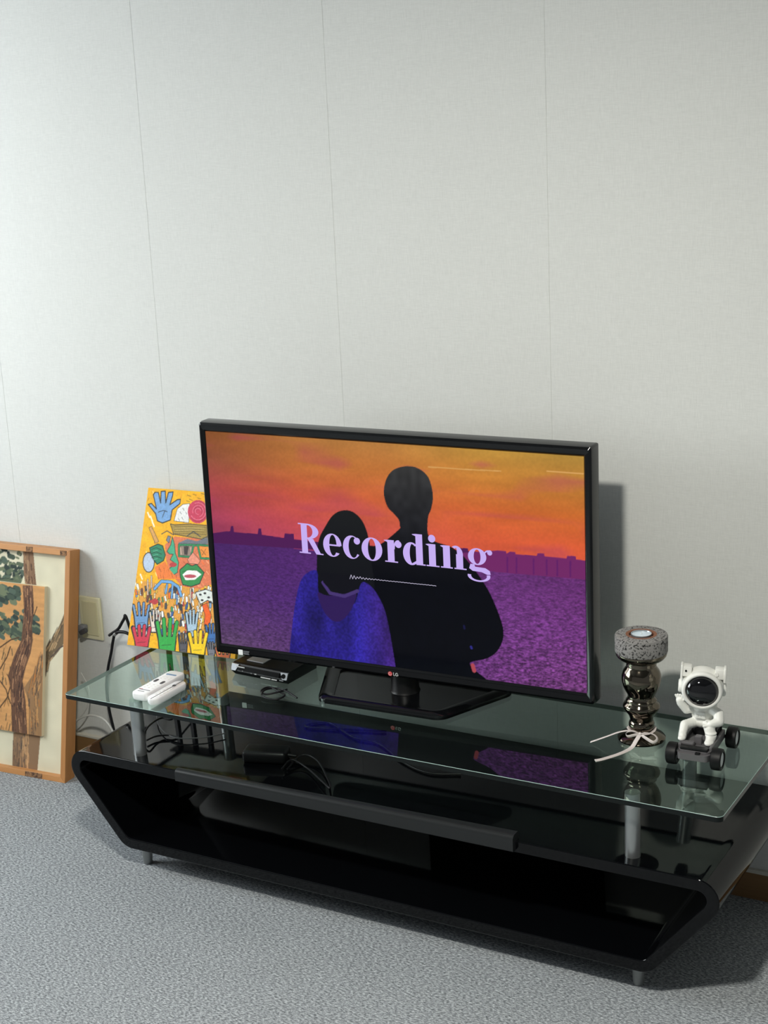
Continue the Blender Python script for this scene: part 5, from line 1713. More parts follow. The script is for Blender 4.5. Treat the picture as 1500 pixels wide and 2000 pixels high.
('s',(84,64,48),40,[(-2532,3553),(-2107,3848),(-1804,3956)]),
('s',(84,64,48),40,[(-2456,2964),(-2218,3340),(-2103,3651)]),
('s',(84,64,48),40,[(-2460,1815),(-2190,2150),(-2018,2669)]),
('s',(84,64,48),40,[(-2448,2616),(-2226,2394),(-2063,2017)]),
('p',(150,116,82),[(-1076,3473),(-1233,3012),(-1585,2524),(-1392,2103),(-1396,1061),(-913,1129),(-947,3586)]),
('s',(200,150,96),22,[(-1179,2317),(-1199,2586)]),
('s',(90,76,66),14,[(-1197,1164),(-1211,1347)]),
('s',(90,76,66),22,[(-1159,2484),(-1123,2641)]),
('s',(200,150,96),14,[(-1045,1566),(-1056,1701)]),
('s',(176,132,84),14,[(-1114,2390),(-1051,2666)]),
('s',(200,150,96),14,[(-986,3215),(-924,3485)]),
('s',(90,76,66),14,[(-1032,3361),(-980,3583)]),
('s',(176,132,84),14,[(-1082,2442),(-1025,2691)]),
('s',(190,120,60),22,[(-1411,2392),(-1350,2652)]),
('s',(176,132,84),14,[(-1290,2305),(-1300,2434)]),
('s',(112,90,70),22,[(-996,3333),(-949,3535)]),
('s',(112,90,70),22,[(-1290,2728),(-1249,2905)]),
('s',(176,132,84),22,[(-1119,2386),(-1064,2622)]),
('s',(200,150,96),22,[(-1114,3024),(-1059,3263)]),
('s',(190,120,60),14,[(-1259,1235),(-1278,1491)]),
('s',(112,90,70),22,[(-1120,1592),(-1130,1723)]),
('s',(90,76,66),22,[(-1167,1996),(-1177,2130)]),
('s',(90,76,66),14,[(-1271,1643),(-1288,1871)]),
('s',(112,90,70),14,[(-1096,3297),(-1020,3625)]),
('s',(176,132,84),22,[(-1103,1623),(-1127,1946)]),
('s',(176,132,84),14,[(-991,3208),(-954,3371)]),
('s',(190,120,60),14,[(-1340,1728),(-1355,1930)]),
('s',(112,90,70),14,[(-1216,1193),(-1239,1490)]),
('s',(112,90,70),22,[(-1188,1709),(-1205,1936)]),
('s',(90,76,66),22,[(-1178,2745),(-1112,3033)]),
('s',(190,120,60),22,[(-1350,2615),(-1305,2812)]),
('s',(112,90,70),14,[(-1239,2789),(-1195,2977)]),
('s',(112,90,70),22,[(-1100,2738),(-1065,2891)]),
('s',(176,132,84),22,[(-1283,1466),(-1300,1693)]),
('s',(90,76,66),14,[(-1148,2899),(-1090,3154)]),
('s',(90,76,66),14,[(-1265,2535),(-1218,2741)]),
('s',(176,132,84),14,[(-1092,1198),(-1116,1519)]),
('s',(90,76,66),14,[(-1048,3201),(-979,3499)]),
('s',(190,120,60),22,[(-1243,2801),(-1200,2985)]),
('s',(90,76,66),14,[(-1320,2624),(-1263,2867)]),
('s',(112,90,70),14,[(-1216,1312),(-1226,1453)]),
('s',(200,150,96),22,[(-1091,2744),(-1046,2937)]),
('s',(90,76,66),22,[(-1404,2011),(-1421,2241)]),
('s',(200,150,96),22,[(-1130,1594),(-1145,1791)]),
('s',(112,90,70),22,[(-1265,1366),(-1290,1701)]),
('s',(190,120,60),14,[(-1039,3074),(-996,3263)]),
('s',(90,76,66),22,[(-1167,2367),(-1130,2528)]),
('s',(90,76,66),14,[(-1077,2579),(-1035,2759)]),
('s',(90,76,66),22,[(-1159,3046),(-1103,3289)]),
('s',(112,90,70),22,[(-1017,2693),(-961,2940)]),
('s',(112,90,70),22,[(-1259,2908),(-1191,3204)]),
('s',(200,150,96),22,[(-1195,1561),(-1217,1859)]),
('s',(90,76,66),22,[(-1275,2351),(-1290,2554)]),
('s',(112,90,70),14,[(-1082,2121),(-1106,2440)]),
('s',(190,120,60),22,[(-1131,1461),(-1154,1769)]),
('s',(90,76,66),22,[(-1185,2162),(-1198,2342)]),
('s',(200,150,96),14,[(-1066,2379),(-1089,2680)]),
('s',(112,90,70),14,[(-1023,2950),(-989,3098)]),
('s',(112,90,70),22,[(-1040,3114),(-974,3402)]),
('s',(200,150,96),14,[(-1022,2913),(-978,3106)]),
('s',(200,150,96),14,[(-1394,2491),(-1323,2796)]),
('s',(200,150,96),22,[(-1083,1645),(-1108,1971)]),
('s',(112,90,70),22,[(-1408,2472),(-1332,2800)]),
('s',(200,150,96),22,[(-1250,2444),(-1194,2686)]),
('s',(90,76,66),22,[(-1190,2377),(-1138,2606)]),
('s',(176,132,84),14,[(-1166,3171),(-1094,3482)]),
('s',(90,76,66),22,[(-1101,2371),(-1121,2645)]),
('s',(200,150,96),22,[(-1054,3308),(-1022,3447)]),
('s',(176,132,84),14,[(-1295,1276),(-1305,1417)]),
('s',(190,120,60),14,[(-1137,3252),(-1073,3528)]),
('s',(200,150,96),22,[(-1172,2557),(-1102,2860)]),
('s',(112,90,70),14,[(-1148,2892),(-1092,3136)]),
('s',(176,132,84),22,[(-1167,2112),(-1181,2308)]),
('s',(200,150,96),22,[(-1310,1471),(-1328,1701)]),
('s',(112,90,70),22,[(-1244,1160),(-1261,1389)]),
('s',(90,76,66),22,[(-1172,2894),(-1124,3102)]),
('s',(112,90,70),14,[(-1148,1629),(-1166,1869)]),
('s',(200,150,96),22,[(-1239,1703),(-1258,1960)]),
('s',(176,132,84),14,[(-1204,2870),(-1153,3087)]),
('s',(190,120,60),14,[(-1098,2848),(-1061,3011)]),
('s',(112,90,70),22,[(-1175,2562),(-1127,2771)]),
('s',(190,120,60),22,[(-1031,2045),(-1046,2239)]),
('s',(112,90,70),22,[(-1128,1326),(-1152,1644)]),
('s',(112,90,70),22,[(-1068,2598),(-1033,2754)]),
('s',(112,90,70),14,[(-993,3364),(-963,3497)]),
('s',(200,150,96),22,[(-1084,3048),(-1012,3364)]),
('s',(90,76,66),14,[(-989,3359),(-952,3520)]),
('s',(200,150,96),22,[(-1082,1858),(-1095,2031)]),
('s',(90,76,66),22,[(-1136,2647),(-1077,2903)]),
('s',(90,76,66),22,[(-1064,2296),(-1080,2503)]),
('s',(200,150,96),22,[(-1139,2038),(-1161,2326)]),
('s',(112,90,70),22,[(-1181,2369),(-1121,2631)]),
('s',(112,90,70),22,[(-1371,2099),(-1381,2238)]),
('s',(190,120,60),22,[(-1234,2722),(-1181,2953)]),
('s',(176,132,84),14,[(-1329,2532),(-1278,2750)]),
('s',(200,150,96),14,[(-1289,1247),(-1303,1437)]),
('s',(90,76,66),22,[(-1066,1462),(-1081,1668)]),
('s',(200,150,96),22,[(-1046,2567),(-1010,2724)]),
('s',(190,120,60),22,[(-984,3095),(-908,3425)]),
('s',(190,120,60),14,[(-1214,2954),(-1174,3124)]),
('s',(90,76,66),14,[(-1174,2964),(-1118,3206)]),
('s',(190,120,60),14,[(-1237,2345),(-1262,2679)]),
('s',(112,90,70),22,[(-1426,2182),(-1443,2413)]),
('s',(90,76,66),22,[(-1156,1355),(-1180,1678)]),
('s',(200,150,96),14,[(-1094,2452),(-1046,2659)]),
('s',(112,90,70),22,[(-1379,1940),(-1399,2212)]),
('s',(90,76,66),14,[(-1229,1678),(-1251,1976)]),
('s',(112,90,70),22,[(-1070,2929),(-997,3246)]),
('s',(176,132,84),14,[(-1160,2003),(-1183,2307)]),
('s',(190,120,60),14,[(-1281,1282),(-1303,1578)]),
('s',(200,150,96),22,[(-1074,1597),(-1098,1909)]),
('s',(90,76,66),22,[(-1272,1173),(-1289,1397)]),
('s',(112,90,70),22,[(-1038,2875),(-971,3165)]),
('s',(176,132,84),22,[(-1146,2889),(-1109,3050)]),
('s',(90,76,66),22,[(-1377,1996),(-1394,2227)]),
('p',(104,76,60),[(-1707,5466),(-1357,5499),(-1311,5113),(-1290,4773),(-1352,4325),(-1305,3938),(-1380,3536),(-1540,3123),(-1639,2716),(-1515,2137),(-1428,1106),(-1978,1030),(-2020,1773),(-2074,2463),(-2174,2799),(-1973,3369),(-1711,3893),(-1678,4290),(-1642,4785)]),
('s',(86,62,52),30,[(-1539,4538),(-1551,4263)]),
('s',(120,84,64),12,[(-1375,4674),(-1382,4501)]),
('s',(150,112,84),12,[(-1500,5039),(-1487,4871)]),
('s',(70,52,46),20,[(-1662,3800),(-1748,3543)]),
('s',(150,112,84),20,[(-1607,1985),(-1569,1689)]),
('s',(150,112,84),20,[(-2015,2356),(-2026,2053)]),
('s',(58,46,44),20,[(-1785,1879),(-1748,1592)]),
('s',(120,84,64),12,[(-1970,2728),(-1980,2460)]),
('s',(150,112,84),30,[(-1530,4153),(-1541,3889)]),
('s',(178,134,100),30,[(-1613,3722),(-1726,3381)]),
('s',(86,62,52),30,[(-1823,2451),(-1830,2261)]),
('s',(150,112,84),20,[(-1463,4112),(-1470,3931)]),
('s',(58,46,44),12,[(-1805,1698),(-1774,1455)]),
('s',(178,134,100),30,[(-1866,1697),(-1846,1547)]),
('s',(178,134,100),12,[(-1772,2951),(-1777,2826)]),
('s',(178,134,100),30,[(-1477,4693),(-1489,4415)]),
('s',(150,112,84),20,[(-1552,4561),(-1564,4274)]),
('s',(120,84,64),30,[(-1576,4783),(-1585,4577)]),
('s',(120,84,64),20,[(-1626,4999),(-1606,4745)]),
('s',(58,46,44),12,[(-1509,4749),(-1520,4497)]),
('s',(150,112,84),12,[(-1574,4091),(-1582,3892)]),
('s',(86,62,52),12,[(-1535,4916),(-1524,4770)]),
('s',(58,46,44),30,[(-1549,5242),(-1530,5000)]),
('s',(70,52,46),30,[(-1498,5353),(-1483,5157)]),
('s',(150,112,84),20,[(-1669,5454),(-1658,5306)]),
('s',(58,46,44),20,[(-1815,3248),(-1925,2916)]),
('s',(86,62,52),20,[(-1573,1914),(-1549,1722)]),
('s',(86,62,52),30,[(-1741,3261),(-1842,2955)]),
('s',(120,84,64),12,[(-1561,4766),(-1570,4559)]),
('s',(86,62,52),20,[(-1698,2415),(-1708,2137)]),
('s',(58,46,44),20,[(-1460,3802),(-1557,3509)]),
('s',(150,112,84),20,[(-1594,3807),(-1665,3590)]),
('s',(70,52,46),30,[(-1447,3648),(-1491,3515)]),
('s',(58,46,44),20,[(-1672,2241),(-1681,2008)]),
('s',(86,62,52),12,[(-1433,4217),(-1443,3998)]),
('s',(86,62,52),20,[(-1601,1854),(-1562,1552)]),
('s',(86,62,52),12,[(-1458,4347),(-1464,4216)]),
('s',(178,134,100),12,[(-1485,4089),(-1499,3771)]),
('s',(70,52,46),20,[(-1438,4137),(-1453,3799)]),
('s',(70,52,46),12,[(-1594,4901),(-1571,4618)]),
('s',(150,112,84),12,[(-1842,1586),(-1824,1444)]),
('s',(120,84,64),12,[(-1593,4154),(-1601,3983)]),
('s',(178,134,100),12,[(-1990,2747),(-1999,2506)]),
('s',(70,52,46),12,[(-1795,3210),(-1898,2900)]),
('s',(150,112,84),30,[(-1980,3012),(-1991,2718)]),
('s',(150,112,84),12,[(-1400,3937),(-1410,3693)]),
('s',(70,52,46),12,[(-1640,4028),(-1647,3867)]),
('s',(150,112,84),30,[(-1593,3395),(-1640,3252)]),
('s',(120,84,64),30,[(-1583,3820),(-1684,3514)]),
('s',(150,112,84),20,[(-1569,4397),(-1575,4249)]),
('s',(86,62,52),20,[(-1694,1237),(-1671,1056)]),
('s',(150,112,84),20,[(-1500,4355),(-1510,4113)]),
('s',(150,112,84),20,[(-1622,4678),(-1636,4343)]),
('s',(178,134,100),20,[(-1581,4937),(-1558,4641)]),
('s',(178,134,100),12,[(-1507,4953),(-1481,4622)]),
('s',(70,52,46),30,[(-1912,2258),(-1923,1946)]),
('s',(86,62,52),12,[(-1751,1634),(-1721,1402)]),
('s',(178,134,100),30,[(-1418,5478),(-1408,5339)]),
('s',(120,84,64),30,[(-1801,3433),(-1858,3263)]),
('s',(120,84,64),12,[(-1587,2657),(-1596,2414)]),
('s',(120,84,64),30,[(-1527,4365),(-1539,4098)]),
('s',(70,52,46),30,[(-1629,3811),(-1686,3638)]),
('s',(58,46,44),20,[(-1448,5171),(-1430,4939)]),
('s',(58,46,44),12,[(-1960,1654),(-1926,1388)]),
('s',(58,46,44),30,[(-1866,3428),(-1925,3252)]),
('s',(178,134,100),20,[(-1485,5445),(-1473,5291)]),
('s',(120,84,64),20,[(-1886,1943),(-1850,1663)]),
('s',(120,84,64),12,[(-1669,3120),(-1719,2967)]),
('s',(58,46,44),30,[(-1592,3085),(-1679,2820)]),
('s',(178,134,100),30,[(-1764,3471),(-1869,3153)]),
('s',(178,134,100),12,[(-1811,2033),(-1779,1786)]),
('s',(150,112,84),20,[(-1717,1518),(-1675,1187)]),
('s',(178,134,100),30,[(-1981,2719),(-1992,2441)]),
('s',(70,52,46),30,[(-1499,5220),(-1482,5008)]),
('s',(120,84,64),12,[(-1546,3716),(-1628,3469)]),
('s',(150,112,84),20,[(-1422,5222),(-1410,5069)]),
('s',(58,46,44),20,[(-1811,1918),(-1783,1702)]),
('s',(120,84,64),12,[(-1560,5440),(-1536,5127)]),
('s',(120,84,64),12,[(-1997,2799),(-2006,2550)]),
('s',(86,62,52),12,[(-1644,4291),(-1651,4132)]),
('s',(86,62,52),30,[(-1493,5296),(-1467,4960)]),
('s',(178,134,100),30,[(-1772,2252),(-1777,2109)]),
('s',(58,46,44),30,[(-1356,4973),(-1335,4717)]),
('s',(178,134,100),20,[(-1931,2194),(-1936,2049)]),
('s',(58,46,44),30,[(-1459,3816),(-1520,3631)]),
('s',(120,84,64),12,[(-1881,3304),(-1943,3118)]),
('s',(70,52,46),20,[(-1544,5147),(-1532,4991)]),
('s',(70,52,46),12,[(-1630,4955),(-1610,4697)]),
('s',(58,46,44),30,[(-1672,3538),(-1717,3405)]),
('s',(150,112,84),20,[(-1604,3841),(-1662,3667)]),
('s',(120,84,64),12,[(-1554,5050),(-1536,4821)]),
('s',(70,52,46),20,[(-1978,2236),(-1985,2051)]),
('s',(86,62,52),12,[(-1850,1548),(-1816,1287)]),
('s',(150,112,84),20,[(-1479,4148),(-1488,3928)]),
('s',(86,62,52),30,[(-1451,4236),(-1458,4070)]),
('s',(70,52,46),30,[(-1388,4952),(-1371,4738)]),
('s',(86,62,52),12,[(-1433,3767),(-1504,3554)]),
('s',(178,134,100),20,[(-1732,3002),(-1737,2873)]),
('s',(86,62,52),20,[(-1709,1615),(-1691,1476)]),
('s',(70,52,46),20,[(-1613,4892),(-1591,4606)]),
('s',(120,84,64),20,[(-1578,3751),(-1673,3462)]),
('s',(58,46,44),30,[(-1988,2364),(-1997,2113)]),
('s',(178,134,100),20,[(-1401,4852),(-1384,4636)]),
('s',(120,84,64),20,[(-1547,1704),(-1521,1506)]),
('s',(86,62,52),20,[(-1546,3918),(-1619,3699)]),
('s',(86,62,52),30,[(-1762,2331),(-1770,2119)]),
('s',(70,52,46),12,[(-1837,2419),(-1845,2199)]),
('s',(58,46,44),20,[(-1777,2603),(-1787,2316)]),
('s',(178,134,100),12,[(-1628,3921),(-1678,3770)]),
('s',(70,52,46),30,[(-1632,3536),(-1719,3274)]),
('s',(178,134,100),30,[(-1666,3455),(-1711,3319)]),
('s',(120,84,64),30,[(-1543,4872),(-1533,4744)]),
('s',(70,52,46),12,[(-1763,1791),(-1746,1661)]),
('s',(86,62,52),12,[(-1578,4456),(-1588,4216)]),
('s',(86,62,52),30,[(-1578,4943),(-1552,4608)]),
('s',(86,62,52),30,[(-1412,5269),(-1395,5044)]),
('s',(70,52,46),20,[(-1469,1296),(-1433,1017)]),
('s',(178,134,100),30,[(-1615,2212),(-1625,1954)]),
('s',(120,84,64),12,[(-1662,2622),(-1674,2293)]),
('s',(178,134,100),30,[(-1415,4002),(-1430,3657)]),
('s',(58,46,44),30,[(-1738,2094),(-1709,1874)]),
('s',(58,46,44),30,[(-1990,2246),(-2002,1932)]),
('s',(120,84,64),12,[(-1838,1472),(-1800,1176)]),
('s',(178,134,100),30,[(-1626,3486),(-1726,3183)]),
('s',(70,52,46),12,[(-1616,3870),(-1678,3684)]),
('s',(86,62,52),20,[(-1793,2278),(-1804,1993)]),
('s',(58,46,44),20,[(-1599,5403),(-1573,5073)]),
('s',(70,52,46),30,[(-1965,3052),(-1975,2769)]),
('s',(86,62,52),20,[(-1853,2187),(-1861,1968)]),
('s',(70,52,46),20,[(-1492,5426),(-1481,5283)]),
('s',(70,52,46),20,[(-1427,3724),(-1533,3405)]),
('s',(86,62,52),30,[(-1580,5184),(-1557,4894)]),
('s',(120,84,64),12,[(-1895,3239),(-1970,3012)]),
('s',(150,112,84),30,[(-1675,3652),(-1786,3317)]),
('s',(178,134,100),12,[(-1737,2418),(-1749,2094)]),
('s',(58,46,44),12,[(-1966,3137),(-2018,2978)]),
('s',(150,112,84),30,[(-1530,5227),(-1509,4956)]),
('s',(86,62,52),12,[(-1774,2052),(-1753,1887)]),
('s',(150,112,84),20,[(-1705,3179),(-1750,3045)]),
('s',(178,134,100),30,[(-1707,1332),(-1672,1060)]),
('s',(70,52,46),30,[(-1539,5237),(-1526,5070)]),
('s',(178,134,100),12,[(-1863,3003),(-1868,2877)]),
('s',(150,112,84),30,[(-1804,2850),(-1809,2717)]),
('s',(178,134,100),12,[(-1959,2167),(-1963,2042)]),
('s',(86,62,52),20,[(-1763,2681),(-1771,2474)]),
('s',(120,84,64),30,[(-1894,2242),(-1900,2061)]),
('s',(86,62,52),12,[(-1452,3566),(-1516,3374)]),
('s',(58,46,44),20,[(-1417,4601),(-1430,4303)]),
('s',(120,84,64),12,[(-1857,1902),(-1841,1778)]),
('s',(58,46,44),30,[(-1701,2328),(-1713,1997)]),
('s',(178,134,100),20,[(-1642,2452),(-1650,2235)]),
('s',(120,84,64),20,[(-1725,2048),(-1702,1870)]),
('s',(178,134,100),12,[(-1407,4438),(-1416,4218)]),
('s',(86,62,52),30,[(-1413,5136),(-1398,4942)]),
('s',(86,62,52),30,[(-1547,5167),(-1530,4959)]),
('s',(178,134,100),20,[(-1527,3427),(-1617,3154)]),
('s',(58,46,44),20,[(-1748,2661),(-1753,2520)]),
('s',(178,134,100),20,[(-1570,3462),(-1668,3166)]),
('s',(70,52,46),20,[(-1722,3317),(-1829,2992)]),
('s',(150,112,84),20,[(-1889,2807),(-1894,2680)]),
('s',(178,134,100),12,[(-1655,3858),(-1750,3571)]),
('s',(178,134,100),30,[(-1414,5129),(-1389,4810)]),
('s',(70,52,46),30,[(-1600,1869),(-1564,1590)]),
('s',(58,46,44),12,[(-1744,1896),(-1714,1667)]),
('s',(120,84,64),20,[(-1385,3885),(-1445,3703)]),
('s',(178,134,100),20,[(-1618,5446),(-1595,5145)]),
('s',(150,112,84),20,[(-1665,1384),(-1642,1199)]),
('s',(86,62,52),12,[(-1595,2041),(-1553,1714)]),
('s',(150,112,84),30,[(-1979,2308),(-1991,1982)]),
('s',(178,134,100),20,[(-1497,4069),(-1504,3906)]),
('s',(150,112,84),12,[(-1695,3840),(-1743,3695)]),
('s',(70,52,46),12,[(-1861,1291),(-1821,983)]),
('s',(178,134,100),30,[(-1422,5130),(-1395,4791)]),
('s',(58,46,44),20,[(-1953,1343),(-1927,1148)]),
('s',(178,134,100),12,[(-1537,3384),(-1621,3132)]),
('s',(58,46,44),20,[(-1505,3717),(-1611,3396)]),
('s',(58,46,44),12,[(-1603,4551),(-1613,4321)]),
('s',(178,134,100),12,[(-1727,3651),(-1822,3366)]),
('s',(58,46,44),20,[(-1589,4064),(-1602,3754)]),
('s',(150,112,84),20,[(-1791,1775),(-1764,1562)]),
('s',(70,52,46),12,[(-1451,4030),(-1462,3766)]),
('s',(58,46,44),20,[(-1749,3560),(-1850,3256)]),
('s',(58,46,44),30,[(-1536,4157),(-1543,3988)]),
('s',(58,46,44),12,[(-1893,1682),(-1866,1470)]),
('s',(150,112,84),12,[(-1734,2342),(-1746,2022)]),
('s',(120,84,64),12,[(-1601,3019),(-1606,2883)]),
('s',(178,134,100),12,[(-1876,2748),(-1881,2607)]),
('s',(70,52,46),12,[(-1488,5048),(-1475,4881)]),
('s',(86,62,52),20,[(-1575,1415),(-1558,1285)]),
('s',(120,84,64),20,[(-1572,1897),(-1533,1599)]),
('s',(86,62,52),12,[(-1704,1411),(-1679,1224)]),
('s',(178,134,100),30,[(-1749,1605),(-1711,1312)]),
('s',(150,112,84),30,[(-1385,4869),(-1375,4741)]),
('s',(150,112,84),20,[(-1509,3375),(-1619,3042)]),
('s',(86,62,52),20,[(-1843,2919),(-1851,2716)]),
('s',(86,62,52),12,[(-1661,3242),(-1708,3102)]),
('s',(120,84,64),30,[(-1500,5031),(-1474,4699)]),
('s',(70,52,46),12,[(-1757,3657),(-1847,3385)]),
('s',(150,112,84),20,[(-1562,5282),(-1551,5144)]),
('s',(150,112,84),20,[(-1542,5143),(-1520,4867)]),
('s',(86,62,52),20,[(-1641,3620),(-1739,3325)]),
('s',(150,112,84),20,[(-1666,1701),(-1643,1515)]),
('s',(70,52,46),12,[(-1546,3840),(-1599,3680)]),
('s',(178,134,100),12,[(-1695,2238),(-1704,1998)]),
('s',(86,62,52),30,[(-1849,1907),(-1832,1775)]),
('s',(58,46,44),30,[(-1377,4194),(-1388,3946)]),
('s',(150,112,84),12,[(-1826,3482),(-1905,3246)]),
('s',(58,46,44),20,[(-1498,4764),(-1510,4476)]),
('s',(70,52,46),30,[(-1431,3962),(-1444,3651)]),
('s',(70,52,46),12,[(-1444,3848),(-1546,3540)]),
('s',(86,62,52),30,[(-1560,5086),(-1543,4860)]),
('s',(58,46,44),20,[(-1601,5041),(-1589,4885)]),
('s',(58,46,44),30,[(-1673,2558),(-1684,2267)]),
('s',(178,134,100),30,[(-1540,1646),(-1518,1476)]),
('s',(58,46,44),20,[(-1921,2463),(-1928,2276)]),
('s',(120,84,64),30,[(-1471,4784),(-1484,4480)]),
('s',(120,84,64),20,[(-1789,1817),(-1754,1549)]),
('s',(86,62,52),20,[(-1770,2859),(-1777,2663)]),
('s',(86,62,52),20,[(-1900,1689),(-1866,1423)]),
('s',(120,84,64),12,[(-1458,3994),(-1467,3794)]),
('s',(120,84,64),20,[(-1727,1786),(-1701,1582)]),
('s',(178,134,100),12,[(-1774,3238),(-1881,2917)]),
('s',(120,84,64),20,[(-1636,5058),(-1617,4822)]),
('s',(70,52,46),30,[(-1588,1808),(-1548,1499)]),
('s',(150,112,84),12,[(-1574,3680),(-1646,3463)]),
('s',(178,134,100),30,[(-1534,5381),(-1521,5213)]),
('s',(150,112,84),12,[(-1944,1188),(-1919,998)]),
('s',(58,46,44),30,[(-1707,2074),(-1675,1823)]),
('s',(58,46,44),30,[(-1765,2042),(-1746,1892)]),
('s',(58,46,44),30,[(-1655,2650),(-1663,2414)]),
('s',(62,48,42),30,[(-1299,4625),(-1230,4779),(-1185,4906)]),
('s',(60,46,40),24,[(-2067,2663),(-2206,2845)])]
PL_PAINT=[[-1.133, -0.184, 0.4618], [0.99785, 0.06548, 0.0], [-0.02478, 0.37753, 0.92567]]
PAINT_H=0.4220
PL_TV=[[-0.77089, -0.25595, 0.5406], [0.99905, 0.04369, 0.0], [0.0, 0.0, 1.0]]
PL_FRAME=[[-1.42094, -0.16486, -0.0], [0.9982, 0.05996, 0.0], [-0.01165, 0.19388, 0.98096]]
CAB={'aerial': [(-1.3242, -0.045, 0.0905),
            (-1.3268, -0.045, 0.1324),
            (-1.3364, -0.045, 0.1932),
            (-1.3375, -0.045, 0.2627),
            (-1.3256, -0.045, 0.3182),
            (-1.3091, -0.045, 0.3664),
            (-1.3, -0.045, 0.3979),
            (-1.2919, -0.045, 0.4217)],
 'aerial2': [(-1.3147, -0.04, 0.4154),
             (-1.301, -0.04, 0.4248),
             (-1.2794, -0.04, 0.4398),
             (-1.2646, -0.04, 0.4597),
             (-1.254, -0.04, 0.4746),
             (-1.2513, -0.04, 0.4824),
             (-1.2454, -0.04, 0.4712),
             (-1.2324, -0.04, 0.4281)],
 'aerial_up': [(-1.2919, -0.045, 0.4217),
               (-1.2833, -0.045, 0.4499),
               (-1.2761, -0.045, 0.4659),
               (-1.282, -0.045, 0.4291),
               (-1.2726, -0.045, 0.4333),
               (-1.2474, -0.045, 0.4337),
               (-1.222, -0.045, 0.4222)],
 'coil': [(-0.5645, -0.2848, 0.462),
          (-0.5655, -0.3104, 0.462),
          (-0.5905, -0.3353, 0.462),
          (-0.6132, -0.3233, 0.462),
          (-0.6089, -0.2962, 0.462),
          (-0.5727, -0.3063, 0.462),
          (-0.5419, -0.3289, 0.462),
          (-0.554, -0.3551, 0.462),
          (-0.5924, -0.3502, 0.462),
          (-0.6077, -0.3138, 0.462),
          (-0.5896, -0.2917, 0.462),
          (-0.5517, -0.3046, 0.462),
          (-0.5108, -0.3229, 0.462)],
 'tang': [(-0.5049, -0.3945, 0.31),
          (-0.5028, -0.3295, 0.31),
          (-0.4529, -0.34, 0.31),
          (-0.3851, -0.4042, 0.31),
          (-0.3436, -0.4611, 0.31),
          (-0.3815, -0.433, 0.31),
          (-0.4599, -0.3748, 0.31),
          (-0.5096, -0.3647, 0.31),
          (-0.5082, -0.4117, 0.31)],
 'tvc': [(-0.5972, -0.1561, 0.306), (-0.5665, -0.107, 0.306), (-0.4564, -0.1656, 0.306), (-0.3791, -0.1731, 0.306), (-0.2661, -0.2487, 0.306), (-0.1833, -0.2753, 0.306), (-0.1149, -0.2515, 0.306)],
 'u1': [(-0.934, -0.3762, 0.33), (-0.9458, -0.3314, 0.33), (-0.9428, -0.3011, 0.33), (-0.9175, -0.2829, 0.33)],
 'u2': [(-0.9951, -0.2566, 0.31), (-0.963, -0.2944, 0.31), (-0.9264, -0.3255, 0.31), (-0.8873, -0.3476, 0.31), (-0.8514, -0.353, 0.31), (-0.7952, -0.3219, 0.31), (-0.7624, -0.2797, 0.31)],
 'u3': [(-0.9204, -0.3967, 0.31), (-0.9135, -0.3659, 0.31), (-0.8873, -0.3476, 0.31), (-0.8553, -0.3478, 0.31)],
 'white': [(-1.4777, -0.05, 0.12), (-1.4561, -0.05, 0.141), (-1.4256, -0.05, 0.1587), (-1.3966, -0.05, 0.1666), (-1.3634, -0.05, 0.1642), (-1.3392, -0.05, 0.1494), (-1.3237, -0.05, 0.1239)],
 'white2': [(-1.4359, -0.035, 0.2845), (-1.4203, -0.035, 0.2588), (-1.4127, -0.035, 0.2288), (-1.4212, -0.035, 0.1898), (-1.4418, -0.035, 0.1597), (-1.4699, -0.035, 0.1314), (-1.491, -0.035, 0.1151)]}
# ------------------------------------------------------------------ materials
def node(nt,t,**k):
    n=nt.nodes.new(t)
    for a,b in k.items():
        if a in n.inputs.keys(): n.inputs[a].default_value=b
        else: setattr(n,a,b)
    return n
def wallpaper():
    m=mat('wallpaper',(214,215,211),.85,spec=.2); nt=m.node_tree; b=nt.nodes['Principled BSDF']; L=nt.links.new
    tc=node(nt,'ShaderNodeTexCoord'); hs=[]
    for sc in ((900,900,40),(60,60,1100)):
        mp=node(nt,'ShaderNodeMapping'); mp.inputs['Scale'].default_value=sc; n=node(nt,'ShaderNodeTexNoise',Scale=1.0,Detail=2.0)
        L(tc.outputs['Object'],mp.inputs['Vector']); L(mp.outputs['Vector'],n.inputs['Vector']); hs.append(n.outputs['Fac'])
    ad=node(nt,'ShaderNodeMath',operation='ADD'); L(hs[0],ad.inputs[0]); L(hs[1],ad.inputs[1])
    rp=node(nt,'ShaderNodeMapRange'); rp.inputs['From Min'].default_value=.6; rp.inputs['From Max'].default_value=1.4; L(ad.outputs[0],rp.inputs['Value'])
    mx=node(nt,'ShaderNodeMix',data_type='RGBA'); mx.inputs['A'].default_value=(*s2l((205,206,202)),1); mx.inputs['B'].default_value=(*s2l((221,222,218)),1)
    L(rp.outputs['Result'],mx.inputs['Factor']); L(mx.outputs['Result'],b.inputs['Base Color'])
    bp=[n for n in nt.nodes if n.type=='BUMP'][0]; L(ad.outputs[0],bp.inputs['Height']); bp.inputs['Strength'].default_value=.12; bp.inputs['Distance'].default_value=.0008
    return m
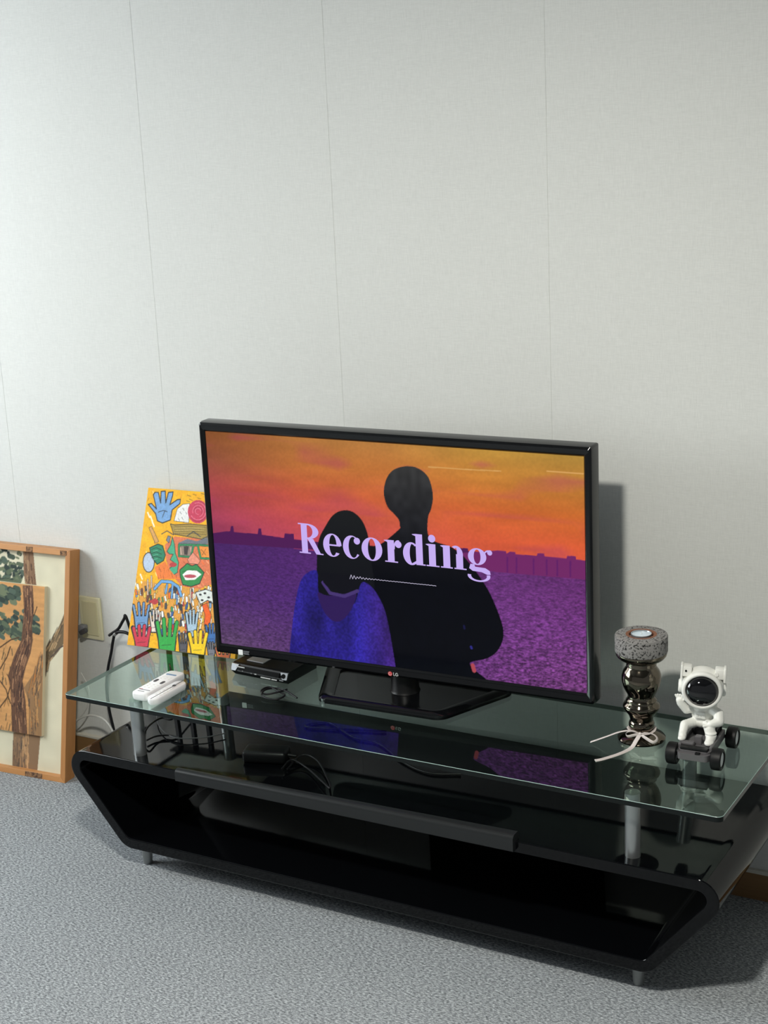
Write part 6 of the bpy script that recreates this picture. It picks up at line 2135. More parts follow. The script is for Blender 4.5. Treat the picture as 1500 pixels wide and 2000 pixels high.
def carpet():
    m=mat('carpet',(140,145,150),.95,spec=.1); nt=m.node_tree; b=nt.nodes['Principled BSDF']; L=nt.links.new
    tc=node(nt,'ShaderNodeTexCoord'); mp=node(nt,'ShaderNodeMapping'); mp.inputs['Rotation'].default_value=(0,0,.5); mp.inputs['Scale'].default_value=(1,1.9,1); L(tc.outputs['Object'],mp.inputs['Vector'])
    a=node(nt,'ShaderNodeTexNoise',Scale=130.0,Detail=4.0,Roughness=.75); c=node(nt,'ShaderNodeTexNoise',Scale=9.0,Detail=3.0)
    L(mp.outputs['Vector'],a.inputs['Vector']); L(tc.outputs['Object'],c.inputs['Vector'])
    rp=node(nt,'ShaderNodeValToRGB'); e=rp.color_ramp.elements
    e[0].position=.34; e[0].color=(*s2l((76,80,83)),1); e[1].position=.66; e[1].color=(*s2l((206,211,214)),1)
    x=e.new(.5); x.color=(*s2l((146,151,155)),1)
    L(a.outputs['Fac'],rp.inputs['Fac'])
    mr=node(nt,'ShaderNodeMapRange'); mr.inputs['To Min'].default_value=.92; mr.inputs['To Max'].default_value=1.06; L(c.outputs['Fac'],mr.inputs['Value'])
    mx=node(nt,'ShaderNodeMix',data_type='RGBA',blend_type='MULTIPLY'); mx.inputs['Factor'].default_value=1; L(rp.outputs['Color'],mx.inputs['A']); L(mr.outputs['Result'],mx.inputs['B']); L(mx.outputs['Result'],b.inputs['Base Color'])
    bp=[n for n in nt.nodes if n.type=='BUMP'][0]; L(a.outputs['Fac'],bp.inputs['Height']); bp.inputs['Strength'].default_value=.6; bp.inputs['Distance'].default_value=.003
    return m
def wood(name,c1,c2,sc=(6,60,60),rough=.5):
    m=mat(name,c1,rough); nt=m.node_tree; b=nt.nodes['Principled BSDF']; L=nt.links.new
    tc=node(nt,'ShaderNodeTexCoord'); mp=node(nt,'ShaderNodeMapping'); mp.inputs['Scale'].default_value=sc; n=node(nt,'ShaderNodeTexNoise',Scale=1.5,Detail=5.0)
    L(tc.outputs['Object'],mp.inputs['Vector']); L(mp.outputs['Vector'],n.inputs['Vector'])
    mx=node(nt,'ShaderNodeMix',data_type='RGBA'); mx.inputs['A'].default_value=(*s2l(c1),1); mx.inputs['B'].default_value=(*s2l(c2),1); L(n.outputs['Fac'],mx.inputs['Factor']); L(mx.outputs['Result'],b.inputs['Base Color'])
    return m
def speckle(name,c1,c2,sc,lo,hi,rough=.9,bump=.6):
    m=mat(name,c1,rough); nt=m.node_tree; b=nt.nodes['Principled BSDF']; L=nt.links.new
    tc=node(nt,'ShaderNodeTexCoord'); n=node(nt,'ShaderNodeTexNoise',Scale=sc,Detail=3.0,Roughness=.6); L(tc.outputs['Object'],n.inputs['Vector'])
    mr=node(nt,'ShaderNodeMapRange'); mr.inputs['From Min'].default_value=lo; mr.inputs['From Max'].default_value=hi; L(n.outputs['Fac'],mr.inputs['Value'])
    mx=node(nt,'ShaderNodeMix',data_type='RGBA'); mx.inputs['A'].default_value=(*s2l(c2),1); mx.inputs['B'].default_value=(*s2l(c1),1); L(mr.outputs['Result'],mx.inputs['Factor']); L(mx.outputs['Result'],b.inputs['Base Color'])
    bp=[x for x in nt.nodes if x.type=='BUMP'][0]; L(mr.outputs['Result'],bp.inputs['Height']); bp.inputs['Strength'].default_value=bump
    return m
def glass(name,tint,refl=True,R0=.14):
    m=bpy.data.materials.new(name); m.use_nodes=True; nt=m.node_tree; nt.nodes.clear(); L=nt.links.new
    o=node(nt,'ShaderNodeOutputMaterial'); t=node(nt,'ShaderNodeBsdfTransparent'); t.inputs['Color'].default_value=(*tint,1)
    if refl:
        g=node(nt,'ShaderNodeBsdfGlossy'); g.inputs['Roughness'].default_value=.0; g.inputs['Color'].default_value=(.74,.95,.85,1); lw=node(nt,'ShaderNodeLayerWeight'); lw.inputs['Blend'].default_value=.5
        pw=node(nt,'ShaderNodeMath',operation='POWER'); pw.inputs[1].default_value=5.0; L(lw.outputs['Facing'],pw.inputs[0])
        ff=node(nt,'ShaderNodeMapRange'); ff.inputs['To Min'].default_value=R0; ff.inputs['To Max'].default_value=1.0; L(pw.outputs[0],ff.inputs['Value'])
        x=node(nt,'ShaderNodeMixShader'); L(ff.outputs['Result'],x.inputs['Fac']); L(t.outputs[0],x.inputs[1]); L(g.outputs[0],x.inputs[2]); L(x.outputs[0],o.inputs[0])
    else: L(t.outputs[0],o.inputs[0])
    return m
def attr_mat(name,emit=0,rough=.6,spec=.3,grain=.3):
    m=mat(name,(0,0,0),rough,spec=spec,bump=(500,grain)); nt=m.node_tree; b=nt.nodes['Principled BSDF']
    a=node(nt,'ShaderNodeAttribute'); a.attribute_name='Col'
    if emit: nt.links.new(a.outputs['Color'],b.inputs['Emission Color']); b.inputs['Emission Strength'].default_value=emit; b.inputs['Base Color'].default_value=(.001,.001,.0012,1)
    else: nt.links.new(a.outputs['Color'],b.inputs['Base Color'])
    return m
M_WALL=wallpaper(); M_CARPET=carpet()
M_BASE=wood('baseboard_wood',(146,112,72),(122,90,56),(4,60,60)); M_CAP=mat('baseboard_cap',(206,202,190),.6)
M_WALL2=mat('plain_wall',(150,150,148),.85); M_PANE=mat('frosted_daylight',(235,238,240),.3,emit=(246,252,255),es=WIN_E)
M_CEIL=mat('ceiling_board',(120,122,122),.9)
M_GLOSS=mat('black_lacquer',(6,7,9),.035,spec=.3); M_GLOSSF=mat('black_lacquer_face',(14,15,19),.18,spec=.4)
M_STEEL=mat('satin_steel',(176,180,180),.32,metal=.85); M_FOOT=mat('foot_steel',(150,153,152),.42,metal=.6)
M_BAR=mat('grey_bar',(34,36,37),.3,spec=.35); M_BLK=mat('black_plastic',(10,11,12),.4,spec=.35); M_BLKG=mat('black_gloss_plastic',(10,11,13),.12)
M_DGR=mat('dark_grey_plastic',(62,64,66),.5); M_RUB=mat('cable_black',(9,9,11),.5,spec=.3); M_WCAB=mat('cable_white',(196,196,190),.5)
M_GT=glass('glass_top_face',(.88,.96,.92)); M_GB=glass('glass_under_face',(.93,.97,.955),False)
M_GE=mat('glass_edge',(5,13,12),.12,spec=.35); M_GR=mat('glass_rim_highlight',(150,176,170),.25,spec=.6)  # pale rim colour paints the highlight line along the glass chamfer
M_WHITE=mat('white_plastic',(240,240,240),.35); M_WHITE2=mat('white_vinyl',(232,232,226),.45); M_GREY=mat('grey_print',(120,122,126),.5); M_DKP=mat('dark_print',(58,60,66),.5)
M_CHR=mat('chrome',(210,210,210),.12,metal=1); M_BRONZE=mat('bronze_mirror',(112,104,92),.09,metal=1)
M_STONE=speckle('pitted_stone',(138,136,134),(26,26,26),210,.40,.46); M_RUST=mat('rust_ring',(128,84,62),.7); M_WAX=mat('wax',(214,228,238),.4); M_TIN=mat('tin',(190,196,200),.3,metal=.8)
M_RIB=mat('ribbon',(206,196,192),.6); M_PLATE=mat('outlet_plate',(224,219,184),.45); M_PLATE2=mat('outlet_inset',(208,202,164),.5)
M_OAK=wood('frame_oak',(196,140,84),(168,112,62),(50,7,50),.5); M_OAKS=wood('frame_oak_shaded',(150,104,62),(120,80,46),(60,7,60),.5); M_BARK=speckle('bark_paint',(150,112,78),(70,50,40),120,.35,.6)  # second oak is an unused darker copy with shade in its colour
M_SCREEN=attr_mat('screen_picture',1.0,.14,.12,0.0); M_PAINTM=attr_mat('canvas_paint',0,.55,.3,.5); M_PINE=attr_mat('pine_paint',0,.7,.2,.4)
M_TXT=mat('screen_text',(0,0,0),.3,emit=(196,172,240)); M_WAVE=mat('screen_line',(0,0,0),.3,emit=(196,190,214)); M_CREAM=mat('cream_edge',(222,214,188),.7); M_YEL=mat('canvas_edge',(236,190,40),.7)
M_RED=mat('logo_red',(196,70,72),.4,emit=(120,30,34),es=.4); M_LGT=mat('logo_grey',(190,190,190),.4)  # logo red carries a faint added glow
# ------------------------------------------------------------------ room
WY=.010
tag(MB().box((-.2,-2.2,-.03),(6.4,4.6,.06)).build('floor',M_CARPET),kind='structure')
tag(MB().box((-.2,-2.2,CEIL+.03),(6.4,4.6,.06)).build('ceiling',M_CEIL),kind='structure')
wall=tag(MB().box((-.2,WY+.056,CEIL/2),(6.4,.11,CEIL)).build('wall_back',M_WALL),kind='structure')
SEAM=[-3.4,-2.768,-2.211,-1.654,-1.0966,-.5407,.017,.575,1.132,1.69,2.247,3.0]
for i,(a,b) in enumerate(zip(SEAM,SEAM[1:])):
    m=MB()
    # each strip laps its neighbour by a few millimetres, with a faint raised glue line at the lap
    m.box(((a+b)/2,WY,CEIL/2),(b-a,.0018,CEIL-.002),bev=.0007,seg=1); o=m.build('wallpaper_strip',M_WALL,wall)
bb=tag(MB().box((-.2,.0055,.033),(6.4,.011,.066)).build('baseboard_back',M_BASE),kind='structure')
MB().box((-.2,.0045,.0705),(6.4,.013,.009),bev=.002).build('cap_strip',M_CAP,bb)
for i,(x,y,r,E,lab) in enumerate(LAMPS):
    t=thing('ceiling_lamp',lab,'lamp',(x,y,CEIL))
    MB().lathe([(r+.004,-.012),(r+.016,-.012),(r+.020,-.004),(r+.020,0),(r*.9,0)],seg=36).build('housing',M_WHITE,t,smooth=40)
    MB().lathe([(r,-.0135),(r*.96,-.0140),(0,-.0140)],seg=36).build('diffuser',mat('lamp_diffuser',(250,250,250),.5,emit=(255,252,242),es=E),t)
# left wall with the daylit window (outside the frame, lights the left of the wall)
WX=-2.75; wy0,wy1,wz0,wz1=WINDOW
YZ=Matrix(((0,0,1,0),(1,0,0,0),(0,1,0,0),(0,0,0,1)))
tag(MB().prism([(-4.5,0),(WY,0),(WY,CEIL),(-4.5,CEIL)],WX-.12,WX,YZ,[[(wy0,wz0),(wy1,wz0),(wy1,wz1),(wy0,wz1)]]).build('wall_left',M_WALL2),kind='structure')
wn=link(bpy.data.objects.new('window_1',None)); tag(wn,'white framed window with frosted panes in the left wall',kind='structure')
fw=.05
for y0,y1,z0,z1 in ((wy0,wy0+fw,wz0,wz1),(wy1-fw,wy1,wz0,wz1),(wy0+fw,wy1-fw,wz0,wz0+fw),(wy0+fw,wy1-fw,wz1-fw,wz1),((wy0+wy1)/2-.025,(wy0+wy1)/2+.025,wz0+fw,wz1-fw)):
    MB().box((WX-.05,(y0+y1)/2,(z0+z1)/2),(.05,y1-y0,z1-z0),bev=.004).build('window_frame',M_WHITE,wn)
for y0,y1 in ((wy0+fw,(wy0+wy1)/2-.025),((wy0+wy1)/2+.025,wy1-fw)):
    MB().box((WX-.055,(y0+y1)/2,(wz0+wz1)/2),(.006,y1-y0,wz1-wz0-2*fw)).build('window_pane',M_PANE,wn)
# ------------------------------------------------------------------ tv console
CX=-.25; ZG=.4565; ZC=.302; ZB=.061; YF=-.498; YB=-.020; TH=.027
con=thing('tv_console','low black lacquered television console with flared ends and a glass top on steel pillars','tv console',(CX,0,0))
def prof(off):
    # trapezoid section, offset inwards by off
    A=Vector((.888,ZC)); B=Vector((.687,ZB)); d=(B-A).normalized(); n=Vector((-d.y,d.x)); n=n if n.x<0 else -n
    def sx(z): p=A+n*off; t=(z-p.y)/d.y; return p.x+d.x*t
    zt,zb=ZC-off,ZB+off; a,b=sx(zt),sx(zb)
    return fillet([(-b,zb),(b,zb),(a,zt),(-a,zt)],[max(.05-off*.9,.012),max(.05-off*.9,.012),max(.047-off,.018),max(.047-off,.018)],10)
MX=Matrix.Rotation(PI/2,4,'X')     # polygon (x,z) extruded along -y
po,pi_=prof(0),prof(TH)
m=MB(); n=len(po)
def ring(pts,y): return [m.bm.verts.new((x,y,z)) for x,z in pts]
of,ob,nf,nb=ring(po,YF),ring(po,YB),ring(pi_,YF),ring(pi_,YB)
for i in range(n):
    j=(i+1)%n
    m.bm.faces.new((of[i],of[j],ob[j],ob[i])); m.bm.faces.new((nf[j],nf[i],nb[i],nb[j])); m.bm.faces.new((of[j],of[i],nf[i],nf[j])); m.bm.faces.new((ob[i],ob[j],nb[j],nb[i]))
body=m.build('body',[M_GLOSS],con,smooth=35,bevel=.0022)
MB().box((.16,YB-.010,(ZC+ZB)/2),(.47,.012,ZC-ZB-2*TH+.004)).build('back_panel',M_GLOSS,con)
# rounded bar along the front edge
m=MB(); x0,x1=-.755-CX,.139-CX
def bsec(y0,y1,z0,z1): return fillet([(YF+y0,ZC+z0),(YF+y1,ZC+z0),(YF+y1,ZC+z1),(YF+y0,ZC+z1)],[.003,.002,.005,min(.011,(z1-z0)*.4)],6)
vs0=[m.bm.verts.new((x0,y,z)) for y,z in bsec(-.006,.012,-.0265,.004)]; vs1=[m.bm.verts.new((x1,y,z)) for y,z in bsec(-.014,.016,-.020,.018)]; k=len(vs0)
for i in range(k): m.bm.faces.new((vs0[i],vs0[(i+1)%k],vs1[(i+1)%k],vs1[i]))
m.bm.faces.new(vs0); m.bm.faces.new(vs1[::-1]); bar=m.build('front_bar',M_BAR,con,smooth=50); bar['label']='dark grey rounded bar along the front top edge'
for sx in (-.645,.636):
    for yy in (-.455,-.10):
        MB().cyl((sx,yy,ZC+.0),(sx,yy,ZG-.0118),.0163,seg=32).build('pillar',M_STEEL,con,smooth=40)
for sx in (-.659,.644):
    for yy in (-.447,-.07): MB().lathe([(0,ZB+.002),(.0155,ZB+.002),(.0115,.002),(.0105,0),(0,0)],(sx,yy,0),seg=24).build('foot',M_FOOT,con,smooth=40)
# glass top: slab with separate faces for upper side, lower side, rim and edge
gx0,gx1,gy0,gy1=-1.0677-CX,.5943-CX,-.5187,-.0662; g0,g1=ZG-.0115,ZG
pol=rrect(gx0,gy0,gx1,gy1,.014,6); pin=rrect(gx0+.0009,gy0+.0009,gx1-.0009,gy1-.0009,.013,6)
m=MB(); a=[m.bm.verts.new((x,y,g0)) for x,y in pol]; b=[m.bm.verts.new((x,y,g1-.0009)) for x,y in pol]; c=[m.bm.verts.new((x,y,g1)) for x,y in pin]
f=m.bm.faces.new(c); f.material_index=0; f=m.bm.faces.new(a[::-1]); f.material_index=1; k=len(pol)
for i in range(k):
    j=(i+1)%k; f=m.bm.faces.new((a[i],a[j],b[j],b[i])); f.material_index=2; f=m.bm.faces.new((b[i],b[j],c[j],c[i])); f.material_index=3
gt=m.build('glass_top',[M_GT,M_GB,M_GE,M_GR],con,fix=False); gt['label']='greenish clear glass shelf with dark edges'
# slim black stand of upright posts under the glass
st=thing('cable_stand','small black slatted stand with upright posts under the glass below the yellow painting','stand',(-1.008,-.10,ZC))
MB().box((0,0,.003),(.150,.045,.006),bev=.001).build('base_plate',M_BLK,st); MB().box((0,0,.137),(.150,.045,.006),bev=.001).build('top_plate',M_BLK,st)
for dx in (-.053,0,.053): MB().box((dx,0,.070),(.0115,.012,.129),bev=.001).build('post',M_BLK,st)
# ------------------------------------------------------------------ television
tv=thing('television','flat black television showing a purple and orange sunset scene with the word Recording','television',(-.2918,-.235,ZG),.0437)
SW,SH=.9591,.5399; zs=.5406-ZG
outer=dict(l=-.4950,r=.5000,b=.5160-ZG,t=1.1045-ZG)
secs=[(0,.034),(0,.006),(.08,-.003),(.30,-.0065),(.75,-.0045),(.93,-.001),(1.0,.002)]
m=MB(); rings=[]
for t,y in secs:
    l=outer['l']*(1-t)+(-SW/2)*t; r_=outer['r']*(1-t)+(SW/2)*t; b_=outer['b']*(1-t)+zs*t; t_=outer['t']*(1-t)+(zs+SH)*t
    pts=fillet([(l,b_),(r_,b_),(r_,t_),(l,t_)],[max(.006*(1-t),.0006)]*4,4); rings.append([m.bm.verts.new((x,y,z)) for x,z in pts])
for p_,q_ in zip(rings,rings[1:]):
    for i in range(len(p_)): j=(i+1)%len(p_); m.bm.faces.new((p_[i],p_[j],q_[j],q_[i]))
m.build('bezel',M_BLKG,tv,smooth=30)
ow,oh=outer['r']-outer['l'],outer['t']-outer['b']; ox,oz=(outer['r']+outer['l'])/2,(outer['t']+outer['b'])/2
MB().box((ox,.0365,oz),(ow-.002,.013,oh-.002),bev=.004).build('rear_shell',M_DGR,tv,smooth=40)
MB().box((ox,.055,oz-.06),(ow*.62,.03,oh*.62),bev=.01).build('rear_housing',M_BLK,tv,smooth=40)
# screen picture
SKY=np.array([  # rows top->horizon, columns left->right (sRGB)
 [(128,76,42),(172,114,60),(186,128,66),(188,142,62),(178,138,62)],
 [(146,82,62),(186,110,58),(198,118,58),(200,128,56),(184,122,52)],
 [(168,72,74),(196,88,62),(202,98,58),(206,102,52),(198,104,46)],
 [(164,66,88),(196,78,82),(206,88,72),(214,92,58),(214,92,54)],
 [(140,56,92),(188,70,94),(208,84,82),(220,88,68),(222,86,64)]],float)
WAT=np.array([[(78,40,116),(86,42,124),(92,44,128),(106,50,132),(104,46,124)],[(84,46,124),(84,42,128),(92,44,130),(112,54,140),(118,56,142)],[(98,68,118),(92,56,124),(86,46,126),(108,54,132),(110,56,124)]],float)
def bil(T,fu,fv):
    r,c=T.shape[:2]; u=np.clip(fu,0,.9999)*(c-1); v=np.clip(fv,0,.9999)*(r-1); i=u.astype(int); j=v.astype(int); a=(u-i)[:,None]; b=(v-j)[:,None]
    return (T[j,i]*(1-a)+T[j,i+1]*a)*(1-b)+(T[j+1,i]*(1-a)+T[j+1,i+1]*a)*b
HZ=.267*1e4
def scr_bg(X,Y):
    u=X/(SW*1e4); sk=bil(SKY,u,1-(Y-HZ)/(SH*1e4-HZ)); wa=bil(WAT,u,1-Y/HZ)
    w=(vnoise(X,Y,62,26,1)-.5)*1.1+(vnoise(X,Y,28,14,2)-.5)*1.0; k=(.25+.5*(1-Y/HZ))*(.55+.6*u)
    wa=wa*np.array([.93,.98,.86])*(1+np.clip(w*k*.9,-.5,.6))[:,None]; sk=sk*(1+(vnoise(X,Y,700,160,3)-.5)*.10+(vnoise(X,Y,40,40,4)-.5)*.06)[:,None]
    pk=np.clip((vnoise(X,Y,900,230,8)-.6)*1.2,0,.35)[:,None]; sk=sk*(1-pk)+np.array([176,66,104])*pk
    return np.where((Y>HZ)[:,None],sk,wa)
def man(op,X,Y,C):  # lighter towards the head: reflection on the screen painted into the colour
    t=np.clip((Y-2200)/2700,0,1)[:,None]; k=.86+.28*vnoise(X,Y,120,160,5)[:,None]; return (np.array([3,4,12])*(1-t)+np.array([58,58,58])*t)*k
def hair(op,X,Y,C):
    t=np.clip((Y-1700)/2300,0,1)[:,None]; return np.array([12,13,20])*(1-t)+np.array([30,32,33])*t
def wool(op,X,Y,C):
    k=(.62+.7*vnoise(X,Y,260,900,6))*(.8+.4*vnoise(X,Y,36,36,7)); base=np.array([40,32,126]); r=np.clip((X-3900)/900,0,1)[:,None]
    return (base*(1-r)+np.array([56,32,104])*r)*k[:,None]
scr=printed('screen',0,SW,0,SH,620,349,scr_bg,SCREEN,M_SCREEN,tv,special={'m':man,'h':hair,'w':wool},flipy=.0012)
scr.location=(-SW/2,0,zs); scr['label']='lit screen with two people seen from behind against a sunset sky'
# ---- letters in a fat-face serif, drawn in units of the x-height
def arcring(cx,cy,ro,ri,a0,a1,n=30,ici=0):
    T=[R(a0+(a1-a0)*i/n) for i in range(n+1)]
    return [(cx+ro[0]*math.cos(t),cy+ro[1]*math.sin(t)) for t in T]+[(cx+ici+ri[0]*math.cos(t),cy+ri[1]*math.sin(t)) for t in reversed(T)]
def rect(x0,y0,x1,y1): return [(x0,y0),(x1,y0),(x1,y1),(x0,y1)]
def disc(cx,cy,r,n=18): return [(cx+r*math.cos(2*PI*i/n),cy+r*math.sin(2*PI*i/n)) for i in range(n)]
CAPH=1.38; S0,S1=.055,.055
def flag(x,y,w=.16): return [(x-w,y-.02),(x-w,y),(x,y+.02),(x+.05,y+.02),(x+.05,y-.10),(x,y-.08)]
def g_R(): return [rect(.14,0,.44,CAPH),rect(0,0,.58,S0),rect(0,CAPH-S0,.5,CAPH),arcring(.46,1.03,(.56,.35),(.26,.285),-90,90),rect(.40,CAPH-.07,.50,CAPH),rect(.40,.68,.50,.745),[(.44,.70),(.74,.70),(1.08,.06),(1.22,.05),(1.22,0),(.86,0)]]
def g_e(w): return [arcring(w/2,.5,(w/2,.53),(w*.20,.475),0,318,ici=.03),rect(w*.2,.47,w*.93,.54)]
def g_c(w): return [arcring(w/2,.5,(w/2,.53),(w*.26,.475),52,322,ici=.07),disc(w*.80,.80,.155)]
def g_o(w): return [arcring(w/2,.5,(w/2,.53),(w*.19,.475),0,360)]
def g_r(w): return [rect(.14,0,.46,1.0),rect(0,0,.62,S0),flag(.14,.98),arcring(.66,.60,(.24,.42),(.17,.34),75,180),disc(w-.15,.83,.155)]
def g_d(w): return [arcring(.40,.48,(.40,.51),(.14,.45),50,310,ici=.06),rect(.62,0,.94,CAPH),flag(.62,CAPH-.02),rect(.9,0,w,S0),[(.40,.94),(.66,.80),(.66,.88),(.45,.99)],[(.40,-.01),(.66,.10),(.66,.20),(.42,.05)]]
def g_i(w): return [rect(.13,0,.45,1.0),rect(0,0,w,S0),flag(.13,.98,.13),disc(.29,1.24,.17)]
def g_n(w): return [rect(.12,0,.44,1.0),rect(0,0,.55,S0),flag(.12,.98,.12),arcring(.72,.64,(.32,.39),(.05,.30),0,125),rect(.72,0,1.04,.66),rect(.63,0,w,S0)]
def g_g(w): return [arcring(.44,.64,(.42,.37),(.155,.315),0,360),[(.12,.30),(.30,.30),(.34,.19),(.80,.17),(1.0,.06),(1.04,-.10),(.90,-.12),(.62,-.02),(.22,.0),(.06,.10)],arcring(.50,-.20,(.52,.26),(.36,.19),-190,15),arcring(.98,.70,(.26,.27),(.20,.20),95,170),disc(1.02,.86,.115)]
txt=[(g_R,0,1.215),(g_e,1.23,.92),(g_c,2.22,.88),(g_o,3.14,1.01),(g_r,4.27,.82),(g_d,5.15,1.06),(g_i,6.25,.61),(g_n,6.93,1.19),(g_g,8.18,1.14)]
XH=.0535; u0,v0=.2425,.2585
for k,(g,dx,w) in enumerate(txt):
    m=MB(); L_=g() if g is g_R else g(w); e=0
    for P in L_:
        tri=tessellate_polygon([[Vector((x,y,0)) for x,y in P]]); e+=1
        V=[m.bm.verts.new((-SW/2+u0+(dx+x)*XH,-.0002-e*.00004,zs+v0+y*XH)) for x,y in P]
        for t in tri:
            try: m.bm.faces.new([V[i] for i in t])
            except ValueError: pass
    m.build('letter',M_TXT,tv)
m=MB(); random.seed(3); N=56; pts=[]
for i in range(N+1):
    t=i/N; amp=.0075*math.exp(-t*7)+.0006; pts.append((.3748+t*.2245,.2115+.0015*t+(amp*random.uniform(.5,1)*(1 if i%2 else -1))))
for (ax,ay),(bx,by) in zip(pts,pts[1:]):
    d=Vector((bx-ax,by-ay)).normalized()*.0006; nx_,ny_=-d.y,d.x
    V=[(-SW/2+x,-.0002,zs+y) for x,y in((ax+nx_,ay+ny_),(bx+nx_,by+ny_),(bx-nx_,by-ny_),(ax-nx_,ay-ny_))]; m.quad(V)
m.build('waveform_line',M_WAVE,tv)
# brand mark on the lower bezel, sticker at its left end
yb=-.0068; zl=.5252-ZG
lg=MB(); P=disc(-.0065,zl,.0056,28); V=[lg.bm.verts.new((x,yb,z)) for x,z in P]; lg.bm.faces.new(V); lo=lg.build('round_logo',M_RED,tv)
q=MB(); q.prism(arcring(-.0065,zl,(.0040,.0040),(.0031,.0031),90,360),yb-.0003,yb-.0001,Matrix(((1,0,0,0),(0,0,1,0),(0,1,0,0),(0,0,0,1)))).build('logo_ring',M_LGT,lo)
XZ=Matrix(((1,0,0,0),(0,0,1,0),(0,1,0,0),(0,0,0,1)))
q=MB()
for P in (rect(.002,zl-.004,.0035,zl+.004),rect(.002,zl-.004,.0065,zl-.0026),arcring(.0112,zl,(.0040,.0042),(.0024,.0027),45,330),rect(.0112,zl-.0008,.0152,zl+.0006),rect(.0138,zl-.003,.0152,zl+.0004)): q.prism(P,yb-.0006,yb-.0001,XZ)
q.build('logo_letters',M_LGT,tv)
zk=.5268-ZG
s_=MB().prism(rrect(-.4268,zk-.0068,-.4135,zk+.0068,.0015,3),yb-.0006,yb,XZ).build('sticker',M_WHITE,tv); s_['label']='small white square sticker'
q=MB()
for dz,w in((.004,.017),(.0005,.015),(-.003,.016)): q.prism(rect(-.4115,zk+dz-.001,-.4115+w,zk+dz+.0008),yb-.0006,yb,XZ)
q.build('sticker_lines',M_GREY,tv)
# stand
bp=fillet([(-.166,-.078),(.156,-.078),(.262,.150),(-.262,.150)],[.035,.035,.03,.03],7)
bi=fillet([(-.138,-.052),(.130,-.052),(.214,.128),(-.214,.128)],[.028,.028,.02,.02],7)
MB().prism(bp,.0005,.006).build('base_plate',M_BLKG,tv)
m=MB(); lv=[(0,.0005),(0,.010),(.25,.016),(.7,.017),(1,.010),(1,.006)]; rg=[]
for t,z in lv: rg.append([m.bm.verts.new((a[0]*(1-t)+b[0]*t,a[1]*(1-t)+b[1]*t,z)) for a,b in zip(bp,bi)])
for p_,q_ in zip(rg,rg[1:]):
    for i in range(len(p_)): j=(i+1)%len(p_); m.bm.faces.new((p_[i],p_[j],q_[j],q_[i]))
m.build('base_rim',M_BLKG,tv,smooth=50)
MB().lathe([(.037,.006),(.034,.012),(.032,.05),(.032,.10)],(0,.055,0),seg=32).build('neck',M_BLK,tv,smooth=50)
MB().lathe([(.0325,.052),(.0345,.054),(.0345,.062),(.0325,.064)],(0,.055,0),seg=32).build('neck_ring',M_CHR,tv,smooth=40)
# ------------------------------------------------------------------ framed pine picture leaning on the wall
fr=thing('framed_picture','wooden framed pine tree picture leaning on the wall at the left of the console','picture',mat=plane_matrix(PL_FRAME))
FW,FH,FD,RW=.46,.662,.045,.0165
def rail(pts,z0,z1,mt):
    m=MB(); m.prism(pts,z0,z1); o=m.build('frame_rail',mt,fr,bevel=.001); return o
M_OAKH=wood('frame_oak_horizontal',(204,148,92),(178,122,70),(7,50,50),.5)
rail([(0,0),(0,FH),(-RW,FH-RW),(-RW,RW)],-FD,0,M_OAK); rail([(-FW,0),(-FW,FH),(-FW+RW,FH-RW),(-FW+RW,RW)],-FD,0,M_OAK)
rail([(-FW,FH),(0,FH),(-RW,FH-RW),(-FW+RW,FH-RW)],-FD,0,M_OAKH); rail([(-FW,0),(0,0),(-RW,RW),(-FW+RW,RW)],-FD,0,M_OAKH)
def pt_patch(x0,x1,y0,y1):
    random.seed(int(abs(x0)*1e4)); n=9; P=[(x0+(x1-x0)*i/n,y0) for i in range(n+1)]+[(x1-(x1-x0)*i/n+random.uniform(-.002,.002)*(0<i<n),y1) for i in range(n+1)]
    m=MB(); m.prism(P,.0001,.0007); return m.build('painted_bark',M_BARK,fr)
pt_patch(-.153,-.130,FH-RW+.0005,FH-.001); pt_patch(-.140,-.080,.001,RW-.001); pt_patch(-.034,-.012,FH-RW+.0005,FH-.002)
MB().box((-FW/2,FH/2,-.0285),(FW-.02,FH-.02,.012)).build('backing_panel',M_CREAM,fr)
def cream_bg(X,Y): 
    k=.97+.06*vnoise(X,Y,300,300,11); return np.array([216,210,184])*k[:,None]
def board_bg(X,Y):
    k=.94+.12*vnoise(X,Y,500,60,12)+.05*(vnoise(X,Y,60,20,13)-.5); return np.array([204,152,98])*k[:,None]
printed('painted_ground',-FW+RW,-RW,RW,FH-RW,200,300,cream_bg,PCREAM,M_PINE,fr,z=-.022)
bd=MB().box(((-FW+.078-.0930)/2,.335,-.0165),(FW-.078-.0930,.430,.0118)).build('inner_board',M_CREAM,fr); bd['label']='raised tan board with a painted pine trunk'
b2=printed('board_painting',-FW+.078,-.0930,.120,.550,160,230,board_bg,PBOARD,M_PINE,bd,z=-.0102)
# ------------------------------------------------------------------ yellow canvas painting
pc=thing('canvas_painting','bright yellow canvas painting of faces and raised hands leaning behind the television','painting',mat=plane_matrix(PL_PAINT))
PW=.333
MB().box((PW/2,PAINT_H/2,-.0065),(PW,PAINT_H,.012),bev=.0015).build('canvas',M_YEL,pc)
def paint_bg(X,Y):
    k=vnoise(X,Y,130,60,21)[:,None]; j=vnoise(X,Y,50,120,22)[:,None]
    c=np.array([250,190,24])*(1-k)+np.array([240,168,16])*k; return c*(1-.3*np.clip(j-.6,0,1))+np.array([255,235,150])*.3*np.clip(j-.6,0,1)
def daub(X,Y,C): return C*(.93+.14*vnoise(X,Y,22,22,23)[:,None])
printed('painted_face',.0005,PW-.0005,.0005,PAINT_H-.0005,250,320,paint_bg,PAINT,M_PAINTM,pc,z=.0004,post=daub)
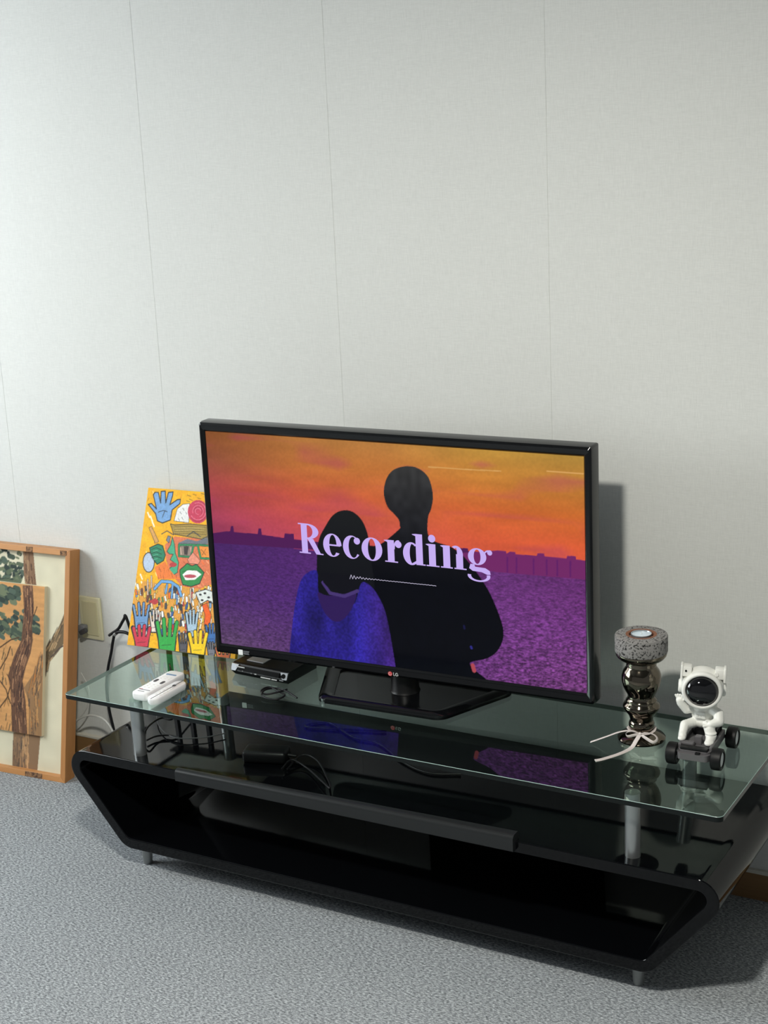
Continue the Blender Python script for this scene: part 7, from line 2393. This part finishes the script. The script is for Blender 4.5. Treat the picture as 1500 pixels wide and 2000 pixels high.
# ------------------------------------------------------------------ wall socket with plug
ws=thing('wall_socket','cream yellow wall socket plate half hidden behind the wooden picture frame','socket',(-1.412,WY-.001,.440))
MB().box((0,-.004,0),(.076,.008,.126),bev=.0025).build('cover_plate',M_PLATE,ws); MB().box((0,-.009,.0),(.052,.003,.100),bev=.001).build('inset',M_PLATE2,ws)
pg=thing('plug','grey angled plug stuck in the cream wall socket','plug',(-1.432,-.001,.412))
MB().box((0,-.012,0),(.024,.020,.022),bev=.004).build('plug_body',M_GREY,pg,smooth=40); MB().box((.012,-.024,-.004),(.028,.012,.014),Matrix.Rotation(-.5,3,'Y'),bev=.004).build('plug_neck',M_DGR,pg,smooth=40)
# ------------------------------------------------------------------ remotes
def remote(name,label,c,wx,ly,h,r,rz,marks):
    t=thing(name,label,'remote',(c[0],c[1],ZG+.0002),rz)
    pol=rrect(-wx/2,-ly/2,wx/2,ly/2,r,6); m=MB(); lv=[(.90,0),(.97,.003),(1,h*.45),(1,h*.75),(.97,h*.93),(.90,h)]; rg=[]
    for s,z in lv: rg.append([m.bm.verts.new((x-(1-s)*wx*.5*(1 if x>0 else -1),y-(1-s)*wx*.5*(1 if y>0 else -1),z)) for x,y in pol])
    for a,b in zip(rg,rg[1:]):
        for i in range(len(a)): j=(i+1)%len(a); m.bm.faces.new((a[i],a[j],b[j],b[i]))
    m.bm.faces.new(rg[0][::-1]); m.bm.faces.new(rg[-1]); m.build('shell',M_WHITE,t,smooth=60)
    for nm,x,y,w,l,mt in marks: MB().prism(rrect(x-w/2,y-l/2,x+w/2,y+l/2,min(w,l)*.45,4),h-.0002,h+.0008).build(nm,mt,t)
    return t
M_BLUEP=mat('blue_print',(110,140,170),.5); M_REDP=mat('red_print',(190,90,90),.5)
remote('remote_control','larger white remote control with dark grey keys on the glass top',(-.8615,-.402),.047,.160,.020,.010,.0,
  [('print_bar',0,.052,.030,.006,M_BLUEP),('key',-.012,.006,.008,.018,M_DKP),('key',.012,.000,.008,.018,M_DKP),('print_line',0,-.056,.034,.002,M_GREY),('print_line',-.012,-.0535,.010,.002,M_REDP),('print_line',-.003,-.066,.020,.002,M_GREY)]
  +[('key',x,y,.006,.004,M_WHITE2) for x in(-.012,0,.012) for y in(-.02,-.03,-.04,.024,.034)])
remote('remote_control','smaller white rounded remote control with one dark button beside the larger remote',(-.8175,-.428),.034,.130,.016,.0165,-.01,
  [('button',.0,.030,.0085,.010,M_DKP)]+[('button',x,y,.006,.006,M_WHITE2) for x in(-.007,.007) for y in(.008,-.006,-.020,-.034)])
# ------------------------------------------------------------------ set-top box
sb=thing('set_top_box','small black set-top box with silver front corners under the television','set-top box',(-.667,-.2455,ZG),-.055)
w,h,d=.172,.032,.125
m=MB(); prf=[(0,.004),(-.006,.012),(.002,h-.002),(.008,h),(d,h),(d,0),(.004,0)]
V=[[m.bm.verts.new((sx*(w/2-(.004 if i in(0,6,5) else 0)),y,z)) for i,(y,z) in enumerate(prf)] for sx in(-1,1)]
for i in range(len(prf)): j=(i+1)%len(prf); m.bm.faces.new((V[0][i],V[0][j],V[1][j],V[1][i]))
m.bm.faces.new(V[0]); m.bm.faces.new(V[1][::-1]); m.build('case',M_BLK,sb,bevel=.001)
rt_=Matrix.Rotation(-.38,3,'X')
for sx in(-1,1):
    m=MB(); m.prism([(sx*w/2,h-.002),(sx*(w/2-.022),h-.003),(sx*(w/2-.014),.014),(sx*(w/2-.001),.014)],-.009,-.003,Matrix(((1,0,0,0),(0,.4,1,-.0045),(0,1,0,0),(0,0,0,1)))).build('silver_corner',mat('silver_trim',(150,154,158),.3,metal=.6),sb)
MB().box((0,-.0035,.0215),(w-.046,.006,.012),rt_,bev=.001).build('display_window',M_BLKG,sb)
MB().box((-.032,.045,h+.0015),(.052,.045,.003),bev=.001).build('top_label',mat('label_silver',(196,198,198),.4,metal=.3),sb)
for x,z,ww,mt in((-.056,.0255,.026,M_LGT),(-.05,.017,.003,M_WHITE),(-.024,.0135,.004,M_GREY),(-.011,.0135,.006,M_LGT),(.020,.0085,.030,M_LGT),(.046,.0085,.016,M_LGT),(.068,.010,.012,M_GREY)):
    MB().box((x,-.0068 if z>.015 else -.0055,z),(ww,.0012,.0024)).build('front_mark',mt,sb)
MB().lathe([(0,.002),(.005,.002),(.006,0)],seg=20,m=Matrix.Translation((.0745,-.0052,.022))@Matrix.Rotation(R(90-20),4,'X')).build('power_button',M_BLKG,sb,smooth=40)
# ------------------------------------------------------------------ candle holder, tea light
ch=thing('candle_holder','tall bronze mirrored candle holder with a pitted grey stone cup and a pale ribbon bow','candle holder',(.3175,-.2196,ZG))
pr=[(0,0),(.046,0),(.0515,.0025),(.0522,.006),(.049,.010),(.042,.0145),(.033,.019),(.0262,.0225),(.0248,.0255),(.0262,.0285),(.0278,.033),(.0280,.038),(.0264,.043),(.0245,.0455),(.0252,.049),(.0262,.052),(.0270,.056),(.0305,.062),(.0365,.069),(.0400,.0755),(.0406,.080),(.0385,.0845),(.0345,.088),(.0335,.0905),(.0338,.0935),(.0315,.0965),(.0302,.100),(.0298,.103),(.0312,.108),(.0362,.1165),(.0408,.128),(.0430,.1405),(.0425,.151),(.0392,.161),(.0340,.168),(.0322,.1715),(.0330,.175),(.0322,.178),(.0325,.181),(.040,.185),(.049,.1905),(.0545,.197),(.0560,.2035),(.0556,.205),(0,.205)]
MB().lathe(pr,seg=64).build('stem',M_BRONZE,ch,smooth=35)
cu=MB().lathe([(.0555,.2045),(.0568,.207),(.0568,.2395),(.0560,.2425),(.0535,.2435),(.033,.2435),(.0325,.236),(0,.236)],seg=64).build('stone_cup',M_STONE,ch,smooth=40)
MB().lathe([(.0335,.2437),(.0300,.2439),(.0265,.2432),(.0262,.2365)],seg=48).build('rust_ring',M_RUST,cu,smooth=40)
rb=[]
def V3(*a): return Vector(a)
fd=V3(.07,-.997,0)   # towards the viewer
def ribbon(pts,w=.0072,th=.0006,name='ribbon'):
    P=spline(pts,8); m=MB(); m.tube(P,w*.5,8,flat=.28); return m.build(name,M_RIB,ch,smooth=60)
k0=V3(.010,-.0365,.0270)
ribbon([V3(.0285*math.cos(a),.0285*math.sin(a),.0245+.002*math.sin(a*2)) for a in np.linspace(-1.2,5.0,22)])
ribbon([k0,k0+V3(-.016,-.004,.007),k0+V3(-.040,-.012,.004),k0+V3(-.068,-.022,-.008),k0+V3(-.094,-.026,-.0205),k0+V3(-.104,-.026,-.0255)])
ribbon([k0,k0+V3(-.004,-.012,-.010),k0+V3(-.010,-.028,-.0225),k0+V3(-.024,-.060,-.0255),k0+V3(-.046,-.098,-.0258),k0+V3(-.058,-.112,-.0258)],.0105)
ribbon([k0,k0+V3(.012,-.002,.006),k0+V3(.030,.002,.004),k0+V3(.040,-.002,-.003),k0+V3(.034,-.010,-.009),k0+V3(.018,-.008,-.004),k0])
ribbon([k0,k0+V3(-.010,.001,.003),k0+V3(-.024,.004,.001),k0+V3(-.034,.006,-.006),k0+V3(-.028,.0,-.010),k0+V3(-.012,-.003,-.003),k0])
MB().ell(k0,(.005,.004,.0045)).build('ribbon_knot',M_RIB,ch,smooth=60)
tl=thing('tea_light','small white tea light set into the stone cup of the candle holder','candle',(.3175,-.2196,ZG+.2362))
MB().lathe([(0,.0003),(.0215,.0003),(.0222,.009),(.0214,.009),(.0208,.0065)],seg=40).build('tin_cup',M_TIN,tl,smooth=40)
MB().lathe([(.0209,.0062),(.019,.0068),(.004,.0066),(0,.0062)],seg=40).build('wax',M_WAX,tl,smooth=40); MB().cyl((0,0,.006),(.001,0,.0105),.0006,seg=8).build('wick',M_WHITE2,tl)
# ------------------------------------------------------------------ toy buggy
tc=thing('toy_buggy','small dark grey toy buggy with four black tyres beside the candle holder','toy car',(.4665,-.2540,ZG),.05)
WR=.0235; M_HUB=mat('hub_grey',(214,216,218),.4); M_CAR=mat('buggy_grey',(92,90,92),.45)
m=MB(); m.prism(fillet([(-.036,-.070),(.036,-.070),(.034,.062),(-.034,.062)],[.014,.014,.01,.01],5),.017,.031)
m.build('chassis',M_CAR,tc,bevel=.002)
m=MB(); m.prism(fillet([(-.030,-.079),(.030,-.079),(.038,-.062),(-.038,-.062)],[.008,.008,.004,.004],4),.013,.027); m.build('bumper',M_CAR,tc,bevel=.002)
MB().box((0,-.0605,.0335),(.058,.016,.006),bev=.0015).build('grille_panel',M_BLK,tc); MB().box((.010,-.073,.0275),(.010,.010,.006),bev=.001).build('front_badge',M_BLK,tc)
MB().box((-.018,-.045,.0355),(.026,.014,.010),bev=.002).build('pedal_step',M_CAR,tc); MB().box((.0,-.028,.040),(.014,.012,.020),bev=.002).build('console_block',M_CAR,tc)
for sx in(-1,1): MB().box((sx*.033,-.005,.034),(.007,.105,.010),bev=.002).build('side_rail',M_CAR,tc)
MB().box((0,.034,.044),(.052,.034,.028),bev=.004).build('seat',M_BLK,tc); MB().box((0,.052,.058),(.056,.010,.045),bev=.004).build('seat_back',M_BLK,tc)
for sx in(-1,1):
    for yy in(-.056,.066):
        Mx=Matrix.Translation((sx*.0475,yy,WR))@Matrix.Rotation(sx*PI/2,4,'Y')
        wh=MB().lathe([(.0135,-.0105),(.0195,-.0115),(.0228,-.0095),(WR,-.004),(WR,.004),(.0228,.0095),(.0195,.0115),(.0168,.0108),(.0160,.007)],seg=36,m=Mx).build('tyre',M_RUB,tc,smooth=35)
        MB().lathe([(.0145,-.008),(.0162,.0075),(.0150,.0088),(.0080,.0078),(.004,.0095),(0,.0095)],seg=28,m=Mx).build('hub',M_HUB,wh,smooth=40)
    MB().cyl((-.04,-.056 if sx<0 else .066,WR),(.04,-.056 if sx<0 else .066,WR),.004,seg=12).build('axle',M_BLK,tc)
for o in tc.children:
    if o.name.split('.')[0] in ('chassis','bumper','grille_panel','front_badge','pedal_step','console_block','side_rail'): o.location.z=.009
# ------------------------------------------------------------------ astronaut figure
Ra=Matrix.Rotation
AL=(.4610,-.2470,ZG); az=.10
an=thing('astronaut_figurine','white toy astronaut with a dark visor riding the toy buggy and waving one hand','figurine',AL,az)
def limb(m,pts,rs):
    for (a,b),(ra,rb_) in zip(zip(pts,pts[1:]),zip(rs,rs[1:])):
        a,b=Vector(a),Vector(b); n=5
        for i in range(n+1): t=i/n; m.ell(a.lerp(b,t),ra*(1-t)+rb_*t,u=14,v=9)
m=MB()
m.ell((0,.012,.090),(.0235,.0185,.024)); m.ell((0,.012,.072),(.0215,.0185,.014)); m.ell((0,.010,.106),(.0215,.017,.012))
# legs astride the buggy, bent knees, boots on the deck
limb(m,[(-.012,.010,.070),(-.030,-.020,.072),(-.032,-.031,.059),(-.031,-.037,.0555)],[.0115,.0105,.0085,.009]); limb(m,[(.012,.008,.070),(.0225,-.020,.068),(.027,-.026,.055),(.026,-.034,.0495)],[.0125,.0120,.0110,.010])
m.ell((-.031,-.042,.0520),(.0085,.012,.006)); m.ell((.026,-.041,.0470),(.010,.013,.0065))
for z in(.063,.057): m.ell((.0265,-.0255,z),(.0128,.0118,.0035),u=16,v=8)
# arms: right raised in a wave, left resting on the thigh
limb(m,[(-.018,.008,.101),(-.032,.001,.098),(-.0425,-.004,.114),(-.0445,-.005,.121)],[.0095,.009,.009,.0085]); limb(m,[(.020,.008,.102),(.037,.000,.097),(.040,-.010,.084),(.026,-.020,.080)],[.0105,.0115,.011,.008])
for i,dx in enumerate((-.006,-.002,.002,.006)): limb(m,[(-.0445+dx*.6,-.006,.124),(-.0455+dx*1.3,-.007,.1345-abs(dx)*.4)],[.0030,.0024])
limb(m,[(-.038,-.006,.120),(-.0335,-.008,.125)],[.003,.0024])
for i,dx in enumerate((-.006,-.002,.002,.006)): limb(m,[(.021,-.021+dx*.6,.080-abs(dx)*.2),(.012,-.024+dx*.7,.077)],[.0032,.0026])
limb(m,[(.024,-.018,.085),(.016,-.021,.087)],[.003,.0025])
bo=m.build('body',M_WHITE2,an); remeshed(bo,.0011,5)
MB().box((.0,-.0085,.092),(.022,.004,.013),bev=.0015).build('chest_panel',M_WHITE2,an)
for x in(-.006,0,.006): MB().cyl((x,-.0098,.092),(x,-.0120,.092),.0016,seg=12).build('chest_button',M_WHITE2,an)
# helmet, turned and tipped towards the viewer's left
hc=Vector((.001,.004,.1545)); Hm=Matrix.Translation(hc)@Ra(R(12),4,'Z')@Ra(R(-5),4,'X')@Ra(R(4),4,'Y')
he=MB().ell((0,0,0),(.0455,.042,.0425),u=40,v=24).build('helmet',M_WHITE2,an,smooth=80); he.matrix_local=Hm
def hp(m_,nm,mt,**k): o=m_.build(nm,mt,he,**k); return o
FX=Matrix.Rotation(PI/2,4,'X')   # lathe axis to -y
Tv=Matrix.Translation((0,-.0215,-.002))@Matrix.Diagonal((1.13,1,1.06,1))@FX
hp(MB().lathe([(.0340,-.010),(.0372,-.002),(.0376,.0085),(.0365,.0125),(.0335,.0145),(.0305,.0130),(.0298,.008)],seg=56,m=Tv),'visor_ring',M_WHITE2,smooth=60)
hp(MB().lathe([(.0302,.0085),(.0285,.0145),(.024,.0195),(.017,.0235),(.009,.0256),(0,.0262)],seg=48,m=Tv),'visor',mat('visor_black',(10,10,13),.03,spec=.8),smooth=80)
for sx in(-1,1):
    hp(MB().box((sx*.034,-.004,.033),(.020,.030,.022),bev=.0025),'helmet_box',M_WHITE2,smooth=40)
    hp(MB().box((sx*.0445,-.004,.031),(.005,.034,.030),bev=.0018),'box_flange',M_WHITE2,smooth=40)
    hp(MB().lathe([(0,.005),(.012,.005),(.0145,.0025),(.015,-.003)],seg=28,m=Matrix.Translation((sx*.0445,.004,-.004))@Ra(sx*PI/2,4,'Y')),'ear_disc',M_WHITE2,smooth=40)
hp(MB().cyl((-.036,-.019,.035),(-.036,-.0205,.035),.0022,seg=14),'lens_dot',M_BLK); hp(MB().lathe([(0,.002),(.0042,.002),(.0048,0)],seg=20,m=Matrix.Translation((.027,-.019,.033))@FX),'round_knob',M_WHITE2,smooth=40)
MB().box((0,.036,.096),(.050,.022,.060),bev=.006).build('backpack',M_WHITE2,an,smooth=40)
# ------------------------------------------------------------------ cables
def cable(name,label,pts,r,mt,cat='cable',n=8): return tag(MB().tube(spline(pts,n),r,10).build(name,mt,smooth=60),label,cat)
ca=thing('aerial_cable','black aerial cable with a silver connector rising behind the left end of the glass top','cable',(0,0,0))
MB().tube(spline([(CAB['aerial'][0][0],CAB['aerial'][0][1],CAB['aerial'][0][2])]+CAB['aerial'][1:],8),.0042,10).build('cord',M_RUB,ca,smooth=60)
a0,a1=Vector(CAB['aerial'][-1]),Vector(CAB['aerial_up'][3])
MB().cyl(a0,a0.lerp(a1,.75)+Vector((0,0,0)),.0050,seg=16).build('connector',mat('connector_silver',(150,150,146),.35,metal=.7,bump=(400,.6)),ca,smooth=40)
MB().tube(spline(CAB['aerial_up'][3:],6),.0046,10).build('bent_end',M_RUB,ca,smooth=60)
cable('short_cord','short black cord end bent upward on the wall beside the yellow painting',CAB['aerial2'],.0042,M_RUB)
cable('white_cable','white cable looping out from behind the picture frame under the glass',CAB['white'],.0032,M_WCAB)
cable('thin_white_cable','thin white cable hanging behind the right side of the picture frame',CAB['white2'],.0018,M_WCAB)
def drop(pts,z): return [(x,y,z) for x,y,_ in pts]
cable('black_cable','black cable arching behind the left front pillar under the glass',[( -1.00,-.12,.36)]+CAB['u1'][::-1]+[(-.93,-.40,.309)],.0024,M_RUB)
cable('thin_grey_cable','thin grey cable curling on the console top behind the left pillar',CAB['u2'],.0015,M_DGR)
cable('black_cable','flat black cable lying on the console behind the left pillar',CAB['u3'],.0022,M_RUB)
cable('power_cable','long black power cable lying across the console top below the television',[(-.40,-.10,.3062)]+CAB['tvc'],.003,M_RUB)
cable('coiled_cable','small tangle of black cable in front of the set-top box',[(x,y,ZG+.0035+.004*abs(math.sin(i*1.3))) for i,(x,y,_) in enumerate(CAB['coil'])],.0022,M_RUB)
cable('black_cable','knotted black cable on the console top behind the front bar',[(x,y,.306+.012*abs(math.sin(i*1.1))) for i,(x,y,_) in enumerate(CAB['tang'])],.0024,M_RUB)
ad=thing('power_adapter','flat black power adapter lying on the console behind the front bar','adapter',(-.585,-.36,ZC),.3)
MB().box((0,0,.016),(.11,.055,.031),bev=.009,seg=4).build('case',M_BLK,ad,smooth=40); MB().cyl((.054,0,.016),(.075,0,.014),.005,.0035,seg=12).build('strain_relief',M_RUB,ad,smooth=40)
